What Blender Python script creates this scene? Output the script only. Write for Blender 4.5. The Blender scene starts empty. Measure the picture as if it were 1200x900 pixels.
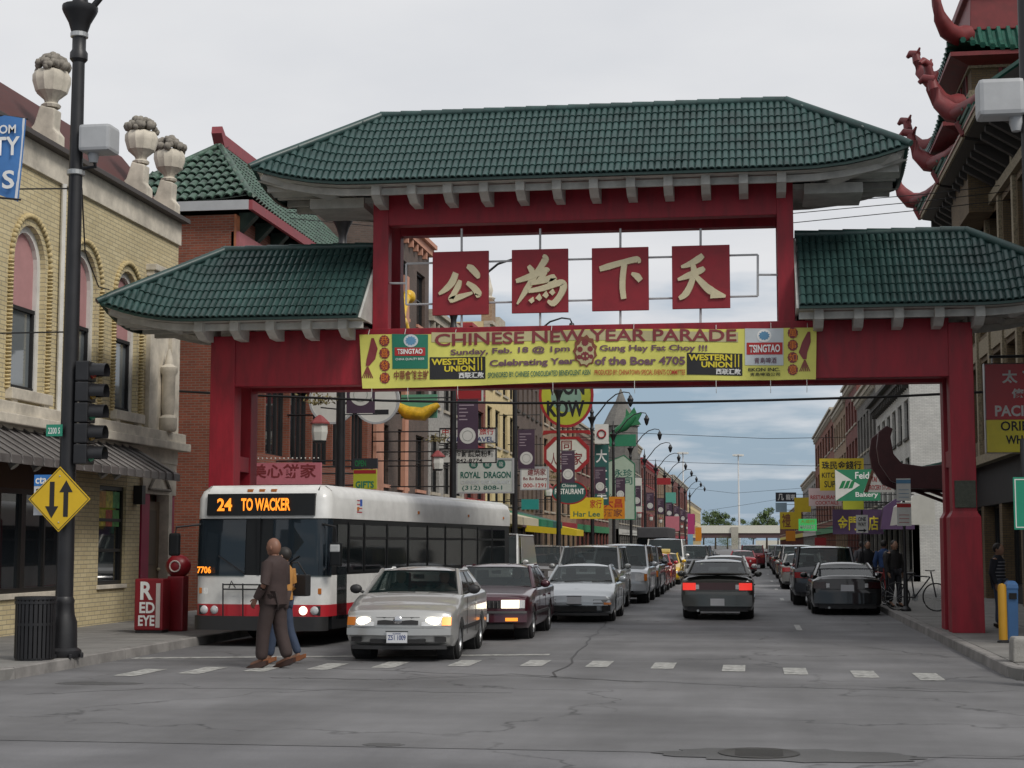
import bpy, bmesh, math, random
from math import radians as R, sin, cos, pi, sqrt, atan, atan2, tan
from mathutils import Vector, Matrix
random.seed(7)
S = bpy.context.scene
COL = S.collection
# ------------------------------------------------------------------ camera
FPX, VPX, VPY, EYE = 1900.0, 880.0, 638.0, 1.75
PITCH = atan((VPY-450)/FPX)
YAW = atan((VPX-600)/FPX*cos(PITCH))
cd = bpy.data.cameras.new('camera')
cd.sensor_width = 36; cd.lens = 36*FPX/1200; cd.clip_start = .1; cd.clip_end = 6000
cam = bpy.data.objects.new('camera', cd); COL.objects.link(cam)
cam.location = (0, 0, EYE); cam.rotation_euler = (pi/2+PITCH, 0, YAW)
S.camera = cam
# ------------------------------------------------------------------ world: high overcast that breaks up towards the horizon
SUN_EL, SUN_AZ = R(46), R(128)          # azimuth measured from +Y (down the street) towards +X
w = bpy.data.worlds.new('World'); S.world = w; w.use_nodes = True
nt = w.node_tree; nt.nodes.clear()
def N(t, **k):
    n = nt.nodes.new(t)
    for a, b in k.items(): setattr(n, a, b)
    return n
def L(a, b): nt.links.new(a, b)
def MATH(op, a, b=None, clamp=False):
    m = N('ShaderNodeMath', operation=op); m.use_clamp = clamp
    for i, q in enumerate((a, b)):
        if q is None: continue
        if isinstance(q, (int, float)): m.inputs[i].default_value = q
        else: L(q, m.inputs[i])
    return m.outputs[0]
def RAMP(fac, stops):
    r = N('ShaderNodeValToRGB'); L(fac, r.inputs[0])
    e = r.color_ramp.elements
    while len(e) < len(stops): e.new(.5)
    for q, (p, c) in zip(e, stops): q.position = p; q.color = tuple(c)+(1,)
    return r.outputs[0]
sky = N('ShaderNodeTexSky', sky_type='NISHITA', sun_disc=False, sun_elevation=SUN_EL, sun_rotation=SUN_AZ, dust_density=2.0, air_density=1.2)
tc = N('ShaderNodeTexCoord'); sx = N('ShaderNodeSeparateXYZ'); L(tc.outputs['Generated'], sx.inputs[0])
den = MATH('ADD', MATH('MAXIMUM', sx.outputs[2], 0.0), .10)
cx = N('ShaderNodeCombineXYZ'); L(MATH('DIVIDE', sx.outputs[0], den), cx.inputs[0]); L(MATH('DIVIDE', sx.outputs[1], den), cx.inputs[1])
n1 = N('ShaderNodeTexNoise'); n1.inputs['Scale'].default_value = .55; n1.inputs['Detail'].default_value = 7; n1.inputs['Roughness'].default_value = .55; L(cx.outputs[0], n1.inputs['Vector'])
n2 = N('ShaderNodeTexNoise'); n2.inputs['Scale'].default_value = 1.3; n2.inputs['Detail'].default_value = 5; L(cx.outputs[0], n2.inputs['Vector'])
cov = MATH('ADD', MATH('MULTIPLY', sx.outputs[2], 4.2), MATH('MULTIPLY', MATH('SUBTRACT', n1.outputs['Fac'], .53), 2.4))
mask = RAMP(cov, [(.18, (0, 0, 0)), (.52, (1, 1, 1))])
cl = RAMP(n2.outputs['Fac'], [(.25, (6.5, 6.7, 7.1)), (.7, (8.0, 8.05, 8.2))])
mul = N('ShaderNodeMix', data_type='RGBA', blend_type='MULTIPLY'); mul.inputs[0].default_value = 1
L(sky.outputs[0], mul.inputs[6]); mul.inputs[7].default_value = (.82, .84, .86, 1)
# thin grey cloud veil over the clear strip
veil = N('ShaderNodeMix', data_type='RGBA'); veil.inputs[0].default_value = .8
L(mul.outputs[2], veil.inputs[6]); veil.inputs[7].default_value = (3.3, 4.4, 5.6, 1)
mx = N('ShaderNodeMix', data_type='RGBA'); L(mask, mx.inputs[0]); L(veil.outputs[2], mx.inputs[6]); L(cl, mx.inputs[7])
bg = N('ShaderNodeBackground'); bg.inputs[1].default_value = .1; L(mx.outputs[2], bg.inputs[0])
wo = N('ShaderNodeOutputWorld'); L(bg.outputs[0], wo.inputs[0])
sd = bpy.data.lights.new('sun', 'SUN'); sd.energy = 2.2; sd.angle = R(20); sd.color = (1, .95, .88)
so = bpy.data.objects.new('sun', sd); COL.objects.link(so)
dv = Vector((sin(SUN_AZ)*cos(SUN_EL), cos(SUN_AZ)*cos(SUN_EL), sin(SUN_EL)))
so.rotation_euler = dv.to_track_quat('Z', 'Y').to_euler(); so.location = (0, 0, 40)
vs = S.view_settings; vs.view_transform = 'Standard'; vs.look = 'None'; vs.exposure = 0; vs.gamma = 1; vs.use_curve_mapping = False
S.render.engine = 'CYCLES'; S.cycles.max_bounces = 6; S.cycles.transparent_max_bounces = 12; S.cycles.use_denoising = True
try: S.cycles.denoiser = 'OPENIMAGEDENOISE'
except Exception: pass
# ------------------------------------------------------------------ pixel -> world (a direction only; depth from what is touched)
_f = Vector((-sin(YAW)*cos(PITCH), cos(YAW)*cos(PITCH), sin(PITCH))); _r = Vector((cos(YAW), sin(YAW), 0)); _u = _r.cross(_f)
def ray(px, py): return _f+_r*((px-600)/FPX)+_u*((450-py)/FPX)
C0 = Vector((0, 0, EYE))
def PY(px, py, Y): d = ray(px, py); return C0+d*(Y/d.y)
def PX(px, py, X): d = ray(px, py); return C0+d*(X/d.x)
def PG(px, py, z=0): d = ray(px, py); return C0+d*((z-EYE)/d.z)
# ------------------------------------------------------------------ materials
_M = {}
def mat(name, col, rough=.6, metal=0, var=.12, scale=3.0, bump=0.0, bscale=40, emit=0, spec=.5, coat=0, stretch=None, dirt=0.0):
    if name in _M: return _M[name]
    m = bpy.data.materials.new(name); m.use_nodes = True; _M[name] = m
    t = m.node_tree; b = t.nodes['Principled BSDF']
    b.inputs['Roughness'].default_value = rough; b.inputs['Metallic'].default_value = metal
    b.inputs['Specular IOR Level'].default_value = spec; b.inputs['Coat Weight'].default_value = coat
    b.inputs['Coat Roughness'].default_value = .06
    c = tuple(col)+(1,)
    if emit:
        b.inputs['Emission Color'].default_value = c; b.inputs['Emission Strength'].default_value = emit
    tcn = t.nodes.new('ShaderNodeTexCoord'); vec = tcn.outputs['Object']
    if stretch:
        mp = t.nodes.new('ShaderNodeMapping'); mp.inputs['Scale'].default_value = stretch; t.links.new(vec, mp.inputs[0]); vec = mp.outputs[0]
    if var:
        n = t.nodes.new('ShaderNodeTexNoise'); n.inputs['Scale'].default_value = scale; n.inputs['Detail'].default_value = 6; n.inputs['Roughness'].default_value = .65
        t.links.new(vec, n.inputs['Vector'])
        r = t.nodes.new('ShaderNodeValToRGB'); t.links.new(n.outputs['Fac'], r.inputs[0])
        lo = tuple(max(0, x*(1-var*1.3-dirt)) for x in col)+(1,); hi = tuple(min(1, x*(1+var)) for x in col)+(1,)
        r.color_ramp.elements[0].position = .28; r.color_ramp.elements[0].color = lo
        r.color_ramp.elements[1].position = .68; r.color_ramp.elements[1].color = hi
        t.links.new(r.outputs[0], b.inputs['Base Color'])
        rr = t.nodes.new('ShaderNodeMath'); rr.operation = 'MULTIPLY_ADD'; rr.inputs[1].default_value = .25*rough; rr.inputs[2].default_value = rough*.87
        t.links.new(n.outputs['Fac'], rr.inputs[0]); t.links.new(rr.outputs[0], b.inputs['Roughness'])
    else: b.inputs['Base Color'].default_value = c
    if bump:
        n = t.nodes.new('ShaderNodeTexNoise'); n.inputs['Scale'].default_value = bscale; n.inputs['Detail'].default_value = 4; t.links.new(vec, n.inputs['Vector'])
        bp = t.nodes.new('ShaderNodeBump'); bp.inputs['Strength'].default_value = bump; bp.inputs['Distance'].default_value = .02
        t.links.new(n.outputs['Fac'], bp.inputs['Height']); t.links.new(bp.outputs[0], b.inputs['Normal'])
    return m
def brick(name, c1, c2, mortar, axis='x', bw=.21, bh=.067, rough=.85, grime=.35):
    if name in _M: return _M[name]
    m = bpy.data.materials.new(name); m.use_nodes = True; _M[name] = m
    t = m.node_tree; b = t.nodes['Principled BSDF']; b.inputs['Roughness'].default_value = rough
    tcn = t.nodes.new('ShaderNodeTexCoord'); sp = t.nodes.new('ShaderNodeSeparateXYZ'); t.links.new(tcn.outputs['Object'], sp.inputs[0])
    ad = t.nodes.new('ShaderNodeMath'); t.links.new(sp.outputs[0], ad.inputs[0]); t.links.new(sp.outputs[1], ad.inputs[1])
    cb = t.nodes.new('ShaderNodeCombineXYZ'); t.links.new(ad.outputs[0], cb.inputs[0]); t.links.new(sp.outputs[2], cb.inputs[1])
    bt = t.nodes.new('ShaderNodeTexBrick'); t.links.new(cb.outputs[0], bt.inputs['Vector'])
    bt.inputs['Scale'].default_value = 1; bt.inputs['Brick Width'].default_value = bw; bt.inputs['Row Height'].default_value = bh
    bt.inputs['Mortar Size'].default_value = .008; bt.inputs['Color1'].default_value = tuple(c1)+(1,); bt.inputs['Color2'].default_value = tuple(c2)+(1,); bt.inputs['Mortar'].default_value = tuple(mortar)+(1,)
    n = t.nodes.new('ShaderNodeTexNoise'); n.inputs['Scale'].default_value = .9; n.inputs['Detail'].default_value = 8; n.inputs['Roughness'].default_value = .7; t.links.new(tcn.outputs['Object'], n.inputs['Vector'])
    r = t.nodes.new('ShaderNodeValToRGB'); t.links.new(n.outputs['Fac'], r.inputs[0]); r.color_ramp.elements[0].position = .3; r.color_ramp.elements[1].position = .62
    g = 1-grime; r.color_ramp.elements[0].color = (g, g, g, 1)
    mm = t.nodes.new('ShaderNodeMix'); mm.data_type = 'RGBA'; mm.blend_type = 'MULTIPLY'; mm.inputs[0].default_value = 1
    t.links.new(bt.outputs['Color'], mm.inputs[6]); t.links.new(r.outputs[0], mm.inputs[7]); t.links.new(mm.outputs[2], b.inputs['Base Color'])
    bp = t.nodes.new('ShaderNodeBump'); bp.inputs['Strength'].default_value = .5; bp.inputs['Distance'].default_value = .01; bp.invert = True
    t.links.new(bt.outputs['Fac'], bp.inputs['Height']); t.links.new(bp.outputs[0], b.inputs['Normal'])
    return m
def glassmat(name, tint=(.02, .025, .03), mixf=.5, rough=.04, ior=1.55):
    if name in _M: return _M[name]
    m = bpy.data.materials.new(name); m.use_nodes = True; _M[name] = m
    t = m.node_tree; b = t.nodes['Principled BSDF']; b.inputs['Base Color'].default_value = tuple(tint)+(1,); b.inputs['Roughness'].default_value = rough
    b.inputs['Specular IOR Level'].default_value = .6; b.inputs['IOR'].default_value = ior
    if mixf > 0:
        tr = t.nodes.new('ShaderNodeBsdfTransparent'); tr.inputs[0].default_value = (.75, .82, .8, 1); mxn = t.nodes.new('ShaderNodeMixShader'); mxn.inputs[0].default_value = 1-mixf
        t.links.new(tr.outputs[0], mxn.inputs[1]); t.links.new(b.outputs[0], mxn.inputs[2]); t.links.new(mxn.outputs[0], t.nodes['Material Output'].inputs[0])
    return m
def asphalt(name, base, crack=True, patch=.33):
    m = bpy.data.materials.new(name); m.use_nodes = True; _M[name] = m
    t = m.node_tree; b = t.nodes['Principled BSDF']; b.inputs['Specular IOR Level'].default_value = .35
    tcn = t.nodes.new('ShaderNodeTexCoord'); v = tcn.outputs['Object']
    def noise(sc, det=6, vec=v, ro=.6):
        n = t.nodes.new('ShaderNodeTexNoise'); n.inputs['Scale'].default_value = sc; n.inputs['Detail'].default_value = det; n.inputs['Roughness'].default_value = ro; t.links.new(vec, n.inputs['Vector']); return n.outputs['Fac']
    def ramp(f, p0, c0, p1, c1):
        r = t.nodes.new('ShaderNodeValToRGB'); t.links.new(f, r.inputs[0]); e = r.color_ramp.elements; e[0].position = p0; e[1].position = p1; e[0].color = (c0,)*3+(1,); e[1].color = (c1,)*3+(1,); return r.outputs[0]
    def mul(a, bb):
        q = t.nodes.new('ShaderNodeMix'); q.data_type = 'RGBA'; q.blend_type = 'MULTIPLY'; q.inputs[0].default_value = 1; t.links.new(a, q.inputs[6])
        if isinstance(bb, tuple): q.inputs[7].default_value = bb
        else: t.links.new(bb, q.inputs[7])
        return q.outputs[2]
    mp = t.nodes.new('ShaderNodeMapping'); mp.inputs['Scale'].default_value = (1, .12, 1); t.links.new(v, mp.inputs[0])
    mp2 = t.nodes.new('ShaderNodeMapping'); mp2.inputs['Scale'].default_value = (.08, 1, 1); t.links.new(v, mp2.inputs[0])
    c = mul(ramp(noise(.35), .3, 1-patch, .65, 1.08), ramp(noise(140, 3), .25, .72, .75, 1.25))
    c = mul(c, ramp(noise(.8, 5, mp.outputs[0]), .35, .84, .62, 1.06))
    c = mul(c, ramp(noise(.7, 5, mp2.outputs[0]), .38, .86, .6, 1.05))
    if crack:
        vo = t.nodes.new('ShaderNodeTexVoronoi'); vo.feature = 'DISTANCE_TO_EDGE'; vo.inputs['Scale'].default_value = .23
        wv = t.nodes.new('ShaderNodeVectorMath'); wv.operation = 'ADD'
        nz = t.nodes.new('ShaderNodeTexNoise'); nz.inputs['Scale'].default_value = 1.1; nz.inputs['Detail'].default_value = 6; t.links.new(v, nz.inputs['Vector'])
        sc = t.nodes.new('ShaderNodeVectorMath'); sc.operation = 'SCALE'; sc.inputs['Scale'].default_value = 1.6; t.links.new(nz.outputs['Color'], sc.inputs[0])
        t.links.new(v, wv.inputs[0]); t.links.new(sc.outputs[0], wv.inputs[1]); t.links.new(wv.outputs[0], vo.inputs['Vector'])
        k = ramp(vo.outputs['Distance'], .0, .45, .011, 1.0)
        k2 = ramp(noise(.5, 3), .38, 0, .55, 1)
        q = t.nodes.new('ShaderNodeMix'); q.data_type = 'RGBA'; t.links.new(k2, q.inputs[0]); t.links.new(k, q.inputs[7]); q.inputs[6].default_value = (1, 1, 1, 1)
        c = mul(c, q.outputs[2])
    t.links.new(mul(c, tuple(base)+(1,)), b.inputs['Base Color'])
    t.links.new(ramp(noise(.5), .3, .62, .7, .85), b.inputs['Roughness'])
    bp = t.nodes.new('ShaderNodeBump'); bp.inputs['Strength'].default_value = .25; bp.inputs['Distance'].default_value = .01; t.links.new(noise(120, 3), bp.inputs['Height']); t.links.new(bp.outputs[0], b.inputs['Normal'])
    return m
# ------------------------------------------------------------------ mesh helpers
def finish(me, smooth=None):
    bm = bmesh.new(); bm.from_mesh(me); bmesh.ops.recalc_face_normals(bm, faces=bm.faces); bm.to_mesh(me); bm.free()
    if smooth:
        me.polygons.foreach_set('use_smooth', [True]*len(me.polygons)); me.set_sharp_from_angle(angle=R(smooth))
class MB:
    def __init__(s): s.v = []; s.f = []
    def add(s, vs, fs):
        o = len(s.v); s.v += [tuple(q) for q in vs]; s.f += [tuple(i+o for i in q) for q in fs]; return s
    def box(s, x0, y0, z0, x1, y1, z1):
        x0, x1 = min(x0, x1), max(x0, x1); y0, y1 = min(y0, y1), max(y0, y1); z0, z1 = min(z0, z1), max(z0, z1)
        return s.add([(x0, y0, z0), (x1, y0, z0), (x1, y1, z0), (x0, y1, z0), (x0, y0, z1), (x1, y0, z1), (x1, y1, z1), (x0, y1, z1)],
                     [(3, 2, 1, 0), (4, 5, 6, 7), (0, 1, 5, 4), (1, 2, 6, 5), (2, 3, 7, 6), (3, 0, 4, 7)])
    def cbox(s, c, d): return s.box(c[0]-d[0]/2, c[1]-d[1]/2, c[2]-d[2]/2, c[0]+d[0]/2, c[1]+d[1]/2, c[2]+d[2]/2)
    def prism(s, pts, ax, a, b):
        def P(p, q): return {'x': (q, p[0], p[1]), 'y': (p[0], q, p[1]), 'z': (p[0], p[1], q)}[ax]
        n = len(pts)
        return s.add([P(p, a) for p in pts]+[P(p, b) for p in pts], [tuple(range(n))[::-1], tuple(range(n, 2*n))]+[(i, (i+1) % n, n+(i+1) % n, n+i) for i in range(n)])
    def loft(s, rings, caps=True, closed=True):
        n = len(rings[0]); vs = [p for r in rings for p in r]; fs = []
        for i in range(len(rings)-1):
            for j in range(n if closed else n-1):
                k = (j+1) % n; fs.append((i*n+j, i*n+k, (i+1)*n+k, (i+1)*n+j))
        if caps: fs += [tuple(range(n))[::-1], tuple((len(rings)-1)*n+j for j in range(n))]
        return s.add(vs, fs)
    def tube(s, path, rad, n=8, caps=True, flat=1.0):
        path = [Vector(p) for p in path]; rings = []
        if not isinstance(rad, (list, tuple)): rad = [rad]*len(path)
        for i, p in enumerate(path):
            d = (path[min(i+1, len(path)-1)]-path[max(i-1, 0)]).normalized()
            a = Vector((0, 0, 1)) if abs(d.z) < .9 else Vector((0, 1, 0))
            e = d.cross(a).normalized(); g = d.cross(e)
            rings.append([p+(e*cos(2*pi*k/n)+g*sin(2*pi*k/n)*flat)*rad[i] for k in range(n)])
        return s.loft(rings, caps)
    def lathe(s, prof, c=(0, 0, 0), n=16, axis='z', flute=0):
        rings = []
        for r, z in prof:
            rg = []
            for k in range(n):
                rr = r*(1+flute*(k % 2)); a = 2*pi*k/n
                p = {'z': (rr*cos(a), rr*sin(a), z), 'y': (rr*cos(a), z, rr*sin(a)), 'x': (z, rr*cos(a), rr*sin(a))}[axis]
                rg.append((c[0]+p[0], c[1]+p[1], c[2]+p[2]))
            rings.append(rg)
        return s.loft(rings)
    def ball(s, c, r, n=10, m=7):
        r = r if isinstance(r, (tuple, list)) else (r, r, r)
        return s.loft([[(c[0]+r[0]*sin(pi*(i+.02)/(m+.04))*cos(2*pi*k/n), c[1]+r[1]*sin(pi*(i+.02)/(m+.04))*sin(2*pi*k/n), c[2]-r[2]*cos(pi*(i+.02)/(m+.04))) for k in range(n)] for i in range(m+1)])
    def mesh(s, name, smooth=None, bevel=0):
        me = bpy.data.meshes.new(name); me.from_pydata(s.v, [], s.f)
        bm = bmesh.new(); bm.from_mesh(me); bmesh.ops.recalc_face_normals(bm, faces=bm.faces)
        if bevel: bmesh.ops.bevel(bm, geom=list(bm.edges), offset=bevel, segments=2, profile=.6, affect='EDGES', clamp_overlap=True)
        bm.to_mesh(me); bm.free()
        if smooth:
            me.polygons.foreach_set('use_smooth', [True]*len(me.polygons)); me.set_sharp_from_angle(angle=R(smooth))
        return me
    def build(s, name, m, parent=None, smooth=None, bevel=0, loc=None, rot=None, kind=None):
        return link(name, s.mesh(name, smooth, bevel), m, parent, loc, rot, kind)
def link(name, me, m, parent=None, loc=None, rot=None, kind=None):
    o = bpy.data.objects.new(name, me); COL.objects.link(o)
    if m is not None and not me.materials: me.materials.append(m)
    if parent is not None: o.parent = parent
    if loc is not None: o.location = loc
    if rot is not None: o.rotation_euler = rot
    if kind: o['kind'] = kind
    return o
def tag(o, label, cat=None, group=None, kind=None):
    o['label'] = label
    if cat: o['category'] = cat
    if group: o['group'] = group
    if kind: o['kind'] = kind
    return o
def thing(name, label, cat, loc=(0, 0, 0), rz=0, group=None):
    o = bpy.data.objects.new(name, None); COL.objects.link(o); o.location = loc; o.rotation_euler = (0, 0, rz); o.empty_display_size = .2
    return tag(o, label, cat, group)
def copytree(o, parent=None):
    c = o.copy(); COL.objects.link(c); c.parent = parent
    for ch in list(o.children): copytree(ch, c)
    return c
_T = {}
SIDE = bpy.data.scenes.new('workshop')       # small side scene so single objects evaluate quickly; removed at the end
def evaluate(o):
    SIDE.collection.objects.link(o); vl = SIDE.view_layers[0]; vl.update()
    me = bpy.data.meshes.new_from_object(o.evaluated_get(vl.depsgraph)); bpy.data.objects.remove(o); return me
def textmesh(s, bold=0.0, ext=.0):
    k = (s, bold, ext)
    if k not in _T:
        c = bpy.data.curves.new('lettering', 'FONT'); c.body = s; c.size = 1; c.offset = bold; c.extrude = ext; c.resolution_u = 3; c.align_x = 'LEFT'
        o = bpy.data.objects.new('lettering', c); me = evaluate(o); me.name = 'lettering'; bpy.data.curves.remove(c)
        xs = [v.co.x for v in me.vertices]; ys = [v.co.y for v in me.vertices]
        _T[k] = (me, min(xs), max(xs), min(ys), max(ys))
    return _T[k]
def text(s, m, parent, x0, x1, z0, z1, y, bold=.0, shear=0, side='y', name='lettering'):
    """lettering filling x0..x1, z0..z1 on the plane y, facing -Y (side 'y') or on x=y facing +X ('x') / -X ('-x')."""
    me0, a, b, c, d = textmesh(s, bold); me = me0.copy(); me.materials.clear()
    sxx = (x1-x0)/(b-a); szz = (z1-z0)/(d-c)
    for v in me.vertices:
        X = x0+(v.co.x-a)*sxx; Z = z0+(v.co.y-c)*szz; X += shear*(Z-z0)
        v.co = (X, y, Z) if side == 'y' else (y, X, Z) if side == 'x' else (y, x0+x1-X, Z)
    return link(name, me, m, parent)
def grid_wall(mb, u0, u1, z0, z1, holes, place, depth):
    """wall sheet with rectangular holes and reveals; place(u, z, d) -> point, d into the wall."""
    us = sorted({u0, u1}|{h[0] for h in holes}|{h[1] for h in holes}); zs = sorted({z0, z1}|{h[2] for h in holes}|{h[3] for h in holes})
    for i in range(len(us)-1):
        for j in range(len(zs)-1):
            uc, zc = (us[i]+us[i+1])/2, (zs[j]+zs[j+1])/2
            if any(h[0] < uc < h[1] and h[2] < zc < h[3] for h in holes): continue
            mb.add([place(us[i], zs[j], 0), place(us[i+1], zs[j], 0), place(us[i+1], zs[j+1], 0), place(us[i], zs[j+1], 0)], [(0, 1, 2, 3)])
    for h in holes:
        c = [(h[0], h[2]), (h[1], h[2]), (h[1], h[3]), (h[0], h[3])]
        for k in range(4):
            a, b = c[k], c[(k+1) % 4]
            mb.add([place(*a, 0), place(*b, 0), place(*b, depth), place(*a, depth)], [(0, 1, 2, 3)])
# palette
WHITE = mat('white_paint', (.66, .66, .63), .55, var=.08, dirt=.1)
BLACK = mat('black_metal', (.012, .012, .014), .45, var=.3)
GREY = mat('grey_metal', (.38, .39, .4), .5, var=.08)
GATE_RED = mat('gate_red', (.27, .006, .018), .55, var=.14, scale=2.0, dirt=.22, bump=.12, bscale=6, stretch=(2.2, 2.2, .5))
TILE_G = mat('tile_green', (.023, .056, .052), .42, var=.35, scale=2.2, coat=.0)
STONE = mat('cream_stone', (.6, .55, .46), .8, var=.16, scale=2, dirt=.2, bump=.15)
SOFFIT = mat('soffit_white', (.5, .5, .47), .7, var=.12, scale=3, dirt=.15)
CONC = mat('pavement_concrete', (.19, .185, .175), .9, var=.15, scale=1.4, dirt=.12, bump=.2, bscale=60)
GLASS = glassmat('window_glass', (.012, .015, .018), 0, .03, 1.9)
CGLASS = glassmat('car_glass', (.006, .014, .015), .4)
DARK = mat('dark_interior', (.012, .012, .013), .8, var=.2)
RUB = mat('tyre_rubber', (.014, .014, .014), .75, var=.2)
RIM = mat('rim_alloy', (.42, .43, .44), .35, metal=.8, var=.1)
STEEL = mat('galvanised_steel', (.42, .43, .43), .4, metal=.6, var=.1)
GOLD = mat('pale_gold', (.62, .55, .36), .5, var=.1)
def flat(n, c, r=.55, **k): return mat('paint_'+n, c, r, var=k.pop('var', .06), **k)
# ------------------------------------------------------------------ ground, road, pavements
XL, XR, BL, BR = -9.55, 3.35, -13.0, 7.0        # kerbs and building lines
MB().box(-900, -60, -.6, 900, 2600, -.03).build('ground', asphalt('ground_asphalt', (.12, .12, .12), False), kind='structure')
road = MB().add([(XL-.02, 14, 0), (XR+.02, 14, 0), (XR+.02, 900, 0), (XL-.02, 900, 0)], [(0, 1, 2, 3)]).build('road', asphalt('road_asphalt', (.165, .165, .17)), kind='structure')
cross = MB().add([(-80, -30, -.004), (80, -30, -.004), (80, 22, -.004), (-80, 22, -.004)], [(0, 1, 2, 3)]).build('cross_street', asphalt('cross_asphalt', (.175, .175, .183)), kind='structure')
PAINT = mat('road_paint', (.4, .4, .38), .7, var=.4, scale=7, dirt=.4)
bar = MB().add([(-.16, -.6, 0), (.16, -.6, 0), (.16, .6, 0), (-.16, .6, 0)], [(0, 1, 2, 3)]).mesh('crosswalk_bar')
for px, py in [(165, 788), (238, 785.5), (312, 783), (384, 781), (458, 779), (545, 777), (628, 777), (703, 778), (778, 780), (860, 783), (932, 786.5), (1013, 790), (1088, 793)]:
    p = PG(px, py, .004); link('crosswalk_bar', bar, PAINT, road, (p.x, p.y, .006))
a, b = PG(190, 772), PG(645, 767.5)
MB().add([(XL+.1, a.y-.12, .005), (-3.2, b.y-.12, .005), (-3.2, b.y+.16, .005), (XL+.1, a.y+.16, .005)], [(0, 1, 2, 3)]).build('stop_line', PAINT, road)
for Y in (34, 52, 64, 78, 96): MB().add([(.9, Y, .005), (1.02, Y, .005), (1.02, Y+2.2, .005), (.9, Y+2.2, .005)], [(0, 1, 2, 3)]).build('lane_dash', PAINT, road)
# worn patch with a manhole in the foreground
p = PG(925, 885)
rnd = random.Random(3)
pts = []
for k in range(34):
    a_ = 2*pi*k/34; rr = 1+rnd.uniform(-.14, .14); pts.append((p.x+1.05*rr*cos(a_), p.y+.42*rr*sin(a_)))
MB().prism(pts, 'z', .0005, .004).build('asphalt_patch', asphalt('patch_asphalt', (.1, .1, .101)), cross)
mh = MB().lathe([(.0, .004), (.34, .004), (.34, .012), (.31, .014), (.3, .009), (0, .009)], (p.x-.25, p.y+.05, 0), 28)
for k in range(-3, 4): mh.box(p.x-.25-.2, p.y+.05+k*.07-.012, .009, p.x-.25+.2, p.y+.05+k*.07+.012, .0125)
tag(mh.build('manhole_cover', mat('cast_iron', (.06, .058, .055), .6, metal=.5), smooth=40), 'round iron manhole cover in the dark patch of the foreground road', 'manhole cover')
def blob(cx, cy, rx, ry, name):
    q = [(cx+rx*(1+rnd.uniform(-.25, .25))*cos(2*pi*k/22), cy+ry*(1+rnd.uniform(-.25, .25))*sin(2*pi*k/22)) for k in range(22)]
    MB().prism(q, 'z', .0005, .0035).build(name, _M['patch_asphalt'], cross)
q = PG(450, 873); blob(q.x, q.y, .16, .12, 'asphalt_patch'); q = PG(115, 801); blob(q.x, q.y, .5, .25, 'asphalt_patch')
def tarline(pts2, wd=.03):
    m = MB(); pr = []
    for i in range(len(pts2)-1):
        (x0, y0), (x1, y1) = pts2[i], pts2[i+1]; n = 14
        for k in range(n): t = k/n; pr.append((x0+(x1-x0)*t+rnd.gauss(0, .05), y0+(y1-y0)*t+rnd.gauss(0, .05)))
    d = (Vector(pts2[-1])-Vector(pts2[0])).normalized(); nx, ny = -d.y, d.x
    m.loft([[(x+nx*wd*.5*s_, y+ny*wd*.5*s_, .0045) for s_ in (-1, 1)] for x, y in pr], caps=False, closed=False)
    m.build('tar_seam', mat('tar', (.03, .03, .031), .6), road)
def gp(a, b): q = PG(a, b); return (q.x, q.y)
tarline([gp(320, 794), gp(450, 797), gp(600, 790), gp(760, 800)]); tarline([gp(380, 783), gp(900, 805), gp(1150, 812)], .025); tarline([gp(735, 690), gp(700, 740), gp(640, 800)], .03)
tarline([gp(600, 812), gp(200, 806), gp(20, 815)], .02); tarline([gp(850, 745), gp(1000, 757), gp(1110, 770)], .02)
# pavements: a bed with separate slabs and kerbstones; rounded corners at the crossing
KERB = mat('kerb_concrete', (.22, .21, .2), .9, var=.2, scale=2, dirt=.2, bump=.2)
slab_me = {}
def pavement(name, xk, xb, sgn, yc, rad, label):
    """xk kerb line, xb building line, sgn outward (+1 right side)."""
    xo = xb+sgn*60; ring = [(xk, 420)]
    for k in range(9):
        t = k/8*pi/2; ring.append((xk+sgn*rad*(1-cos(t)), yc-rad*sin(t)))
    ring += [(xo, yc-rad), (xo, yc+3.4), (xb+sgn*.6, yc+3.4), (xb+sgn*.6, 420)]
    o = MB().prism(ring, 'z', -.02, .135).build(name, CONC); o['kind'] = 'structure'
    rk = random.Random(hash(name) % 99)
    path = [(xk, y) for y in [yc+1.9*i for i in range(34)]][::-1]
    path += [(xk+sgn*rad*(1-cos(t)), yc-rad*sin(t)) for t in [pi/2*k/4 for k in range(1, 5)]]
    path += [(xk+sgn*(rad+1.9*k), yc-rad) for k in range(1, 8)]
    for i in range(len(path)-1):
        a, b = Vector(path[i]), Vector(path[i+1]); d = (b-a).normalized(); n_ = Vector((d.y, -d.x))*(1 if sgn < 0 else -1); g = d*.008
        n_ = Vector((-d.y, d.x))*(1 if sgn > 0 else -1); h = .15+rk.uniform(-.004, .004)
        a2, b2 = a+g, b-g; w_ = .16
        MB().loft([[(*(q-n_*.012), -.01), (*(q-n_*.0), h-.015), (*(q+n_*.02), h), (*(q+n_*w_), h), (*(q+n_*w_), -.01)] for q in (a2, b2)]).build('kerbstone', KERB, o)
    x = xk+sgn*.18; nx = 2; wdt = (abs(xb-xk)-.2)/nx
    me = MB().box(-wdt/2+.007, -.74, .10, wdt/2-.007, .74, .146).mesh('paving_slab', bevel=.006)
    for i in range(nx):
        y = yc+.75
        while y < yc+44:
            link('paving_slab', me, CONC, o, (x+sgn*wdt*(i+.5), y, rk.uniform(-.002, .003)), (rk.uniform(-.003, .003), rk.uniform(-.003, .003), 0)); y += 1.5
    return o
pavement('pavement_left', XL, BL, -1, 20.3, 1.2, '')
pavement('pavement_right', XR, BR, 1, 22.6, 1.6, '')
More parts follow.
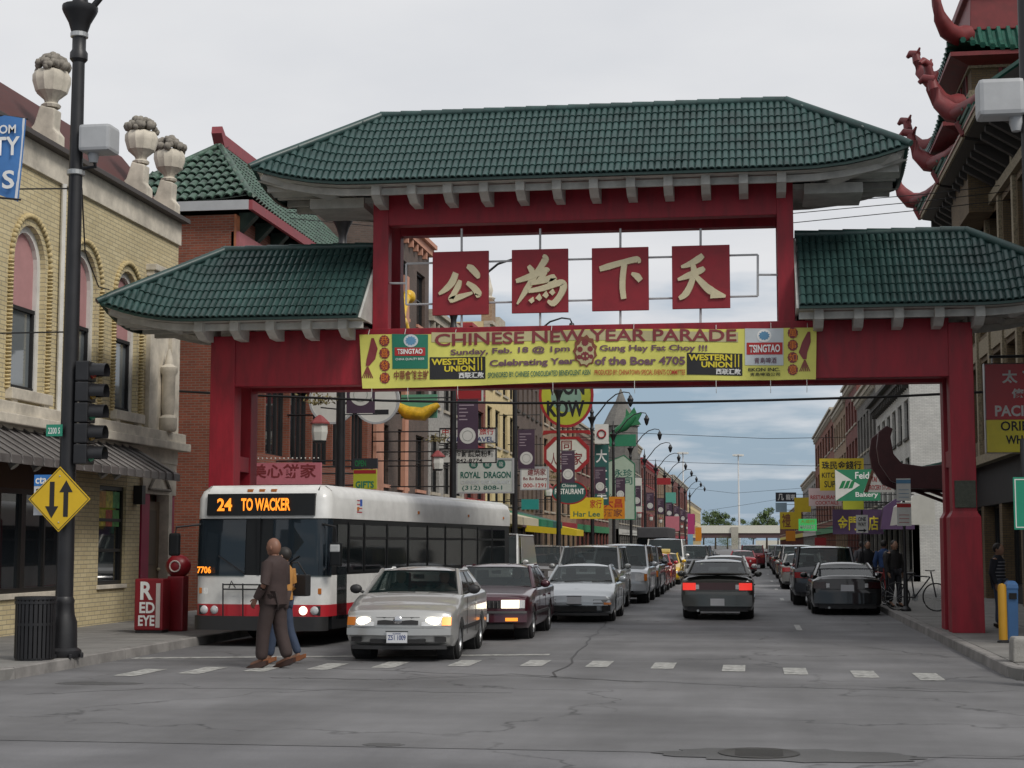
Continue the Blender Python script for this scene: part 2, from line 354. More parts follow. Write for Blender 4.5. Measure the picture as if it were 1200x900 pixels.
# ------------------------------------------------------------------ the gate
GX, GY = -3.2, 31.5
gate = thing('street_gate', 'red street gate with green tiled roofs spanning the whole road', 'gate', (GX, GY, 0))
def gz(py, dy=0, px=680): return PY(px, py, GY+dy).z
FR, BK = -.75, .3         # front faces of the two frames (front posts -.75..-.33)
PO = 7.1                  # post centre offset
for s in (-1, 1):
    wd = .25 if s < 0 else .22
    for (y0, y1) in ((-.75, -.3), (.35, .8)):
        m = MB().box(s*PO-wd, y0, .14, s*PO+wd, y1, gz(392))
        m.build('column', GATE_RED, gate, bevel=.012)
        MB().loft([[(s*PO-wd-e, y0-e, z), (s*PO+wd+e, y0-e, z), (s*PO+wd+e, y1+e, z), (s*PO-wd-e, y1+e, z)] for z, e in ((.146, .07), (2.25, .06), (2.33, .012), (2.36, .004))]).build('column_base', GATE_RED, gate, bevel=.008)
    MB().box(s*PO-wd+.02, -.3, 3.2, s*PO+wd-.02, .35, 3.5).build('column_tie', GATE_RED, gate)
MB().box(PO-.18, -.785, 2.42, PO+.2, -.755, 2.92).build('bronze_plaque', mat('old_bronze', (.055, .06, .045), .5, metal=.5, var=.25, scale=14, bump=.4, bscale=60), gate, bevel=.008)
zb0, zb1 = gz(451.5), gz(386.5)
for y0, y1, nm in ((-.72, -.33, 'lower_beam'), (.38, .77, 'lower_beam')):
    MB().box(-PO+.2, y0, zb0, PO-.2, y1, zb1).build(nm, GATE_RED, gate, bevel=.012)
UO = 3.93; zt0, zt1 = gz(266), gz(229.5)
for y0, y1 in ((-.7, -.4), (.42, .72)):
    for s in (-1, 1): MB().box(s*UO-.155, y0, zb1-.01, s*UO+.155, y1, zt1-.003).build('upper_post', GATE_RED, gate, bevel=.01)
    MB().box(-UO+.155, y0+.01, zt0, UO-.155, y1-.01, zt1).build('upper_beam', GATE_RED, gate, bevel=.01)
for s in (-1, 1):
    MB().prism([(.45, zt0), (.6, zt0), (1.5, zb1-.4), (1.1, zb1-.4)], 'x', s*UO-.1, s*UO+.1).build('raking_brace', GATE_RED, gate)
TILE_D = mat('tile_edge', (.01, .04, .032), .4)
# --- tiled roofs
def tile_mesh(wd, ln):
    """one barrel tile, x across, y up the slope, z out."""
    m = MB(); rg = []
    for y, z0, k in ((-ln*.56, .014, 1.0), (ln*.5, .0, .86)):
        rg.append([(wd*.5*k*cos(a), y, z0+wd*.42*k*sin(a)) for a in [pi*j/5 for j in range(6)]])
    m.loft(rg, caps=False, closed=False)
    lip = [(wd*.5*cos(a), -ln*.56, .014+wd*.42*sin(a)) for a in [pi*j/5 for j in range(6)]]; li = [(wd*.36*cos(a), -ln*.56, .006+wd*.3*sin(a)) for a in [pi*j/5 for j in range(6)]]
    m.loft([lip, li], caps=False, closed=False)
    return m
class Roof:
    """hip roof about the local X axis: ridge x from a to b at height zr, eaves at z=ze, depth d each way; hips at ends flagged."""
    def __init__(s, a, b, zr, ze, d, ra, rb, lift): s.__dict__.update(a=a, b=b, zr=zr, ze=ze, d=d, ra=ra, rb=rb, lift=lift)
    def ends(s, v): return s.a-s.ra*v, s.b+s.rb*v
    def z(s, x, v):
        e = 0
        if s.ra and x < s.a: e = min(1.1, (s.a-x)/s.ra)
        if s.rb and x > s.b: e = min(1.1, (x-s.b)/s.rb)
        return s.zr-(s.zr-s.ze)*v+(s.lift*v*min(1.1, e/v)**2.2 if v > .01 else 0)
def mk_roof(parent, rf, name, limit, wd=.125, rows=8, ymid=0.0, base=None, tm=None, stuffname='roof_tiles'):
    base = base or TILE_G; tm = tm or TILE_G; n = 26
    m = MB()
    for sg in (-1, 1):
        rings = []
        for i in range(9):
            v = i/8; x0, x1 = rf.ends(v)
            rings.append([(x0+(x1-x0)*k/n, ymid+sg*rf.d*v, rf.z(x0+(x1-x0)*k/n, v)-.01) for k in range(n+1)])
        m.loft(rings, caps=False, closed=False)
    for (xe, r, ok) in ((rf.a, -rf.ra, rf.ra), (rf.b, rf.rb, rf.rb)):
        if ok: m.loft([[(xe+r*v, ymid+rf.d*v*t, rf.z(xe+r*v, v)-.01-rf.lift*v*(1-t*t)*.9) for t in [-1+k/4 for k in range(9)]] for v in [i/8 for i in range(9)]], caps=False, closed=False)
        else: m.prism([(ymid-rf.d, rf.z(xe, 1)-.02), (ymid+rf.d, rf.z(xe, 1)-.02), (ymid, rf.zr-.02)], 'x', xe, xe+.001)
    shell = m.build(name, base, parent, smooth=30)
    ln = sqrt(rf.d**2+(rf.zr-rf.ze)**2)/rows; tmesh = tile_mesh(wd, ln); tme = tmesh.mesh('roof_tile', smooth=60)
    cells = []
    xs0, xs1 = rf.ends(1); nc = int((xs1-xs0)/wd)
    for sg in (-1, 1):
        for i in range(nc):
            x = xs0+(i+.5)*(xs1-xs0)/nc
            for r in range(rows):
                v = 1-(r+.5)/rows; lo, hi = rf.ends(v+.1/rows)
                if (x > lo+.03 or not rf.ra) and (x < hi-.03 or not rf.rb): cells.append((sg, x, v))
    def frame(sg, x, v):
        e = .02
        p = Vector((x, ymid+sg*rf.d*v, rf.z(x, v))); up = (Vector((x, ymid+sg*rf.d*(v-e), rf.z(x, v-e)))-p).normalized()
        rt = (Vector((x+e, 0, rf.z(x+e, v)))-Vector((x-e, 0, rf.z(x-e, v)))).normalized()
        if sg > 0: rt = -rt
        nm = rt.cross(up).normalized(); rt = up.cross(nm)
        return Matrix(((rt.x, up.x, nm.x, p.x), (rt.y, up.y, nm.y, p.y), (rt.z, up.z, nm.z, p.z), (0, 0, 0, 1)))
    bulk = MB(); k = 0
    for sg, x, v in cells:
        M4 = frame(sg, x, v)@Matrix.Rotation(random.gauss(0, .012), 4, 'Z')
        if sg < 0 and k < limit:
            o = link('roof_tile', tme, tm, shell); o.matrix_local = M4; k += 1
        else: bulk.add([M4@Vector(q) for q in tmesh.v], tmesh.f)
    # hip end slopes
    for (xe, r, ok) in ((rf.a, -1, rf.ra), (rf.b, 1, rf.rb)):
        if not ok: continue
        ne = int(2*rf.d/wd)
        for i in range(ne):
            y = -rf.d+(i+.5)*2*rf.d/ne
            for q in range(rows):
                v = 1-(q+.5)/rows
                if abs(y) > rf.d*(v-.05/rows): continue
                t = y/max(.01, rf.d*v); t = max(-1, min(1, t))
                def pt(vv): return Vector((xe+r*ok*vv, ymid+y, rf.z(xe+r*ok*vv, vv)-rf.lift*vv*(1-t*t)*.9))
                p = pt(v); up = (pt(v-.02)-p).normalized(); rt = Vector((0, -1 if r > 0 else 1, 0)); rt = Vector((0, r*1.0, 0)); nm = rt.cross(up).normalized()
                if nm.z < 0: rt = -rt; nm = rt.cross(up).normalized()
                M4 = Matrix(((rt.x, up.x, nm.x, p.x), (rt.y, up.y, nm.y, p.y), (rt.z, up.z, nm.z, p.z), (0, 0, 0, 1)))
                bulk.add([M4@Vector(qq) for qq in tmesh.v], tmesh.f)
    if bulk.v: bulk.build(stuffname, tm, shell, smooth=60, kind='stuff')
    # ridge and hip caps
    seg = .42; nn = max(2, int((rf.b-rf.a)/seg))
    for i in range(nn):
        x0 = rf.a+(rf.b-rf.a)*i/nn; x1 = rf.a+(rf.b-rf.a)*(i+1)/nn
        MB().tube([(x0-.02, ymid, rf.zr+.035), (x1, ymid, rf.zr+.028)], [.085, .075], 10).build('ridge_tile', tm, shell, smooth=50)
    for (xe, r, ok) in ((rf.a, -1, rf.ra), (rf.b, 1, rf.rb)):
        if not ok: continue
        for sg in (-1, 1):
            hp = [(xe+r*ok*v, ymid+sg*rf.d*v, rf.z(xe+r*ok*v, v)+.03) for v in [i/9*1.02 for i in range(10)]]
            MB().tube(hp, [.085]*9+[.06], 10).build('hip_cap', tm, shell, smooth=50)
    return shell
def eave_kit(parent, rf, xs, ymid=0, inner=None):
    """white soffit boards, fascia and brackets under a roof."""
    n = 22
    for sg in (-1, 1):
        x0, x1 = rf.ends(1); X = [x0+(x1-x0)*k/n for k in range(n+1)]
        MB().loft([[(x, ymid+sg*(rf.d-.0), rf.z(x, 1)-.012), (x, ymid+sg*(rf.d-.0), rf.z(x, 1)-.06), (x, ymid+sg*(rf.d-.06), rf.z(x, 1)-.06), (x, ymid+sg*(rf.d-.06), rf.z(x, 1)-.012)] for x in X]).build('eave_edge', TILE_D, parent)
        MB().loft([[(x, ymid+sg*(rf.d-.42), rf.z(x, 1)-.07), (x, ymid+sg*(rf.d-.42), rf.z(x, 1)-.2), (x, ymid+sg*(rf.d-.48), rf.z(x, 1)-.2), (x, ymid+sg*(rf.d-.48), rf.z(x, 1)-.07)] for x in X]).build('eave_board', SOFFIT, parent)
        MB().loft([[(x, ymid+sg*(rf.d-.1), rf.z(x, 1)-.06), (x, ymid+sg*.45, rf.ze+.0)] for x in X], caps=False, closed=False).build('soffit', SOFFIT, parent)
    for (xe, r, ok) in ((rf.a, -1, rf.ra), (rf.b, 1, rf.rb)):
        if ok:
            xo = xe+r*ok
            T = [-1+k/5 for k in range(11)]
            MB().loft([[(xo-r*e, ymid+rf.d*.98*t, rf.z(xo, 1)-rf.lift*(1-t*t)*.9-dz) for e, dz in ((.0, .012), (.0, .06), (.06, .06), (.06, .012))] for t in T]).build('eave_edge', TILE_D, parent)
            for sg in (-1, 1):
                MB().tube([(xo-r*.15, ymid+sg*(rf.d-.15), rf.z(xo, 1)-.14), (xe+r*ok*.35, ymid+sg*.5, rf.ze-.06)], [.09, .1], 4).build('corner_rafter', SOFFIT, parent)
            for t in (-.6, -.2, .2, .6): MB().box(xo-r*.12, ymid+rf.d*t-.06, rf.ze-.02, xe+r*ok*.2, ymid+rf.d*t+.06, rf.ze+.1).build('rafter', SOFFIT, parent)
    for x in xs:
        z1 = rf.ze-.03
        for sg in (-1, 1):
            f = ymid+sg*(rf.d-.35); g = ymid+sg*.3
            MB().prism([(f+sg*.1, z1), (f+sg*.1, z1-.2), (f-sg*.2, z1-.33), (g, z1-.34), (g, z1)], 'x', x-.085, x+.085).build('bracket', SOFFIT, parent)
zr, ze = gz(128.5), PY(680, 203, GY-1.75).z
main = Roof(-4.1, 4.0, zr, ze, 1.75, 2.15, 2.15, .34)
mk_roof(gate, main, 'main_roof', 300)
eave_kit(gate, main, [-3.86+i*(7.72/11) for i in range(12)])
MB().box(-4.6, -.5, ze-.16, 4.6, .5, ze-.06).build('roof_core', SOFFIT, gate)
MB().box(-5.4, -.62, ze-.28, -4.3, .62, ze-.08).build('soffit_board', SOFFIT, gate); MB().box(4.3, -.62, ze-.28, 5.4, .62, ze-.08).build('soffit_board', SOFFIT, gate)
z2r, z2e = PY(340, 293, GY).z, PY(300, 371, GY-1.7).z
for s in (-1, 1):
    if s < 0: rf = Roof(-7.35, -4.14, z2r, z2e, 1.7, 1.95, 0, .36)
    else: rf = Roof(4.14, 7.35, z2r, z2e, 1.7, 0, 1.95, .36)
    mk_roof(gate, rf, 'side_roof', 0)
    eave_kit(gate, rf, [s*(4.5+.72*i) for i in range(5)])
    MB().box(s*4.3, -.5, zb1+.12, s*7.6, .5, z2e-.05).build('roof_core', SOFFIT, gate)
    MB().prism([(-1.68, z2e-.05), (1.68, z2e-.05), (0, z2r-.03)], 'x', s*4.09, s*4.135).build('gable_board', SOFFIT, gate)
# --- tube frame and plaques with brush strokes
TB = mat('frame_grey', (.45, .46, .47), .45, var=.08)
def gp2(px, py, dy=-.55): q = PY(px, py, GY+dy); return Vector((q.x-GX, dy, q.z))
fr = MB()
PL = [((507, 294, 573, 370), (541, 541)), ((600, 291.5, 666, 367.5), (633, 633)), ((694, 289.5, 760, 365), (727, 727)), ((788, 287, 855, 362.5), (821, 821))]
for yl, yr in ((309, 298.5), (357, 347)):
    fr.tube([gp2(476, yl), gp2(888, yr)], .022, 6)
fr.tube([gp2(476, 309), gp2(476, 357)], .022, 6); fr.tube([gp2(888, 298.5), gp2(888, 347)], .022, 6); fr.tube([gp2(888, 322), gp2(916, 322)], .022, 6); fr.tube([gp2(448, 332), gp2(476, 332)], .022, 6)
for _, (a, b) in PL: fr.tube([gp2(a, 268), gp2(b, 390)], .022, 6)
fr.build('tube_frame', TB, gate, smooth=40)
PRED = mat('plaque_red', (.25, .012, .022), .6, var=.12, scale=4)
STROKES = {   # brush strokes: (points, widths) in a 0..1 square, y up
 0: [([(.42, .66), (.36, .52), (.26, .42), (.12, .33)], [.05, .06, .05, .02]), ([(.62, .76), (.7, .72), (.8, .62), (.82, .56)], [.03, .055, .05, .02]),
     ([(.5, .54), (.46, .44), (.38, .32), (.34, .24), (.5, .28), (.72, .34)], [.03, .05, .045, .05, .045, .02]), ([(.62, .5), (.74, .42), (.82, .32), (.78, .28)], [.03, .05, .06, .02])],
 1: [([(.56, .9), (.6, .84), (.52, .72), (.4, .56), (.26, .36), (.1, .14)], [.02, .06, .05, .05, .05, .015]), ([(.3, .74), (.36, .66), (.4, .6)], [.03, .05, .02]), ([(.08, .5), (.3, .56), (.6, .66), (.66, .64)], [.03, .05, .05, .02]),
     ([(.6, .66), (.54, .56), (.44, .48)], [.05, .045, .02]), ([(.34, .46), (.56, .5), (.74, .54), (.7, .46), (.62, .4)], [.03, .045, .055, .045, .02]), ([(.3, .34), (.56, .38), (.86, .46), (.92, .4), (.86, .26), (.74, .14), (.64, .18)], [.03, .045, .05, .06, .05, .05, .02]),
     ([(.34, .22), (.38, .16)], [.05, .03]), ([(.46, .26), (.52, .2)], [.05, .03]), ([(.58, .3), (.64, .24)], [.05, .03]), ([(.7, .34), (.75, .28)], [.045, .03])],
 2: [([(.14, .66), (.3, .7), (.56, .76), (.8, .8), (.84, .74)], [.04, .05, .045, .05, .02]), ([(.58, .76), (.55, .56), (.54, .36), (.56, .18)], [.05, .05, .05, .045]), ([(.7, .58), (.8, .53), (.86, .46)], [.02, .055, .045])],
 3: [([(.16, .66), (.3, .7), (.46, .78), (.54, .84)], [.02, .045, .055, .04]), ([(.1, .46), (.28, .52), (.5, .6), (.56, .64)], [.02, .05, .05, .03]), ([(.34, .76), (.38, .6), (.34, .42), (.24, .24), (.12, .16)], [.03, .05, .05, .055, .03]),
     ([(.36, .56), (.5, .42), (.66, .28), (.92, .18)], [.03, .05, .065, .02]), ([(.66, .2), (.92, .18)], [.05, .02])],
}
def stroke(mb, pts, wds, ox, oz, sx_, sz_, y, th=.03):
    P = []
    m = len(pts)
    for i in range(m-1):          # Catmull-Rom
        p0, p1, p2, p3 = pts[max(i-1, 0)], pts[i], pts[i+1], pts[min(i+2, m-1)]
        for k in range(5 if i < m-2 else 6):
            t = k/5
            c = [.5*(2*p1[j]+(p2[j]-p0[j])*t+(2*p0[j]-5*p1[j]+4*p2[j]-p3[j])*t*t+(-p0[j]+3*p1[j]-3*p2[j]+p3[j])*t**3) for j in (0, 1)]
            P.append((c[0], c[1], wds[i]+(wds[i+1]-wds[i])*t))
    rings = []
    for i, (x, z, w_) in enumerate(P):
        a, b = P[max(i-1, 0)], P[min(i+1, len(P)-1)]; d = Vector((b[0]-a[0], b[1]-a[1])); d = d.normalized() if d.length else Vector((1, 0)); nx, nz = -d.y*w_, d.x*w_
        rings.append([(ox+(x+nx)*sx_, y-th, oz+(z+nz)*sz_), (ox+(x-nx)*sx_, y-th, oz+(z-nz)*sz_), (ox+(x-nx*1.1)*sx_, y, oz+(z-nz*1.1)*sz_), (ox+(x+nx*1.1)*sx_, y, oz+(z+nz*1.1)*sz_)])
    mb.loft(rings)
for i, ((a, b, c, d), _) in enumerate(PL):
    p0, p1 = gp2(a, d, -.6), gp2(c, b, -.6)
    pq = MB().box(p0.x, -.64, p0.z, p1.x, -.58, p1.z).build('character_plaque', PRED, gate, bevel=.008)
    pq['label'] = 'red plaque with a raised gold brush character'
    for j, st in enumerate(STROKES[i]):
        m = MB(); stroke(m, *st, p0.x, p0.z, p1.x-p0.x, p1.z-p0.z, -.641, .03+.0025*j); m.build('brush_stroke', GOLD, pq)
# --- the parade banner tied across the lower beam: a real sagging cloth with printed flat shapes just in front
YEL = flat('banner_yellow', (.62, .6, .13), .65, var=.1, scale=1.5)
bann = thing('parade_banner', 'long yellow vinyl parade banner with sponsor panels tied across the gate beam', 'banner', (0, GY-.8, 0))
TLp, TRp, BLp, BRp = (421, 392), (957, 383), (425, 454), (956, 443)
def bq(u, v, dy=0):
    """u 0..1 left to right, v 0..1 bottom to top -> point on the banner (local), with soft creases."""
    top = (TLp[0]+(TRp[0]-TLp[0])*u, TLp[1]+(TRp[1]-TLp[1])*u+1.2*sin(u*9)); bot = (BLp[0]+(BRp[0]-BLp[0])*u, BLp[1]+(BRp[1]-BLp[1])*u+1.6*sin(u*7+1))
    q = PY(bot[0]+(top[0]-bot[0])*v, bot[1]+(top[1]-bot[1])*v, GY-.8)
    return Vector((q.x, -.02+.018*sin(u*31+v*2)+.012*sin(u*57-v*5)-dy, q.z))
m = MB(); m.loft([[bq(u/90, v/8) for v in range(9)] for u in range(91)], caps=False, closed=False)
m.loft([[bq(u/90, v/8, -.004) for v in range(9)] for u in range(91)], caps=False, closed=False); m.build('banner_cloth', YEL, bann, smooth=80)
def bpx(px, py):
    u = (px-423)/(956-423)
    for _ in range(3):
        tx = TLp[0]+(TRp[0]-TLp[0])*u; ty = TLp[1]+(TRp[1]-TLp[1])*u; bx = BLp[0]+(BRp[0]-BLp[0])*u; by = BLp[1]+(BRp[1]-BLp[1])*u
        v = (py-by)/(ty-by); u += (px-(bx+(tx-bx)*v))/(956-423)
    return u, v
def bpanel(x0, y0, x1, y1, m_, nm, dy=.008, skew=0):
    a, b, c, d = bpx(x0, y0), bpx(x1, y0), bpx(x1, y1), bpx(x0, y1); n = max(10, int((x1-x0)/4))
    m = MB(); m.loft([[bq(*(Vector(a).lerp(Vector(b), i/n).lerp(Vector(d).lerp(Vector(c), i/n), j/4)), dy) for j in range(5)] for i in range(n+1)], caps=False, closed=False)
    return m.build(nm, m_, bann, smooth=80)
def btext(s_, x0, y0, x1, y1, m_, bold=.02, dy=.016, slope=0):
    """text in the pixel box, y1 lower; slope tilts with the banner."""
    me0, a, b, c, d = textmesh(s_, bold); me = me0.copy()
    for v in me.vertices:
        t = (v.co.x-a)/(b-a); q = (v.co.y-c)/(d-c); px = x0+(x1-x0)*t; py = y1+(y0-y1)*q-8.2*(px-(x0+x1)/2)/533
        uu, vv = bpx(px, py); v.co = bq(uu, vv, dy)
    return link('lettering', me, m_, bann)
INK = {k: flat('ink_'+k, c) for k, c in dict(maroon=(.2, .03, .035), purple=(.14, .07, .1), brown=(.2, .06, .03), green=(.01, .16, .1), dgreen=(.02, .12, .09), black=(.012, .012, .014), yellow=(.6, .5, .03), white=(.72, .72, .7), red=(.4, .02, .02), tan=(.45, .4, .22), blue=(.1, .25, .4), silver=(.5, .54, .56), orange=(.7, .2, .02), navy=(.02, .04, .16), cgreen=(.01, .18, .06)).items()}
bpanel(506, 388.5, 865, 400, INK['tan'], 'title_strip'); btext('CHINESE NEW YEAR PARADE', 510, 387.5, 863, 402, INK['maroon'], .02)
btext('Sunday, Feb. 18 @ 1pm', 528, 407, 668, 416, INK['purple'], .03); btext('Gung Hay Fat Choy !!!', 703, 405, 829, 414, INK['purple'], .03)
btext('Celebrating Year', 574, 421, 674, 431, INK['purple'], .035); btext('of the Boar 4705', 697, 419, 803, 429, INK['purple'], .035)
btext('SPONSORED BY: CHINESE CONSOLIDATED BENEVOLENT ASSN', 572, 435.5, 692, 442, INK['dgreen'], .015); btext('PRODUCED BY: CHINATOWN SPECIAL EVENTS COMMITTEE', 697, 434.5, 803, 440.5, INK['red'], .01)
for x0, y0 in ((504, 417.5), (805, 413.5)):
    bpanel(x0, y0, x0+65, y0+26, INK['black'], 'sponsor_panel', .008); btext('WESTERN', x0+2, y0+1.5, x0+53, y0+9, INK['yellow'], .035, .018); btext('UNION', x0+17, y0+10, x0+53, y0+17, INK['yellow'], .035, .018); btext('西联汇款', x0+34, y0+18, x0+63, y0+25, INK['white'], .02, .018)
    for e in (56, 60): bpanel(x0+e, y0+1, x0+e+1.2, y0+16, INK['yellow'], 'stripe', .016)
bpanel(460, 391, 502, 431, INK['green'], 'sponsor_panel'); bpanel(463, 406.5, 499, 416, INK['red'], 'name_plate', .014); btext('TSINGTAO', 466, 408, 496, 414, INK['white'], .03, .021); btext('CHINA QUALITY BEER', 464, 418.5, 498, 421.5, INK['white'], .01, .018)
bpanel(873, 384, 918, 427, INK['silver'], 'sponsor_panel'); bpanel(875, 400.5, 917, 414.5, INK['red'], 'name_plate', .014); btext('TSINGTAO', 878, 403, 914, 412, INK['white'], .03, .021); btext('青島啤酒', 884, 418, 910, 425, INK['purple'], .01, .018)
btext('EKON INC.', 877, 430, 914, 434, INK['black'], .02); btext('中華會館主辦', 462, 433, 503, 444, INK['brown'], .02); btext('青島啤酒公司', 879, 435.5, 914, 439.5, INK['black'], .01)
def bdisc(cx_, cy_, rx, ry, m_, nm, dy=.007, wob=0, n=22):
    pts = []
    for k in range(n):
        a = 2*pi*k/n; e = 1+wob*(1 if k % 2 else -1); pts.append(bq(*bpx(cx_+rx*e*cos(a), cy_+ry*e*sin(a)), dy))
    MB().add([bq(*bpx(cx_, cy_), dy)]+pts, [(0, 1+k, 1+(k+1) % n) for k in range(n)]).build(nm, m_, bann)
for cx_, cy_, mm in ((482, 398.5, 'silver'), (895.5, 392.5, 'white')): bdisc(cx_, cy_, 8.5, 7.5, INK[mm], 'brewery_emblem', .014); bdisc(cx_, cy_, 6, 5, INK['blue'], 'brewery_emblem', .019, .12)
bdisc(686, 413, 13.5, 18, INK['brown'], 'boar_emblem', .014, .08); bdisc(686, 415, 10.5, 14, INK['tan'], 'boar_emblem', .018, .06)
for ex, ey, er in ((680, 411, 3.2), (692, 410.5, 3.2), (686, 419, 5.2), (679, 420, 2.6), (693, 419.5, 2.6), (686, 403, 4)): bdisc(ex, ey, er, er, INK['maroon'], 'boar_emblem', .022, .1)
bdisc(683.8, 419, 1.1, 1.4, INK['tan'], 'boar_emblem', .026); bdisc(688.2, 419, 1.1, 1.4, INK['tan'], 'boar_emblem', .026)
for i, ch in enumerate('恭喜發財'): 
    bdisc(451, 399+14.2*i, 6, 6.4, INK['maroon'], 'character_medallion', .01, .05); btext(ch, 446.5, 394+14.2*i, 455.5, 403.6+14.2*i, INK['orange'], .0, .018)
for i, ch in enumerate('萬事如意'):
    bdisc(929, 389.5+14.2*i, 6, 6.4, INK['maroon'], 'character_medallion', .01, .05); btext(ch, 924.5, 384.5+14.2*i, 933.5, 394+14.2*i, INK['orange'], .0, .018)
for pts in ([(437, 396), (438, 408), (435, 420), (431, 428)], [(948, 388), (945, 400), (941, 412), (943, 420)]):
    m = MB(); m.loft([[bq(*bpx(x-w_, y), .01), bq(*bpx(x+w_, y), .01)] for (x, y), w_ in zip(pts, (1.5, 5, 5, 2))], caps=False, closed=False); m.build('firecracker_print', INK['maroon'], bann)
    x, y = pts[-1]
    for k in range(6):
        dx = -6+2.4*k
        m = MB(); m.loft([[bq(*bpx(x+dx*t-.6, y+14*t), .01), bq(*bpx(x+dx*t+.6, y+14*t), .01)] for t in (.05, .5, 1)], caps=False, closed=False); m.build('firecracker_print', INK['maroon' if k % 2 else 'brown'], bann)
for u in (.02, .1, .21, .42, .6, .78, .9, .98):
    a, b = bq(u, 0), bq(u, 1)
    MB().tube([a, a+Vector((0, 0, -.17)), a+Vector((0, .06, -.24))], .006, 5).build('tie_cord', WHITE, bann); MB().tube([b, b+Vector((0, .1, .12))], .006, 5).build('tie_cord', WHITE, bann)
# ------------------------------------------------------------------ buildings
YBR = brick('yellow_brick', (.62, .53, .32), (.54, .45, .26), (.32, .28, .2), bw=.3, bh=.085, grime=.18)
RBR = brick('red_brick', (.27, .075, .04), (.2, .055, .03), (.2, .15, .12), grime=.3)
PROOF = mat('maroon_roofing', (.075, .022, .02), .8, var=.2, stretch=(1, 1, 6))
def window_unit(parent, place, u0, u1, z0, z1, depth, frame, glass, mull=(1, 2), name='window', fw=.06):
    """frame with bars + one pane object per light."""
    m = MB()
    def bx(a, b, c, d, d0, d1): 
        vs = [place(u, z, e) for e in (d0, d1) for u, z in ((a, c), (b, c), (b, d), (a, d))]
        m.add(vs, [(0, 1, 2, 3), (7, 6, 5, 4), (0, 4, 5, 1), (1, 5, 6, 2), (2, 6, 7, 3), (3, 7, 4, 0)])
    d0, d1 = depth-.06, depth+.02
    bx(u0, u0+fw, z0, z1, d0, d1); bx(u1-fw, u1, z0, z1, d0, d1); bx(u0+fw, u1-fw, z0, z0+fw, d0, d1); bx(u0+fw, u1-fw, z1-fw, z1, d0, d1)
    nu, nz = mull
    U = [u0+fw+(u1-u0-2*fw)*i/nu for i in range(nu+1)]; Z = [z0+fw+(z1-z0-2*fw)*i/nz for i in range(nz+1)]
    for u in U[1:-1]: bx(u-fw*.35, u+fw*.35, z0+fw, z1-fw, d0+.01, d1)
    for z in Z[1:-1]: bx(u0+fw, u1-fw, z-fw*.4, z+fw*.4, d0+.005, d1)
    o = m.build(name, frame, parent)
    for i in range(nu):
        for j in range(nz):
            q = MB(); q.add([place(U[i], Z[j], depth), place(U[i+1], Z[j], depth), place(U[i+1], Z[j+1], depth), place(U[i], Z[j+1], depth)], [(0, 1, 2, 3)]); q.build('pane', glass, o)
    return o
def bar(parent, name, m_, place, u0, u1, z0, z1, d0, d1, bevel=0):
    m = MB(); vs = [place(u, z, e) for e in (d0, d1) for u, z in ((u0, z0), (u1, z0), (u1, z1), (u0, z1))]
    return m.add(vs, [(0, 1, 2, 3), (7, 6, 5, 4), (0, 4, 5, 1), (1, 5, 6, 2), (2, 6, 7, 3), (3, 7, 4, 0)]).build(name, m_, parent, bevel=bevel)
# --- yellow brick corner building, left
bA = thing('brick_building', 'yellow brick corner building with arched windows and stone urns', 'building')
pl = lambda u, z, d: (BL-d, u, z)
zl = 4.05; ztop = 8.62
Y0, Y1 = 22.3, 35.5
ARCH = [(24.65, 25.95), (27.12, 28.42), (29.6, 30.9), (31.9, 33.1)]
zs, zsp = 4.52, 6.85
holes = [(a, b, zs, zsp) for a, b in ARCH]
m = MB(); n = 10
# wall strips around arched openings: rectangles below, fan above
us = [Y0]+[q for ab in ARCH for q in ab]+[33.55]
for i in range(0, len(us)-1, 2): m.add([pl(us[i], zl, 0), pl(us[i+1], zl, 0), pl(us[i+1], ztop, 0), pl(us[i], ztop, 0)], [(0, 1, 2, 3)])
for a, b in ARCH:
    m.add([pl(a, zl, 0), pl(b, zl, 0), pl(b, zs, 0), pl(a, zs, 0)], [(0, 1, 2, 3)])
    c, r = (a+b)/2, (b-a)/2
    A = [(c+r*cos(pi-pi*k/n), zsp+r*1.12*sin(pi*k/n)) for k in range(n+1)]
    m.loft([[pl(u, z, 0), pl(u, ztop, 0)] for u, z in A], caps=False, closed=False)
    prof = [(a, zs)]+A+[(b, zs)]
    m.loft([[pl(u, z, 0), pl(u, z, .25)] for u, z in prof], caps=False, closed=False)
m.build('upper_wall', YBR, bA)
m = MB().box(BL-9, Y0+.02, .1, BL-.3, Y1-.02, ztop-.05); m.build('building_core', mat('core_brick', (.2, .16, .1), .9), bA)
WHF = mat('window_white', (.6, .59, .56), .6, var=.1); PINK = mat('pink_panel', (.42, .22, .22), .7, var=.08)
rope = mat('rope_brick', (.47, .38, .2), .8, var=.25, scale=8)
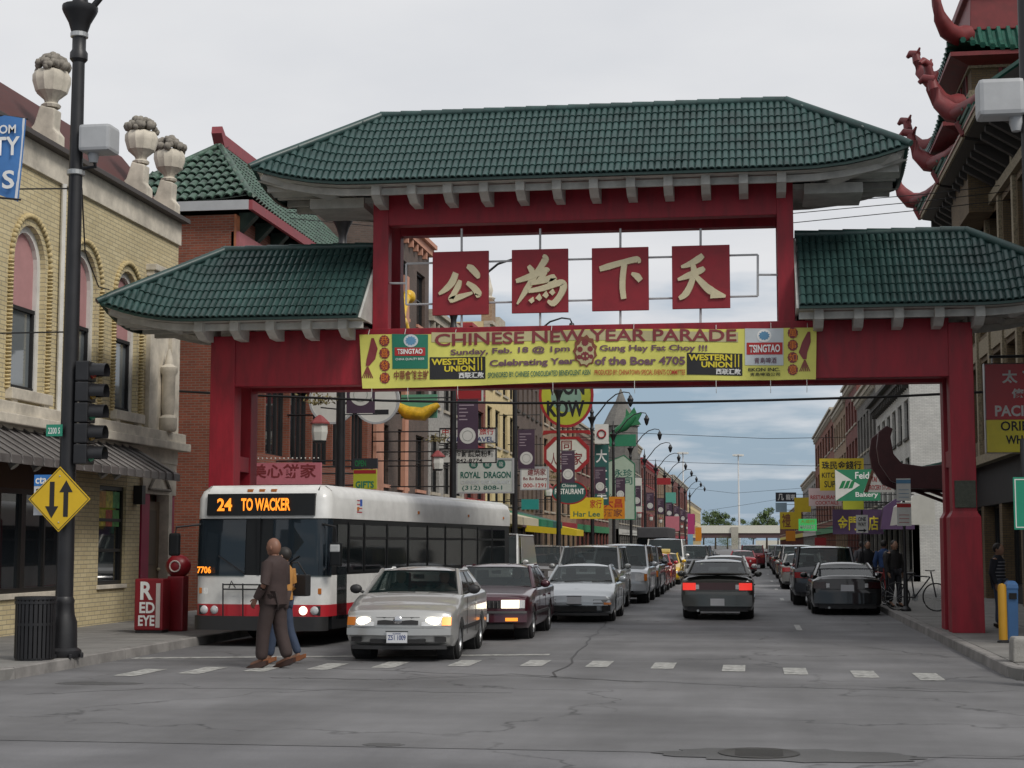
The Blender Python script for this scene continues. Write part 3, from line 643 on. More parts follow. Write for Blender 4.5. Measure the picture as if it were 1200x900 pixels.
for a, b in ARCH:
    c, r = (a+b)/2, (b-a)/2
    def prf(dr, z_=zs): return [(a-dr, z_)]+[(c+(r+dr)*cos(pi-pi*k/n), zsp+(r*1.12+dr)*sin(pi*k/n)) for k in range(n+1)]+[(b+dr, z_)]
    o = MB().loft([[pl(u0_, z0_, .1), pl(u0_, z0_, .2), pl(u1_, z1_, .2), pl(u1_, z1_, .1)] for (u0_, z0_), (u1_, z1_) in zip(prf(0), prf(-.13))]).build('window', WHF, bA)
    bar(o, 'sash_rail', DARK, pl, a+.13, b-.13, zs+.02, zs+.1, .12, .2); bar(o, 'sash_rail', DARK, pl, a+.13, b-.13, 6.0, 6.07, .12, .2); bar(o, 'sash_rail', DARK, pl, a+.13, a+.19, zs+.1, 6.0, .13, .2); bar(o, 'sash_rail', DARK, pl, b-.19, b-.13, zs+.1, 6.0, .13, .2)
    MB().add([pl(a+.13, zs+.1, .19), pl(b-.13, zs+.1, .19), pl(b-.13, 6.0, .19), pl(a+.13, 6.0, .19)], [(0, 1, 2, 3)]).build('pane', glassmat('pale_glass', (.15, .17, .18), 0, .04, 1.8), o)  # pane base colour is one even pale blue-grey, nothing modelled behind it
    q = [p for p in prf(-.13, 6.07)]
    MB().add([pl(u, z, .18) for u, z in q], [tuple(range(len(q)))]).build('lunette_panel', PINK, o)
    # twisted-rope brick surround: separate lumps too small to pick apart
    m = MB()
    pts = []
    for k in range(34): pts.append((a-.17, zs+(zsp-zs)*k/34))
    for k in range(27): t = pi-pi*k/26; pts.append((c+(r+.17)*cos(t), zsp+(r*1.12+.17)*sin(t)))
    for k in range(34): pts.append((b+.17, zsp-(zsp-zs)*k/34))
    for k, (u, z) in enumerate(pts):
        m.ball(pl(u, z, -.02), (.07, .085, .035) if k < 34 or k > 60 else (.07, .055, .055), 6, 4)
    m.build('rope_surround', rope, bA, smooth=50, kind='stuff')
    bar(bA, 'window_sill', STONE, pl, a-.2, b+.2, zs-.2, zs, -.14, .1, bevel=.015)
    for e in (a-.1, b-.1): bar(bA, 'sill_bracket', STONE, pl, e, e+.2, zs-.42, zs-.2, -.1, .02)
bar(bA, 'string_course', STONE, pl, Y0, Y1+.15, zl-.02, zl+.2, -.22, .1, bevel=.02); bar(bA, 'string_course', STONE, pl, Y0, Y1+.22, zl-.2, zl-.02, -.32, .1, bevel=.02); bar(bA, 'string_course', STONE, pl, Y0, Y1, zl-.5, zl-.2, -.08, .1)
bar(bA, 'frieze', STONE, pl, Y0, Y1+.02, ztop-.0, ztop+.52, -.06, .2, bevel=.01); bar(bA, 'gutter', mat('gutter_brown', (.06, .05, .045), .6), pl, Y0, Y1+.1, ztop+.52, ztop+.62, -.24, .2, bevel=.01)
# stone corner bay with pilasters
m = MB(); m.box(BL-.3, 33.55, zl, BL, Y1, ztop); m.build('corner_bay', YBR, bA)
for a in (33.6, 34.95):
    bar(bA, 'pilaster', STONE, pl, a, a+.5, zl+.2, 7.6, -.1, .1); bar(bA, 'pilaster_cap', STONE, pl, a-.06, a+.56, 7.6, 7.72, -.18, .1, bevel=.01); bar(bA, 'pilaster_cap', STONE, pl, a-.1, a+.6, 7.72, 7.86, -.24, .1, bevel=.02)
bar(bA, 'niche_panel', STONE, pl, 34.15, 34.9, zl+.2, 6.9, -.03, .1)
MB().lathe([(.16, 4.25), (.2, 4.3), (.2, 4.55), (.12, 4.62), (.15, 4.75), (.15, 5.5), (.2, 5.58), (.2, 5.68), (.1, 5.75), (.07, 5.95), (.02, 6.1)], (BL+.18, 34.55, 0), 12).build('niche_colonnette', STONE, bA, smooth=40)
# maroon roof slope, urns on scroll bases
MB().prism([(BL+.05, ztop+.6), (BL-.1, ztop+.62), (BL-1.35, ztop+2.1), (BL-8, ztop+2.1), (BL-8, ztop+.5)], 'y', Y0, 35.3).build('roof', PROOF, bA)
for px, py in ((62, 150), (167, 218), (200, 235)):
    q = PX(px, py, BL-.1); z0 = ztop+.6; cy = q.y
    o = MB().prism([(BL+.08, z0), (BL+.08, z0+.3), (BL-.02, z0+.42), (BL+.0, z0+.8), (BL-.3, z0+.88), (BL-.42, z0+.5), (BL-.75, z0+.2), (BL-.8, z0)], 'y', cy-.16, cy+.16).build('scroll_base', STONE, bA, bevel=.03)
    u = MB().lathe([(.17, 0), (.19, .05), (.12, .1), (.14, .16), (.3, .3), (.36, .5), (.36, .62), (.31, .7), (.22, .74)], (BL-.15, cy, z0+.85), 24, flute=-.07).build('urn', STONE, bA, smooth=30)
    q2 = random.Random(px); m = MB()
    for k in range(70):
        a_ = q2.uniform(0, 2*pi); rr = .34*sqrt(q2.random()); m.ball((BL-.15+rr*cos(a_), cy+rr*sin(a_), z0+1.6+.24*(1-(rr/.34)**2)+q2.uniform(-.04, .04)), q2.uniform(.06, .1), 6, 4)
    m.build('carved_fruit', mat('weathered_stone', (.22, .2, .17), .9, var=.3, scale=10), u, smooth=60, kind='stuff')
# street level
bar(bA, 'brick_pier', YBR, pl, 29.75, 31.25, .13, zl-.5, 0, .3); bar(bA, 'brick_pier', YBR, pl, 32.65, 33.45, .13, zl-.5, -.004, .3); bar(bA, 'brick_pier', YBR, pl, 31.25, 32.65, .13, .85, .004, .3); bar(bA, 'brick_pier', YBR, pl, 31.25, 32.65, 2.95, zl-.5, .004, .3); bar(bA, 'brick_plinth', YBR, pl, Y0, 29.75, .13, .78, .004, .3)
bar(bA, 'stone_sill', STONE, pl, Y0, 29.75, .78, .88, -.05, .3, bevel=.01); bar(bA, 'stone_sill', STONE, pl, 31.2, 32.7, .85, .93, -.05, .3, bevel=.01)
BF = mat('black_frame', (.014, .013, .012), .4)
for i in range(4): window_unit(bA, pl, 22.35+1.85*i, 22.35+1.85*(i+1), .88, 2.75, .1, BF, GLASS, (2, 1), 'shop_window', .09)
bar(bA, 'shop_fascia', mat('brown_fascia', (.05, .025, .012), .6), pl, Y0, 29.75, 2.75, zl-.5, .02, .3)
window_unit(bA, pl, 31.25, 32.65, .93, 2.95, .12, BF, GLASS, (1, 3), 'shop_window', .08)
for k, c in enumerate(((.6, .5, .05), (.5, .1, .05), (.12, .4, .1), (.55, .3, .08), (.6, .55, .1), (.1, .35, .12))): bar(bA, 'food_poster', flat('poster%d' % k, c, var=.45, scale=7), pl, 31.45+.36*(k % 3), 31.79+.36*(k % 3), 2.12+.38*(k//3), 2.46+.38*(k//3), .085, .1)
MAG = mat('magenta_paint', (.32, .015, .06), .5)
bar(bA, 'entrance_surround', STONE, pl, 33.45, Y1, 2.85, zl-.5, -.06, .3)
bar(bA, 'door_post', MAG, pl, 33.5, 33.95, .13, 2.85, -.03, .3); bar(bA, 'door_post', MAG, pl, 35.15, Y1-.02, .13, 2.85, -.03, .3); bar(bA, 'rope_column', STONE, pl, 34.95, 35.15, .13, 2.85, -.1, .2)
d = bar(bA, 'door', mat('taupe_door', (.16, .12, .08), .6), pl, 33.95, 34.95, .13, 2.7, .12, .2); bar(d, 'door_panel', mat('taupe_dark', (.1, .075, .05), .6), pl, 34.15, 34.75, 1.3, 2.5, .1, .12); MB().ball((BL-.08, 34.85, 1.2), .04).build('door_knob', GOLD, d)
tri = [(33.75, 2.95), (35.05, 2.95), (34.4, 3.5)]
for i in range(3):
    (u0_, z0_), (u1_, z1_) = tri[i], tri[(i+1) % 3]; MB().tube([pl(u0_, z0_, -.09), pl(u1_, z1_, -.09)], .035, 6).build('triangle_ornament', mat('weathered_stone', (.2, .2, .2)), bA)
bar(bA, 'wall_box', BLACK, pl, 33.05, 33.25, 2.6, 3.0, -.2, 0)
# standing-seam awning
AWN = mat('awning_metal', (.14, .13, .125), .45, metal=.3, var=.25)
MB().prism([(BL+.02, 3.82), (BL+1.05, 3.22), (BL+1.05, 3.08), (BL+1.02, 3.08), (BL+1.02, 3.2), (BL+.02, 3.76)], 'y', Y0, 33.0).build('awning', AWN, bA)
y = Y0+.2
while y < 33.0: MB().tube([(BL+.02, y, 3.84), (BL+1.05, y, 3.24), (BL+1.06, y, 3.09)], .022, 5).build('awning_seam', AWN, bA); y += .42
for y in (26.3, 27.2, 30.2, 30.9):
    l = MB().tube([(BL, y, 3.35), (BL+.25, y, 3.4), (BL+.42, y, 3.2)], [.02, .02, .02], 6).build('spot_lamp', STEEL, bA); MB().tube([(BL+.38, y, 3.26), (BL+.52, y, 3.08)], [.05, .085], 10).build('lamp_shade', STEEL, l, smooth=40)
for y in (28.98, ): MB().tube([pl(y, 3.9, -.08), pl(y, ztop, -.08)], .05, 8).build('downpipe', WHF, bA, smooth=40)
# --- red brick building with the green hip roof
bB = thing('brick_building', 'red brick building with green hip roof behind the left gate post', 'building')
B0, B1, zw = 39.6, 55.0, 10.2
CRED = mat('carmine_trim', (.26, .05, .06), .6, var=.12); PKT = mat('dull_pink_trim', (.36, .12, .13), .7, var=.15)
m = MB(); m.add([(-17, B0, 0), (BL, B0, 0), (BL, B0, zw), (-17, B0, zw)], [(0, 1, 2, 3)])
wins = [(B0+.5+2.4*i, B0+2.78+2.4*i) for i in range(6)]
grid_wall(m, B0, B1, 3.1, zw, [(a, b, 4.2, 6.4) for a, b in wins]+[(a, b, 7.2, 9.2) for a, b in wins], pl, .3)
m.box(-17, B0+.02, .1, BL-.4, B1, 3.1); m.box(-17, B0+.02, 3.1, BL-.5, B1-.02, zw-.02)
m.build('wall', RBR, bB)
for a, b in wins:
    window_unit(bB, pl, a, b, 4.2, 6.4, .25, DARK, GLASS, (4, 1)); window_unit(bB, pl, a, b, 7.2, 9.2, .25, CRED, GLASS, (2, 1))
bar(bB, 'corner_pier', mat('orange_pier', (.36, .13, .06), .8, var=.2), pl, B0-.02, B0+.35, 3.1, zw, -.03, .02)
bar(bB, 'fascia_band', PKT, pl, B0, B1, 9.25, 9.75, -.12, .1); bar(bB, 'fascia_band', CRED, pl, B0, B1, 6.5, 6.85, -.1, .1)
bar(bB, 'eave_fascia', CRED, pl, B0-.3, B1, 10.25, 10.5, -.55, -.45); MB().box(-17, B0-.35, 10.25, BL+.45, B0-.3, 10.5).build('eave_fascia', GREY, bB)
for i in range(11):
    y = B0+.3+1.4*i; MB().prism([(BL+.0, 9.75), (BL+.45, 10.2), (BL+.45, 10.3), (BL, 10.3)], 'y', y, y+.25).build('eave_bracket', mat('bracket_green', (.02, .045, .035), .6), bB)
hold = bpy.data.objects.new('tiled_roof', None); COL.objects.link(hold); hold.parent = bB; hold.location = (-14.5, 0, 0); hold.rotation_euler = (0, 0, pi/2)
OLDG = mat('old_green_tile', (.05, .1, .07), .5, var=.5, scale=5, dirt=.3)
mk_roof(hold, Roof(42.7, 52.2, 12.8, 10.5, 1.95, 3.35, 3.0, .15), 'roof_slope', 0, wd=.24, rows=9, base=mat('old_tile_bed', (.02, .03, .025), .8), tm=OLDG)
MB().box(-14.62, 42.6, 12.8, -14.38, 52.2, 13.15).build('ridge_beam', CRED, bB, bevel=.02); MB().prism([(43.1, 12.9), (42.45, 13.3), (42.4, 13.1), (42.7, 12.75)], 'x', -14.65, -14.35).build('ridge_horn', CRED, bB)
# ground floor shop with pink sign on its street end
bar(bB, 'shop_fascia', CRED, pl, B0, B1, 2.75, 3.1, -.05, .4)
for i in range(5): window_unit(bB, pl, B0+.2+3.0*i, B0+3.2+3.0*i, .5, 2.75, .2, BF, GLASS, (2, 1), 'shop_window')
MB().box(BL-.35, B0, 0.1, BL-.25, B1, 2.75).build('shop_back', DARK, bB)
# meter boxes and bent aerial
MB().box(-13.85, 39.48, 7.6, -13.6, 39.6, 8.5).build('meter_box', GREY, bB, bevel=.02); MB().box(-13.45, 39.53, 4, -13.28, 39.6, 7.6).build('cable_duct', GREY, bB)
# --- generic street-front building
def shop(label, side, y0, y1, z, wm, trim, floors, nwin, shopcol, name='shop_building', depth=9, cornice=.35, winm=None, ww=.62, awning=None, par=0):
    xb = BL if side < 0 else BR; sg = 1 if side < 0 else -1
    P = lambda u, zz, d: (xb-sg*d, u, zz)
    o = thing(name, label, 'building', group='shop buildings along the street')
    W = (y1-y0)/nwin; fh = (z-.7-3.5)/floors; H = []
    for f in range(floors):
        for i in range(nwin):
            c = y0+W*(i+.5); H.append((c-W*ww/2, c+W*ww/2, 3.9+fh*f, 3.9+fh*f+fh*.66))
    m = MB(); grid_wall(m, y0, y1, 3.3, z, H, P, .22)
    xo = xb-sg*depth
    m.add([(xb, y0, 0), (xo, y0, 0), (xo, y0, z), (xb, y0, z)], [(0, 1, 2, 3)]); m.add([(xb, y1, 0), (xo, y1, 0), (xo, y1, z), (xb, y1, z)], [(0, 1, 2, 3)])
    m.add([(xb, y0, z), (xo, y0, z), (xo, y1, z), (xb, y1, z)], [(0, 1, 2, 3)]); m.box(xb-sg*.6, y0+.02, .1, xb-sg*.5, y1-.02, z-.05)
    m.build('wall', wm, o)
    for h in H: window_unit(o, P, *h, .18, winm or BF, GLASS, (1, 2)); 
    for h in H: bar(o, 'window_sill', trim, P, h[0]-.1, h[1]+.1, h[2]-.12, h[2], -.08, .05)
    bar(o, 'cornice', trim, P, y0-.02, y1+.02, z-.45, z-.15, -cornice*.6, .1); bar(o, 'cornice', trim, P, y0-.03, y1+.03, z-.15, z+.02, -cornice, .1)
    nb = int((y1-y0)/.9)
    for i in range(nb): bar(o, 'cornice_bracket', trim, P, y0+.3+i*.9, y0+.5+i*.9, z-.75, z-.45, -cornice*.5, .05)
    bar(o, 'shop_fascia', shopcol, P, y0, y1, 2.75, 3.3, -.08, .3)
    ns = max(1, int((y1-y0)/3))
    for i in range(ns):
        a = y0+(y1-y0)*i/ns; bar(o, 'pier', wm, P, a, a+.3, .13, 2.75, 0, .3); window_unit(o, P, a+.3, y0+(y1-y0)*(i+1)/ns, .55, 2.75, .2, BF, GLASS, (2, 1), 'shop_window')
    bar(o, 'stall_riser', trim, P, y0, y1, .13, .55, .12, .3)
    if awning is not None:
        t = 0 if side < 0 else 1
        MB().prism([(xb, 3.1), (xb+sg*.8, 2.95), (xb+sg*1.2, 2.6), (xb+sg*1.25, 2.3), (xb+sg*1.2, 2.3), (xb+sg*1.1, 2.55), (xb, 2.9)], 'y', y0+.4, y1-.5).build('awning', awning, o)
    if par: bar(o, 'parapet_block', trim, P, (y0+y1)/2-1, (y0+y1)/2+1, z, z+par, -.05, .3)
    return o
BRN = brick('brown_brick', (.14, .095, .075), (.1, .07, .055), (.12, .1, .09)); SAL = mat('salmon_stucco', (.5, .25, .17), .8, var=.12); GST = mat('grey_stucco', (.3, .29, .27), .85, var=.35, scale=6)
CRM = mat('cream_stucco', (.6, .48, .26), .8, var=.12); TAN = brick('tan_brick', (.36, .24, .15), (.3, .19, .11), (.25, .2, .16)); DBR = brick('dark_red_brick', (.22, .05, .035), (.17, .04, .03), (.14, .1, .09)); GBR = brick('grey_brick', (.2, .19, .17), (.16, .15, .14), (.12, .12, .11))
WBR = brick('white_brick', (.6, .6, .57), (.52, .52, .5), (.4, .4, .38), grime=.2)
TRM = mat('stone_trim', (.4, .36, .29), .8, var=.2); DTR = mat('dark_trim', (.04, .035, .03), .7); RTR = mat('red_trim', (.3, .025, .03), .6)
SC = [flat('shop%d' % i, c) for i, c in enumerate(((.3, .02, .03), (.03, .2, .08), (.5, .42, .05), (.06, .03, .08), (.5, .5, .46), (.05, .12, .3)))]
dragon_b = shop('tall brown brick building with salmon front next to the green hip roof', -1, 55.2, 65, 14.0, BRN, SAL, 3, 3, SC[0], ww=.5)
bar(dragon_b, 'salmon_pilaster', SAL, pl, 55.2, 56.4, 3.3, 12.2, -.12, .05); bar(dragon_b, 'salmon_pilaster', SAL, pl, 60, 60.6, 3.3, 12, -.12, .05)
shop('grey stone-clad shop building behind the restaurant signs', -1, 65.1, 73.5, 11.4, GST, TRM, 2, 3, SC[4])
shop('narrow dark red brick shop building beyond the grey stone one', -1, 73.6, 79.5, 12.0, DBR, RTR, 3, 2, SC[1])
castle = shop('cream stucco building with a crenellated parapet and finial', -1, 79.6, 90, 12.9, CRM, TRM, 3, 4, SC[2], par=.8)
bar(castle, 'chimney_turret', TAN, pl, 81.2, 82.4, 12.9, 14.3, -.05, .5); MB().lathe([(.3, 14.3), (.35, 14.4), (.15, 14.5), (.22, 14.8), (.12, 15.2), (.03, 15.6)], (BL-.2, 81.8, 0), 10).build('finial', STONE, castle, smooth=40)
shop('brown building with close upright ribs behind the round yellow sign', -1, 90.1, 102, 12.4, BRN, DTR, 3, 6, SC[3], ww=.4)
shop('tan brick shop building behind the octagonal sign', -1, 102.1, 122, 12.6, TAN, TRM, 3, 6, SC[0])
shop('red brick shop building near the green dragon sign', -1, 122.1, 150, 11.0, DBR, TRM, 2, 8, SC[1])
tur = shop('grey building with a pointed corner turret down the left side', -1, 162, 195, 13.2, GBR, TRM, 3, 9, SC[4])
MB().lathe([(1.7, 9), (1.7, 13.5), (1.9, 13.6), (1.2, 15), (.5, 16.2), (.05, 17.4)], (BL+.2, 163, 0), 10).build('turret', GBR, tur, smooth=25)
shop('low red brick shop beyond the grey turret building', -1, 196, 230, 12.2, DBR, RTR, 3, 8, SC[2])
shop('tan shop building far down the left side', -1, 231, 275, 12.8, TAN, TRM, 2, 9, SC[5]); shop('dark brick building farthest down the left side', -1, 276, 340, 13.5, DBR, TRM, 2, 10, SC[0]); shop('pale stucco building at the far left end of the street', -1, 341, 430, 11, CRM, TRM, 2, 12, SC[3])
# right side
shop('white painted brick building with dark bracketed cornice on the right', 1, 73, 92, 9.4, WBR, DTR, 2, 6, SC[4], awning=flat('awn_green', (.02, .15, .07)), cornice=.6)
shop('grey brick shop building beyond the white painted one on the right', 1, 92.1, 108, 11.2, GBR, TRM, 2, 6, SC[3])
shop('narrow red brick building beyond the grey one on the right', 1, 108.1, 121, 13.0, DBR, TRM, 3, 4, SC[0]); shop('tan brick building between two red ones on the right', 1, 121.1, 138, 12.6, TAN, TRM, 3, 5, SC[2]); shop('square red brick building with small windows on the right', 1, 138.1, 178, 13.2, RBR, TRM, 3, 7, SC[1]); shop('low pale building far down the right side', 1, 178.1, 222, 9.6, GST, TRM, 2, 8, SC[4]); shop('low brick row farthest down the right side', 1, 222.1, 400, 7.5, DBR, TRM, 1, 16, SC[2])
# --- the large pagoda-roofed building on the right
bR = thing('pagoda_building', 'large tan brick building with tiled pagoda turrets on the right', 'building')
OLB = brick('ochre_brick', (.17, .115, .055), (.13, .09, .045), (.08, .065, .05)); TERRA = mat('terracotta_red', (.16, .018, .02), .55, var=.2); TGR = mat('turret_tile', (.014, .085, .06), .35, var=.3, scale=4); CARV = mat('carved_cream', (.24, .2, .13), .8, var=.5, scale=18)
pr = lambda u, z, d: (BR+d, u, z)
R0, R1, zR = 25.5, 55.2, 12.4
cols = [(R0+.6+2.5*i, R0+2.5+2.5*i) for i in range(11)]
m = MB(); grid_wall(m, R0, R1, 4.3, zR, [(a, b, 4.9, 7.2) for a, b in cols]+[(a, b, 8.0, 11.2) for a, b in cols], pr, .5)
m.add([(BR, R1, 0), (BR+12, R1, 0), (BR+12, R1, zR), (BR, R1, zR)], [(0, 1, 2, 3)]); m.add([(BR, R0, 0), (BR+12, R0, 0), (BR+12, R0, zR), (BR, R0, zR)], [(0, 1, 2, 3)]); m.box(BR+.8, R0+.02, .1, BR+12, R1-.02, zR-.05)
m.build('wall', OLB, bR)
for a, b in cols:
    window_unit(bR, pr, a, b, 4.9, 7.2, .45, BF, GLASS, (2, 2)); window_unit(bR, pr, a, b, 8.0, 11.2, .45, BF, GLASS, (2, 2))
    bar(bR, 'carved_panel', CARV, pr, a, b, 7.35, 7.85, -.06, .05); bar(bR, 'pilaster', CARV, pr, a-.42, a-.12, 4.3, zR-.1, -.1, .05)
bar(bR, 'ledge', CARV, pr, R0, R1, 4.1, 4.35, -.3, .2); bar(bR, 'ledge', CARV, pr, R0, R1, 11.4, 11.7, -.15, .2)
bar(bR, 'shop_fascia', DARK, pr, R0, R1, 2.9, 4.1, -.03, .4)
for i in range(8):
    a = R0+3.6*i; bar(bR, 'shop_pier', OLB, pr, a, a+.5, .13, 2.9, -.02, .4); window_unit(bR, pr, a+.5, min(R1, a+3.6), .6, 2.9, .35, BF, GLASS, (2, 1), 'shop_window'); bar(bR, 'stall_riser', DARK, pr, a+.5, min(R1, a+3.6), .13, .6, .25, .4)
bar(bR, 'window_notice', flat('notice', (.5, .42, .25), var=.5, scale=8), pr, 44.6, 45.2, 1.4, 2.7, .2, .3)
# deep bracketed eave in three runs, each ending in an upswept corner
XE = BR-1.2
for y0_, y1_ in ((39.3, 43.4), (43.7, 49.2), (49.5, 54.6)):
    MB().prism([(BR+.6, 13.9), (XE, 12.7), (XE, 12.5), (BR-.05, 12.3), (BR+.6, 12.2)], 'y', y0_, y1_).build('eave', DTR, bR)
    m = MB(); y = y0_+.1
    while y < y1_: m.tube([(BR+.6, y, 13.98), (XE-.02, y, 12.74)], .1, 6); y += .42
    m.build('eave_tiles', TGR, bR, smooth=40, kind='stuff')
    MB().box(XE-.06, y0_, 12.52, XE+.02, y1_, 12.66).build('eave_lip', CARV, bR); MB().box(XE-.1, y0_, 12.66, XE-.01, y1_, 12.72).build('eave_lip', mat('lip_pink', (.4, .25, .22), .7, var=.3, scale=12), bR)
    y = y0_+.3
    while y < y1_: MB().prism([(BR, 11.75), (XE+.3, 12.3), (XE+.3, 12.5), (BR, 12.45)], 'y', y, y+.2).build('eave_bracket', DTR, bR); y += .8
def horn(parent, base, d, s, m_=TERRA):
    """upswept dragon-headed corner ornament: base point, outward horizontal direction d, size s."""
    b = Vector(base); d = Vector(d).normalized()
    prof = [(-.9, .15), (-.4, .0), (.05, .1), (.35, .42), (.5, .8), (.55, 1.05)]; P = [b+d*(u*s)+Vector((0, 0, v*s)) for u, v in prof]
    m = MB(); m.tube(P, [.3*s, .3*s, .27*s, .21*s, .15*s, .13*s], 8); e = P[-1]
    m.tube([e-d*.1*s, e+d*.22*s+Vector((0, 0, .1*s)), e+d*.36*s+Vector((0, 0, .0))], [.13*s, .12*s, .06*s], 8); m.tube([e-d*.05*s, e-d*.18*s+Vector((0, 0, .22*s))], [.08*s, .03*s], 6)
    return m.build('roof_horn', m_, parent, smooth=50)
def pagoda_roof(parent, cx_, cy_, z0, rw, rt, h, lift=.5):
    """square flared tiled roof tier."""
    m = MB(); rings = []
    for i in range(7):
        t = i/6; w_ = rw+(rt-rw)*t; z = z0+h*t**1.5
        ring = []
        for sd in range(4):
            for k in range(8):
                u = -1+2*k/8; x, y = {0: (u, -1), 1: (1, u), 2: (-u, 1), 3: (-1, -u)}[sd]
                ring.append((cx_+x*w_, cy_+y*w_, z+lift*(abs(u)**3)*(1-t)**2))
        rings.append(ring)
    m.loft(rings); o = m.build('tier_roof', TGR, parent, smooth=30)
    t2 = MB()
    for sd in range(4):
        n_ = int(rw*2/.26)
        for k in range(n_):
            u = -1+2*(k+.5)/n_; path = []
            for i in range(6):
                t = i/5; w_ = rw+(rt-rw)*t
                if abs(u)*rw > w_ and i: break
                uu = u*rw/w_; x, y = {0: (uu, -1), 1: (1, uu), 2: (-uu, 1), 3: (-1, -uu)}[sd]; path.append((cx_+x*w_, cy_+y*w_, z0+h*t**1.5+lift*min(1, abs(uu))**3*(1-t)**2+.02))
            if len(path) > 1: t2.tube(path, .09, 6)
    t2.build('tier_tiles', TGR, o, smooth=45, kind='stuff')
    MB().loft([[(cx_+x*(rw-e), cy_+y*(rw-e), z0+dz) for x, y in ((-1, -1), (1, -1), (1, 1), (-1, 1))] for e, dz in ((.05, -.02), (.05, -.14), (.35, -.2), (.8, -.32))]).build('tier_soffit', TERRA, parent)
    for x in (-1, 1):
        for y in (-1, 1): horn(o, (cx_+x*rw, cy_+y*rw, z0+lift), (x, y, 0), .95)
    return o
def turret(cx_, cy_, z0, top=True):
    o = bpy.data.objects.new('turret', None); COL.objects.link(o); o.parent = bR
    MB().box(cx_-1.95, cy_-1.95, z0-2.5, cx_+1.95, cy_+1.95, z0).build('turret_wall', OLB, o)
    pagoda_roof(o, cx_, cy_, z0, 2.75, 1.8, .9)
    MB().box(cx_-1.75, cy_-1.75, z0+.7, cx_+1.75, cy_+1.75, z0+2.05).build('turret_wall', OLB, o)
    for s in (-.62, .62): MB().box(cx_+s-.36, cy_-1.8, z0+1.05, cx_+s+.36, cy_-1.74, z0+1.8).build('turret_window', TERRA, o); MB().box(cx_+s-.26, cy_-1.82, z0+1.12, cx_+s+.26, cy_-1.8, z0+1.73).build('pane', GLASS, o)
    for s in (-.62, .62): MB().box(cx_-1.8, cy_+s-.36, z0+1.05, cx_-1.74, cy_+s+.36, z0+1.8).build('turret_window', TERRA, o); MB().box(cx_-1.82, cy_+s-.26, z0+1.12, cx_-1.8, cy_+s+.26, z0+1.73).build('pane', GLASS, o)
    for dz in (.85, 1.75): MB().box(cx_-1.83, cy_-1.83, z0+dz, cx_+1.83, cy_+1.83, z0+dz+.25).build('carved_band', CARV, o)
    pagoda_roof(o, cx_, cy_, z0+2.1, 2.45, 1.6, .95)
    MB().loft([[(cx_+x*e, cy_+y*e, z) for x, y in ((-1, -1), (1, -1), (1, 1), (-1, 1))] for z, e in ((z0+2.9, 1.75), (z0+3.95, 1.7), (z0+4.0, 1.85), (z0+4.25, 1.85), (z0+4.3, 1.5), (z0+5.5, 1.2), (z0+6.5, .15))]).build('turret_crown', TERRA, o, bevel=.03)
turret(8.25, 49.0, 13.7)
# upswept corners: tiled wedge closing each eave run, dragon-head horn on top
for y1_ in (43.4, 49.2, 54.6):
    o = MB().add([(XE, y1_, 12.62), (XE+.05, y1_-2.6, 12.75), (XE-.25, y1_+.25, 13.25), (BR+.4, y1_, 13.7), (BR+.4, y1_-2.6, 13.8), (BR+.2, y1_+.2, 13.9)], [(0, 1, 2), (3, 5, 4), (0, 2, 5, 3), (1, 4, 5, 2), (0, 3, 4, 1)]).build('upswept_corner', TGR, bR)
    for k in range(1, 5):
        t = k/5; MB().tube([Vector((XE, y1_, 12.62)).lerp(Vector((XE-.25, y1_+.25, 13.25)), t)+Vector((-.03, 0, 0)), Vector((XE+.05, y1_-2.6, 12.75)).lerp(Vector((XE-.25, y1_+.25, 13.25)), t)+Vector((-.03, 0, 0))], .06, 6).build('corner_tile_roll', TGR, o)
    MB().tube([(XE-.04, y1_+.03, 12.55), (XE-.16, y1_+.12, 12.9), (XE-.3, y1_+.28, 13.3)], [.1, .13, .16], 8).build('corner_ridge', TERRA, o, smooth=50)
    MB().tube([(XE-.28, y1_+.25, 13.2), (XE+.1, y1_-1.4, 13.05), (XE+.4, y1_-2.7, 13.2)], [.18, .2, .12], 8).build('corner_ridge', TERRA, o, smooth=50)
    horn(bR, (XE-.3, y1_+.3, 13.15), (-1, .5, 0), 1.0)
MB().box(BR-.35, 33.6, 4.35, BR+4, 38.6, 18.5).build('corner_bay', OLB, bR)
for z in (7.3, 10.9, 14.6): MB().box(BR-.5, 33.5, z, BR+4, 38.75, z+.55).build('carved_band', CARV, bR)
for y in (34.4, 36.3): window_unit(bR, lambda u, z, d: (BR-.36-.02+d, u, z), y, y+1.3, 8.2, 10.6, .03, BF, GLASS, (2, 2)); window_unit(bR, lambda u, z, d: (BR-.36-.02+d, u, z), y, y+1.3, 11.7, 14.2, .03, BF, GLASS, (2, 2))
for y in (33.65, 38.3): MB().box(BR-.45, y, 4.35, BR-.3, y+.28, 18.4).build('pilaster', CARV, bR)
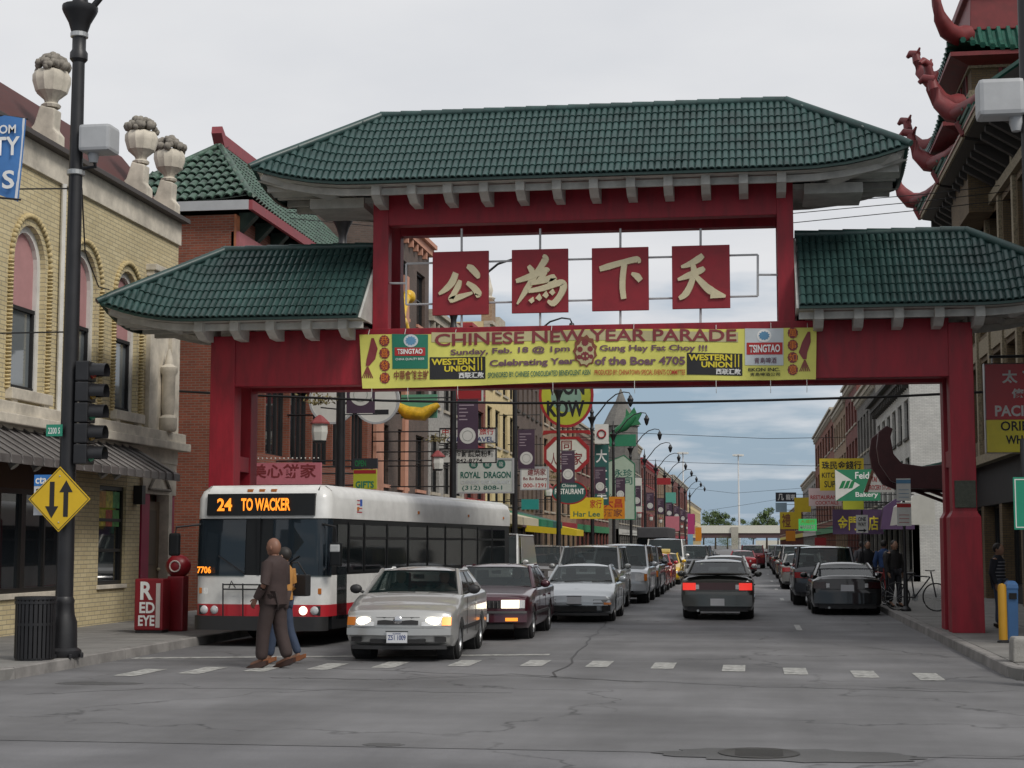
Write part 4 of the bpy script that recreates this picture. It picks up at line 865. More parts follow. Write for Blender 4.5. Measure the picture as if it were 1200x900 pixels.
# upswept entrance canopy over the pavement
cn = bpy.data.objects.new('entrance_canopy', None); COL.objects.link(cn); cn.parent = bR
CBR = mat('canopy_maroon', (.055, .012, .014), .5, var=.2)
prow = [(BR, 4.35), (5.4, 4.2), (4.75, 4.3), (4.5, 4.6), (4.42, 5.15), (4.5, 5.4), (4.3, 5.5), (4.05, 5.3), (3.98, 4.8), (4.05, 4.3), (4.4, 3.75), (5.0, 3.5), (BR, 3.45)]
for y in (52.4, 55.6): MB().prism(prow, 'y', y, y+.3).build('canopy_prow', CBR, cn, bevel=.03)
MB().prism([(BR, 4.5), (5.4, 4.15), (4.55, 4.3), (4.5, 4.1), (5.2, 3.75), (BR, 3.7)], 'y', 52.7, 55.6).build('canopy_roof', CBR, cn)
for k in range(9): MB().tube([(BR, 52.9+.32*k, 4.52), (5.4, 52.9+.32*k, 4.17), (4.55, 52.9+.32*k, 4.3)], .06, 6).build('canopy_tile_roll', TGR, cn)
for y in (52.75, 55.25): MB().tube([(4.7, y, 3.8), (BR, y, 2.9)], .06, 6).build('canopy_strut', CBR, cn)
# --- far end of the street: viaduct, masts, trees
via = thing('road_viaduct', 'pale concrete road viaduct crossing at the far end of the street', 'bridge', (0, 620, 0))
VC = mat('viaduct_concrete', (.6, .58, .5), .85, var=.12); VS = mat('viaduct_steel', (.09, .05, .05), .7)
MB().box(-60, 0, 6.0, 60, 12, 8.9).build('parapet', VC, via); MB().box(-60, .5, 4.2, 60, 11, 5.99).build('girder', VS, via)
for x in (-26, -6, 14): MB().prism([(x-1.2, -.1), (x+1.2, -.1), (x+1.4, 8.3), (x-1.4, 8.3)], 'y', -.6, .45).build('pier', mat('pier_stone', (.35, .33, .28), .9), via)
wall = MB(); 
MB().box(2, 690, 0, 60, 692, 3.4).build('retaining_wall', VC); o = bpy.data.objects['retaining_wall']; tag(o, 'low white wall seen under the far viaduct', 'wall')
for i, (px, h, Y) in enumerate(((866, 37, 640), (801, 38, 640))):
    q = PY(px, 600, Y); o = thing('high_mast_light', 'tall pale high-mast floodlight %s beyond the viaduct' % ('nearest the street centre' if i == 0 else 'left, half behind the lamp arms'), 'light mast', (q.x, Y, 0), group='high-mast lights')
    MB().tube([(0, 0, 0), (0, 0, h)], [.5, .22], 8).build('mast', mat('mast_grey', (.6, .6, .6), .5), o)
    MB().lathe([(1.2, 0), (1.2, .25)], (0, 0, h-.6), 12).build('ring', GREY, o)
    for k in range(6): MB().box(1.6*cos(k*pi/3)-.6, 1.6*sin(k*pi/3)-.6, h-.9, 1.6*cos(k*pi/3)+.6, 1.6*sin(k*pi/3)+.6, h-.2).build('floodlight', WHITE, o)
LEAF = mat('leaf_green', (.07, .11, .03), .7, var=.5, scale=.6); TRUNK = mat('bark', (.06, .045, .03), .9)
def tree(x, y, h, r, seed, label, group=None):
    q = random.Random(seed); o = thing('broadleaf_tree', label, 'tree', (x, y, 0), group=group)
    m = MB(); m.tube([(0, 0, 0), (.1, 0, h*.3), (0, .1, h*.6)], [h*.03, h*.022, h*.012], 7)
    for k in range(5): a = k*1.3; m.tube([(0, 0, h*(.3+.06*k)), (r*.6*cos(a), r*.6*sin(a), h*(.55+.07*k))], [h*.012, h*.004], 5)
    m.build('trunk', TRUNK, o)
    cl = [(q.gauss(0, r*.45), q.gauss(0, r*.4), h*q.uniform(.38, .95)) for _ in range(16)]; m = MB()
    for cx_, cy_, cz in cl:
        rr = r*q.uniform(.22, .42)*(1.15-.5*cz/h)
        for k in range(130):
            d = Vector((q.gauss(0, 1), q.gauss(0, 1), q.gauss(0, .8))).normalized()*rr*q.uniform(.5, 1.05); c = Vector((cx_, cy_, cz))+d
            a = Vector((q.gauss(0, 1), q.gauss(0, 1), q.gauss(0, 1))).normalized(); b_ = a.cross(d).normalized(); s_ = h*q.uniform(.012, .028)
            m.add([c-a*s_, c+b_*s_*.7, c+a*s_, c-b_*s_*.7], [(0, 1, 2, 3)])
    m.build('crown', LEAF, o, kind='stuff')
for i, (px, Y, h, r, lb) in enumerate([(838, 655, 15, 7, 'leafy tree rising behind the viaduct, left of the pier'), (852, 660, 12.5, 6, 'small leafy tree behind the viaduct just left of the tall mast'), (882, 650, 12, 6, 'leafy tree behind the viaduct right of the tall mast'), (898, 655, 16, 6, 'tallest tree behind the viaduct at right'), (838, 600, 4.2, 9, 'low bushy tree under the viaduct by the left pier'), (852, 605, 4, 7, 'low bush under the viaduct right of the bushy tree'), (824, 650, 13, 7, 'leafy tree half hidden behind the left shop row end'), (911, 665, 12, 7, 'leafy tree half hidden behind the right shop row end')]):
    q = PY(px, 600, Y); tree(q.x, Y, h, r, 50+i, lb, 'trees at the far end of the street')
# ------------------------------------------------------------------ vehicles
def lerp_pts(pts, y):
    if y <= pts[0][0]: return pts[0][1]
    for (a, za), (b, zb) in zip(pts, pts[1:]):
        if y <= b:
            t = (y-a)/(b-a) if b > a else 0; t = t*t*(3-2*t)*.35+t*.65
            return za+(zb-za)*t
    return pts[-1][1]
KINDS = {
 # top line of lower body (y from front), cabin base/roof, W, H, wheel radius, axles
 'sedan': dict(L=4.42, W=1.70, H=1.40, top=[(0, .5), (.04, .66), (.35, .78), (1.1, .91), (1.3, .94), (3.5, 1.0), (4.2, 1.0), (4.36, .92), (4.42, .58)], cab=(1.12, 1.95, 3.05, 3.75), wr=.3, ax=(.86, 3.33), z0=.2, belt=.93),
 'boxsedan': dict(L=4.95, W=1.78, H=1.38, top=[(0, .5), (.03, .76), (.2, .83), (1.3, .92), (1.5, .94), (3.9, .98), (4.8, .94), (4.92, .88), (4.95, .55)], cab=(1.42, 2.1, 3.4, 4.0), wr=.31, ax=(.95, 3.75), z0=.2, belt=.91),
 'coupe': dict(L=4.55, W=1.74, H=1.30, top=[(0, .42), (.05, .58), (.5, .70), (1.3, .84), (1.5, .86), (3.6, .95), (4.35, .96), (4.5, .88), (4.55, .5)], cab=(1.35, 2.2, 2.95, 3.95), wr=.31, ax=(.95, 3.55), z0=.17, belt=.85),
 'suv': dict(L=4.8, W=1.86, H=1.74, top=[(0, .6), (.04, .92), (.25, 1.0), (1.25, 1.08), (1.4, 1.1), (4.6, 1.12), (4.76, 1.0), (4.8, .6)], cab=(1.25, 1.85, 4.35, 4.66), wr=.36, ax=(.95, 3.75), z0=.27, belt=1.07),
 'van': dict(L=5.3, W=1.98, H=2.08, top=[(0, .6), (.05, .95), (.3, 1.05), (.9, 1.15), (1.1, 1.2), (5.1, 1.2), (5.26, 1.0), (5.3, .6)], cab=(.85, 1.55, 5.0, 5.16), wr=.36, ax=(.95, 4.2), z0=.26, belt=1.15),
}
PLATE = flat('plate', (.55, .56, .58)); AMB = mat('amber_lamp', (.8, .25, .02), .3, emit=1.2, var=0); AMB0 = mat('amber_lens', (.45, .14, .02), .25, var=0); REDL = mat('tail_lens', (.3, .01, .012), .2, var=0, coat=.5); REDE = mat('brake_lamp', (.7, .03, .02), .3, emit=.9, var=0)
LENS = mat('lamp_lens', (.5, .51, .52), .12, var=.15, scale=20, coat=.6); LIT = mat('lit_headlamp', (1, .9, .68), .3, emit=2.2, var=0); TRIM = mat('black_trim', (.016, .016, .017), .55); CHR = mat('chrome', (.55, .55, .56), .15, metal=1, var=0)
SEAT = mat('seat_cloth', (.05, .05, .052), .9)
def wheel_mesh(r, w_):
    t = MB().lathe([(r*.64, -w_*.5), (r*.9, -w_*.52), (r, -w_*.36), (r, w_*.36), (r*.9, w_*.52), (r*.64, w_*.5), (r*.62, 0)], (0, 0, 0), 26, 'x').mesh('tyre', smooth=40)
    m = MB().lathe([(.02, w_*.36), (r*.2, w_*.4), (r*.24, w_*.3), (r*.6, w_*.34), (r*.66, w_*.5), (r*.66, -w_*.5), (r*.5, -w_*.4), (.02, -w_*.3)], (0, 0, 0), 26, 'x')
    for k in range(6):
        a = 2*pi*k/6; m.add([(w_*.36, r*.18*cos(a)-r*.08*sin(a), r*.18*sin(a)+r*.08*cos(a)), (w_*.36, r*.18*cos(a)+r*.08*sin(a), r*.18*sin(a)-r*.08*cos(a)), (w_*.42, r*.6*cos(a)+r*.1*sin(a), r*.6*sin(a)-r*.1*cos(a)), (w_*.42, r*.6*cos(a)-r*.1*sin(a), r*.6*sin(a)+r*.1*cos(a))], [(0, 1, 2, 3)])
    return t, m.mesh('rim', smooth=35)
_W = {}
def add_wheel(parent, x, y, r, w_, side, rim=None):
    if (r, w_) not in _W: _W[(r, w_)] = wheel_mesh(r, w_)
    t, m = _W[(r, w_)]
    h = bpy.data.objects.new('wheel', None); COL.objects.link(h); h.parent = parent; h.location = (x, y, r); h.rotation_euler = (0, 0, 0 if side > 0 else pi)
    link('tyre', t, RUB, h); link('rim', m, rim or RIM, h)
def bust(parent, x, y, z, shirt, hair=(.02, .015, .012)):
    m = MB(); m.loft([[(x+rx*cos(2*pi*k/10), y+ry*sin(2*pi*k/10), z+dz) for k in range(10)] for dz, rx, ry in ((0, .2, .12), (.2, .23, .13), (.34, .21, .11), (.4, .08, .07), (.44, .06, .06))]); m.build('driver_torso', flat('shirt%s' % str(shirt)[:6], shirt), parent, smooth=60)
    MB().ball((x, y-.01, z+.56), (.085, .1, .125), 12, 9).build('driver_head', flat('skin_mid', (.33, .19, .13)), parent, smooth=80); MB().ball((x, y+.025, z+.6), (.09, .1, .11), 10, 7).build('driver_hair', flat('hair_dk', hair), parent, smooth=80)
def car(name, label, kind, col, loc, rz=0, lights=None, rear=False, detail=1, plate=None, group='cars on the street', cat='car', pm=None, **o):
    k = dict(KINDS[kind]); k.update(o); Lc, W, H, zb, wr = k['L'], k['W'], k['H'], k['belt'], k['wr']; hw = W/2
    T = thing(name, label, cat, loc, rz, group)
    pm = pm or mat('paint_car_%02x%02x%02x' % tuple(int(255*c) for c in col), col, .3, metal=.45, var=.04, scale=2, coat=.8)
    # --- lower body loft
    ys = sorted(set([round(i*.055, 3) for i in range(int(Lc/.055)+1)]+[.0, .02, .05, .09, Lc-.09, Lc-.05, Lc-.02, Lc])); R_ = wr*1.18; rings = []
    for y in ys:
        e = min(y, Lc-y); cf = (1-.07*max(0, 1-y/.55)**2.2)*(1-.05*max(0, 1-(Lc-y)/.5)**2.2)
        if e < .04: cf *= 1-.05*(1-e/.04)
        w_ = hw*cf; zt = lerp_pts(k['top'], y); zs = min(zt-.015, zb) if zt < zb+.02 else zb; za = 0
        for a in k['ax']:
            if abs(y-a) < R_: za = max(za, wr*.96+sqrt(R_*R_-(y-a)**2))
        z0 = k['z0']+.10*max(0, 1-e/.35)**2
        P = [(0, z0), (.72*w_, z0), (.93*w_, z0+.02), (w_*.99, z0+.14), (w_*1.0, .32+.25*(zs-.32)), (w_*.998, .32+.62*(zs-.32)), (w_*.985, zs-.035), (w_*.955, zs), (w_*.8, zs+(zt-zs)*.75+.012), (w_*.45, zt+.022), (0, zt+.03)]
        Q = []
        for i, (x, z) in enumerate(P):
            if 2 <= i <= 6 and za: z = max(z, min(za, zs-.03+.002*i))
            if i == 1 and za: x = .62*w_
            Q.append((x, z))
        def yb(x): return y+.16*(abs(x)/hw)**2.5*max(0, 1-y/.75)-.1*(abs(x)/hw)**2.5*max(0, 1-(Lc-y)/.6)
        rings.append([(x, yb(x), z) for x, z in Q]+[(-x, yb(x), z) for x, z in Q[-2:0:-1]])
    body = MB().loft(rings).build('body', pm, T, smooth=55)
    for a in k['ax']:
        m = MB(); rr = R_*1.0
        for s in (-1, 1):
            MB().lathe([(.01, s*hw*.6), (rr, s*hw*.6), (rr, s*hw*.9), (.01, s*hw*.9)], (0, a, wr*.96), 20, 'x').build('wheel_well', DARK, T)
            add_wheel(T, s*(hw-.12), a, wr, .2, s, k.get('rim'))
    # --- greenhouse
    a0, a1, a2, a3 = k['cab']; wb, wt = hw*.93, hw*(.74 if kind not in ('suv', 'van') else .82); zc = zb-.01; zr_ = H-.06
    def cp(u, t, end):      # u -1..1 across, t 0..1 up; end 'f' or 'r'
        w_ = wb+(wt-wb)*t; bow = .13*(1-.3*t)
        if end == 'f': y = a0+(a1-a0)*t+bow*(u*u); zz = lerp_pts(k['top'], a0)-.02
        else: y = a3+(a2-a3)*t-bow*(u*u)*.8; zz = lerp_pts(k['top'], a3)-.02
        return (w_*u, y, zz+(zr_-zz)*t)
    def sp(s, v, t, out=0):     # side surface: v 0 front..1 rear
        f, r_ = cp(s, t, 'f'), cp(s, t, 'r'); w_ = wb+(wt-wb)*(t**1.15)
        return (s*(w_+out), f[1]+(r_[1]-f[1])*v, f[2]+(r_[2]-f[2])*v)
    def sheet(fn, nu, nv, nm, m_, par=T): MB().loft([[fn(i/nu, j/nv) for j in range(nv+1)] for i in range(nu+1)], caps=False, closed=False).build(nm, m_, par, smooth=60)
    gl = k.get('glass', CGLASS)
    sheet(lambda i, j: cp(-.93+1.86*i, .03+.93*j, 'f'), 8, 4, 'windscreen', gl)
    if kind != 'van': sheet(lambda i, j: cp(-.9+1.8*i, .06+.88*j, 'r'), 8, 4, 'rear_window', gl)
    bp_ = {'suv': [.04, .36, .68, .93], 'van': [.04, .2], 'coupe': [.06, .62]}.get(kind, [.05, .46, .84])
    vL = [((cp(1, .5, 'f')[1]), cp(1, .5, 'r')[1])]
    for s in (-1, 1):
        for v0, v1 in zip(bp_, bp_[1:]): sheet(lambda i, j: sp(s, v0+.02+(v1-v0-.04)*i, .05+.86*j), 3, 3, 'side_window', gl)
        # painted side frame: A, B.., C pillars as slightly proud strips
        def strip(va, vb, nm, m_): MB().loft([[sp(s, va, t, .006), sp(s, vb, t, .006), sp(s, vb, t, -.03), sp(s, va, t, -.03)] for t in (0, .35, .7, 1)]).build(nm, m_, T)
        strip(0, bp_[0]+.02, 'pillar', pm)
        for v in bp_[1:-1]: strip(v-.025, v+.025, 'pillar', TRIM)
        strip(bp_[-1]-.02, 1.0, 'pillar', pm)
        MB().tube([cp(s*.965, t, 'f') for t in (0, .5, 1)], .035, 6).build('windscreen_pillar', pm, T, smooth=60)
        MB().tube([cp(s*.95, t, 'r') for t in (0, .5, 1)], .05, 6).build('rear_pillar', pm, T, smooth=60)
        MB().tube([sp(s, v, .97) for v in (0, .33, .66, 1)], .03, 6).build('roof_rail', pm, T, smooth=60)
    if kind == 'van':
        for s in (-1, 1): sheet(lambda i, j: sp(s, .22+.76*i, .04+.93*j, .003), 6, 3, 'side_panel', pm)
        sheet(lambda i, j: cp(-.9+1.8*i, .06+.88*j, 'r'), 8, 4, 'rear_door', pm)
    n = 8
    def rp(u, v): 
        f, r_ = cp(u, 1, 'f'), cp(u, 1, 'r'); y = f[1]-.02+(r_[1]-f[1]+.04)*v; return (f[0]*1.02, y, zr_-.02+.075*(1-abs(u)**2.6)*(1-abs(2*v-1)**3*.75))
    m = MB(); m.loft([[rp(-1+2*i/n, j/n) for j in range(n+1)] for i in range(n+1)], caps=False, closed=False); m.loft([[(p[0], p[1], p[2]-.03) for p in (rp(-1+2*i/n, j/n) for j in range(n+1))] for i in range(n+1)], caps=False, closed=False); m.build('roof', pm, T, smooth=50)
    # --- interior
    MB().box(-wb*.9, a0+.25, zb-.02, wb*.9, a0+.45, zb+.07).build('dashboard', TRIM, T)
    ys_ = a1+.55
    for s in (-1, 1):
        MB().box(s*.36-.22, ys_, zb-.2, s*.36+.22, ys_+.14, zb+.16).build('seat', SEAT, T, bevel=.04); MB().box(s*.36-.12, ys_+.02, zb+.16, s*.36+.12, ys_+.12, zb+.33).build('headrest', SEAT, T, bevel=.03)
    if kind in ('sedan', 'boxsedan', 'coupe'): MB().box(-.6, a2+.0, zb-.1, .6, a2+.12, zb+.18).build('rear_seat', SEAT, T, bevel=.04)
    if o.get('driver'): bust(T, .36, ys_-.16, zb-.28, o['driver'])
    if o.get('passenger'): bust(T, -.36, ys_-.16, zb-.28, o['passenger'])
    # --- mirrors, doors, handles
    for s in (-1, 1):
        y = a0+.42; MB().ball((s*(hw+.1), y, zb+.09), (.1, .06, .075), 10, 7).build('door_mirror', k.get('mirror', pm), T, smooth=60); MB().tube([(s*hw*.95, y, zb+.03), (s*(hw+.06), y, zb+.07)], .025, 6).build('mirror_arm', TRIM, T)
        for y in (a0+.38, a0+1.42)+(() if kind == 'coupe' else (a0+2.3,)):
            if y < Lc-1.1: MB().box(s*(hw*.999), y, k['z0']+.15, s*(hw+.003), y+.012, zb-.05).build('door_seam', DARK, T)
        for y in (a0+1.2,)+(() if kind == 'coupe' else (a0+2.1,)):
            if y < Lc-1.2: MB().box(s*hw*.99, y, zb-.17, s*(hw+.025), y+.16, zb-.13).build('door_handle', k.get('handle', pm), T, bevel=.008)
        MB().box(s*hw*.995, .75+wr, .44, s*(hw+.012), k['ax'][1]-wr-.12, .5).build('side_moulding', k.get('mould', pm), T, bevel=.005)
    # --- ends
    ft = k['top']; zf = lerp_pts(ft, .1); fy = lambda x: .16*(abs(x)/hw)**2.5
    st = k.get('front', 'plain')
    def ny(z):
        for i in range(60):
            if lerp_pts(ft, i*.01) >= z: return i*.01
        return .6
    def nr(z):
        for i in range(60):
            if lerp_pts(ft, Lc-i*.01) >= z: return i*.01
        return .6
    def fpl(nm, m_, x0, x1, z0_, z1_, out=.02, n_=6, yb=None, par=T):
        """patch wrapped on the nose."""
        rg = []
        for i in range(n_+1):
            x = x0+(x1-x0)*i/n_; y = fy(x)-out; a_, b_ = ny(z0_), ny(z1_)
            rg.append([(x, y+a_, z0_), (x, y+b_+.004, z1_), (x, y+b_+.1, z1_), (x, y+a_+.1, z0_)])
        return MB().loft(rg).build(nm, m_, par, smooth=40)
    def rpl(nm, m_, x0, x1, z0_, z1_, out=.02, n_=6):
        rg = []
        for i in range(n_+1):
            x = x0+(x1-x0)*i/n_; y = Lc-.1*(abs(x)/hw)**2.5+out; a_, b_ = nr(z0_), nr(z1_)
            rg.append([(x, y-a_, z0_), (x, y-b_-.004, z1_), (x, y-b_-.1, z1_), (x, y-a_-.1, z0_)])
        return MB().loft(rg).build(nm, m_, T, smooth=40)
    hl = zf-.12
    lampm = LIT if lights else LENS
    if st == 'corolla':
        for s in (-1, 1):
            h = fpl('headlight', LENS, s*.36, s*.78, hl-.07, hl+.075, .022); MB().ball((s*.52, fy(.52)-.02+ny(hl), hl+.0), (.12, .02, .066), 12, 8).build('bulb', LIT, h, smooth=80)
            fpl('turn_signal', AMB if (lights and s > 0) else AMB0, s*.66, s*.79, hl-.06, hl+.06, .03, par=h)
            fpl('fog_recess', DARK, s*.56, s*.72, .3, .37, .012)
        fpl('grille', DARK, -.31, .31, hl-.05, hl+.06, .02); fpl('grille_bar', pm, -.33, .33, hl+.06, hl+.08, .03); MB().lathe([(.055, -.012), (.07, 0), (.055, .012)], (0, ny(hl)-.02, hl+.01), 16, 'y').build('emblem', CHR, T, smooth=60)
        fpl('lower_intake', DARK, -.42, .42, .28, .34, .012); fpl('bumper', pm, -.79, .79, .40, .50, .035); fpl('air_dam', TRIM, -.72, .72, .19, .245, .0)
    elif st == 'box':
        for s in (-1, 1): h = fpl('headlight', LIT if s > 0 else LENS, s*.38, s*.7, hl-.075, hl+.07, .03); fpl('corner_lamp', LENS, s*.7, s*.8, hl-.075, hl+.07, .03, par=h); fpl('turn_signal', AMB if s > 0 else AMB0, s*.46, s*.68, .36, .42, .06)
        fpl('grille', DARK, -.36, .36, hl-.075, hl+.06, .03)
        for i in range(9): x = -.32+.08*i; MB().box(x-.006, -.035, hl-.07, x+.006, .05, hl+.055).build('grille_bar', CHR, T)
        fpl('bumper', pm, -.84, .84, .34, .52, .05); fpl('bumper_strip', TRIM, -.84, .84, .5, .54, .07); fpl('lower_intake', DARK, -.6, .6, .22, .32, .02)
    elif st == 'sport':
        for s in (-1, 1): fpl('headlight', mat('smoked_lens', (.1, .105, .11), .12, var=.1, coat=.6), s*.42, s*.8, hl-.05, hl+.045, .022); fpl('turn_signal', AMB0, s*.66, s*.82, .4, .45, .045); fpl('fog_recess', DARK, s*.62, s*.8, .26, .38, .035)
        fpl('lower_intake', DARK, -.5, .5, .25, .37, .03); fpl('bumper', pm, -.8, .8, .45, .5, .03); MB().box(-.02, -.02, .25, .02, .05, .37).build('intake_bar', pm, T); fpl('air_dam', TRIM, -.76, .76, .16, .22, .03)
    else:
        hh = zf-.16 if kind in ('suv', 'van') else hl; q = .1 if kind in ('suv', 'van') else .065
        for s in (-1, 1): fpl('headlight', lampm, s*.5*hw/.85, s*.8*hw/.85, hh-q, hh+q, .02); fpl('turn_signal', AMB0, s*.74*hw/.85, s*.82*hw/.85, hh-q, hh+q, .026)
        fpl('grille', k.get('grille', DARK), -.42, .42, hh-q, hh+q, .02); fpl('grille_bar', CHR, -.42, .42, hh-.012, hh+.012, .028); fpl('bumper', k.get('bumper', pm), -hw*.92, hw*.92, k['z0']+.12, k['z0']+.3, .05); fpl('lower_intake', DARK, -.5, .5, k['z0']+.02, k['z0']+.11, .015)
    if rear:
        rl = lerp_pts(ft, Lc-.1)-.17
        for s in (-1, 1):
            t = rpl('tail_light', k.get('tail', REDL), s*.5*hw/.85, s*.8*hw/.85, rl-.075, rl+.09, .025); rpl('reversing_lamp', LENS, s*.42*hw/.85, s*.5*hw/.85, rl-.05, rl+.05, .02)
        rpl('trunk_panel', k.get('trunk', pm), -.42*hw/.85, .42*hw/.85, rl-.07, rl+.1, .018); rpl('bumper', k.get('bumper', pm), -hw*.94, hw*.94, k['z0']+.12, k['z0']+.38, .05); rpl('bumper_skirt', TRIM, -.7, .7, k['z0']+.0, k['z0']+.12, .01)
        rpl('trunk_seam', DARK, -.66, .66, rl-.1, rl-.085, .012)
        MB().tube([(.45, Lc-.2, k['z0']+.02), (.45, Lc+.03, k['z0']+.02)], .03, 8).build('exhaust_pipe', STEEL, T)
        if k.get('spoiler'):
            MB().loft([[(x, Lc-.1+dy, 1.14-.04*abs(x)**3+dz) for dy, dz in ((-.12, .0), (.1, .025), (.1, .005), (-.1, -.015))] for x in [-.72+.12*i for i in range(13)]]).build('rear_spoiler', pm, T, smooth=50)
            for s in (-1, 1): MB().box(s*.66-.03, Lc-.18, .95, s*.66+.03, Lc-.05, 1.12).build('spoiler_leg', pm, T)
        if k.get('wing'): MB().loft([[(x, Lc-.08+dy, lerp_pts(ft, Lc-.3)+.05+dz-.03*abs(x)**2) for dy, dz in ((-.2, -.02), (.05, .045), (.06, .02))] for x in [-.74+.148*i for i in range(11)]]).build('trunk_lip', pm, T, smooth=50)
        pp = (Lc+.045, rl-.08 if kind == 'suv' else (rl-.06 if not k.get('lowplate') else .42)); MB().box(-.16, pp[0]-.02, pp[1]-.08, .16, pp[0]+.004, pp[1]+.08).build('licence_plate', PLATE, T)
    else:
        zp = k.get('platez', k['z0']+.22); p_ = MB().box(-.155, -.056, zp-.08, .155, -.03, zp+.08).build('licence_plate', PLATE, T)
        MB().box(-.17, -.058, zp-.095, .17, -.05, zp-.08).build('plate_frame', TRIM, p_); MB().box(-.17, -.058, zp+.08, .17, -.05, zp+.095).build('plate_frame', TRIM, p_)
        if plate: text(plate, INK['navy'], p_, -.135, .135, zp-.04, zp+.035, -.0575, .02); text('ILLINOIS', INK['navy'], p_, -.06, .06, zp+.045, zp+.068, -.0575, .02)
    if detail and kind in ('sedan', 'boxsedan', 'coupe', 'suv'):
        for s in (-.35, .3):
            MB().tube([(s-.02, a0+.02+.13*((s-.02)/wb)**2, zb+.035), (s+.42, a0+.06+.1*((s+.42)/wb)**2, zb+.05)], .011, 5).build('wiper', TRIM, T)
        MB().box(-.09, a1-.04, zr_-.14, .09, a1+.0, zr_-.07).build('rear_view_mirror', TRIM, T)
    return T
def at(px, py): q = PG(px, py); return (q.x, q.y, 0)
SILV = (.42, .43, .43)
c = at(474, 776)
car('sedan_car', 'silver sedan with lit headlights at the front of the queue beside the bus', 'sedan', (.40, .40, .39), (c[0]-.1, c[1]-.05, 0), R(2.2), lights=True, front='corolla', plate='Z51 1009', platez=.37, driver=(.25, .2, .18), passenger=(.1, .1, .12), mirror=TRIM, mould=TRIM, top=[(0, .52), (.03, .64), (.12, .745), (.5, .83), (1.05, .95), (1.25, .985), (3.4, 1.02), (4.2, 1.03), (4.36, .94), (4.42, .58)], belt=.955)
car('sedan_car', 'dark maroon square sedan with one headlight lit behind the silver sedan', 'boxsedan', (.055, .007, .016), (-4.9, 29.45, 0), R(1), lights=True, front='box', platez=.43, driver=(.05, .05, .06), mould=TRIM)
car('coupe_car', 'silver low sports coupe third in the queue, headlights off', 'coupe', (.38, .41, .43), (-3.95, 36.6, 0), R(.5), front='sport', platez=.5)
car('suv_car', 'silver sport utility car with roof rack behind the sports coupe', 'suv', (.36, .37, .36), (-4.35, 42.6, 0), 0, plate=None)
car('suv_car', 'pale silver sport utility car behind the one with a roof rack', 'suv', (.42, .44, .46), (-3.95, 48.2, 0), 0, H=1.78)
car('suv_car', 'dark grey sport utility car in the middle of the queue', 'suv', (.05, .055, .06), (-3.95, 54, 0))
car('sedan_car', 'orange red sedan in the queue just before the yellow taxi', 'sedan', (.42, .03, .015), (-3.95, 59.6, 0)); car('sedan_car', 'bright red sedan directly in front of the yellow taxi', 'sedan', (.35, .01, .02), (-4.0, 65.4, 0))
tx = car('taxi_car', 'yellow taxi cab in the queue', 'sedan', (.62, .4, .015), (-3.9, 71.2, 0)); MB().box(-.3, 2.3, 1.4, .3, 2.5, 1.55).build('roof_light', flat('taxi_sign', (.6, .5, .2)), tx, bevel=.03)
car('van_vehicle', 'white delivery van standing in the queue behind the taxi', 'van', (.62, .62, .6), (-4.1, 77.2, 0), cat='van', H=2.05)
car('sedan_car', 'silver sedan behind the white van in the queue', 'sedan', SILV, (-3.6, 83.6, 0)); car('suv_car', 'black sport utility car with a lit lamp far back in the queue', 'suv', (.015, .016, .02), (-3.0, 80.5, 0), lights=True)
car('suv_car', 'dark blue sport utility car behind the black one in the far queue', 'suv', (.02, .025, .04), (-3.1, 92, 0)); car('sedan_car', 'dark sedan near the end of the far queue', 'sedan', (.03, .03, .035), (-3.3, 104, 0)); car('sedan_car', 'grey sedan at the very end of the far queue', 'sedan', (.2, .2, .2), (-3.3, 118, 0))
# kerb side of the left lane, behind the bus
car('van_vehicle', 'white van parked at the kerb directly behind the bus', 'van', (.58, .58, .56), (-7.55, 45.5, 0), cat='van', H=2.1); car('suv_car', 'grey brown sport utility car parked behind the white van', 'suv', (.13, .12, .11), (-7.2, 53.5, 0))
for y, colr, lb in ((60, (.3, .02, .02), 'red sedan parked at the left kerb behind the grey brown car'), (70, (.05, .06, .08), 'dark sedan parked at the left kerb below the round sign'), (82, (.3, .31, .32), 'silver sedan parked at the left kerb past the octagonal sign')): car('sedan_car', lb, 'sedan', colr, (-8.2, y, 0), detail=0)
# right-hand lane, driving away
def away(x, y): return (x, y, 0)
q = PG(841, 727)
def rcar(name, label, kind, colr, x, yrear, **k): return car(name, label, kind, colr, (x, yrear+KINDS[kind]['L'], 0), pi, rear=True, **k)
rcar('sedan_car', 'dark grey coupe with red brake lights driving away', 'sedan', (.06, .062, .055), q.x, q.y, tail=REDE, wing=True, trunk=flat('trunk_red', (.05, .01, .012), .3), lowplate=True, top=[(0, .5), (.04, .66), (.35, .78), (1.1, .91), (1.3, .94), (3.5, .98), (4.2, 1.0), (4.36, .92), (4.42, .58)], glass=glassmat('rear_glass_grey', (.03, .035, .04), .25))
rcar('sedan_car', 'white sedan driving away ahead of the dark grey coupe', 'sedan', (.6, .6, .58), -.85, 53); rcar('sedan_car', 'small red sedan far ahead in the lane driving away', 'sedan', (.3, .01, .02), -.5, 98); rcar('suv_car', 'dark red sport utility car farthest ahead driving away', 'suv', (.16, .01, .02), .1, 120)
rcar('sedan_car', 'red sedan far off at the end of the lane driving away', 'sedan', (.4, .02, .02), .3, 165)
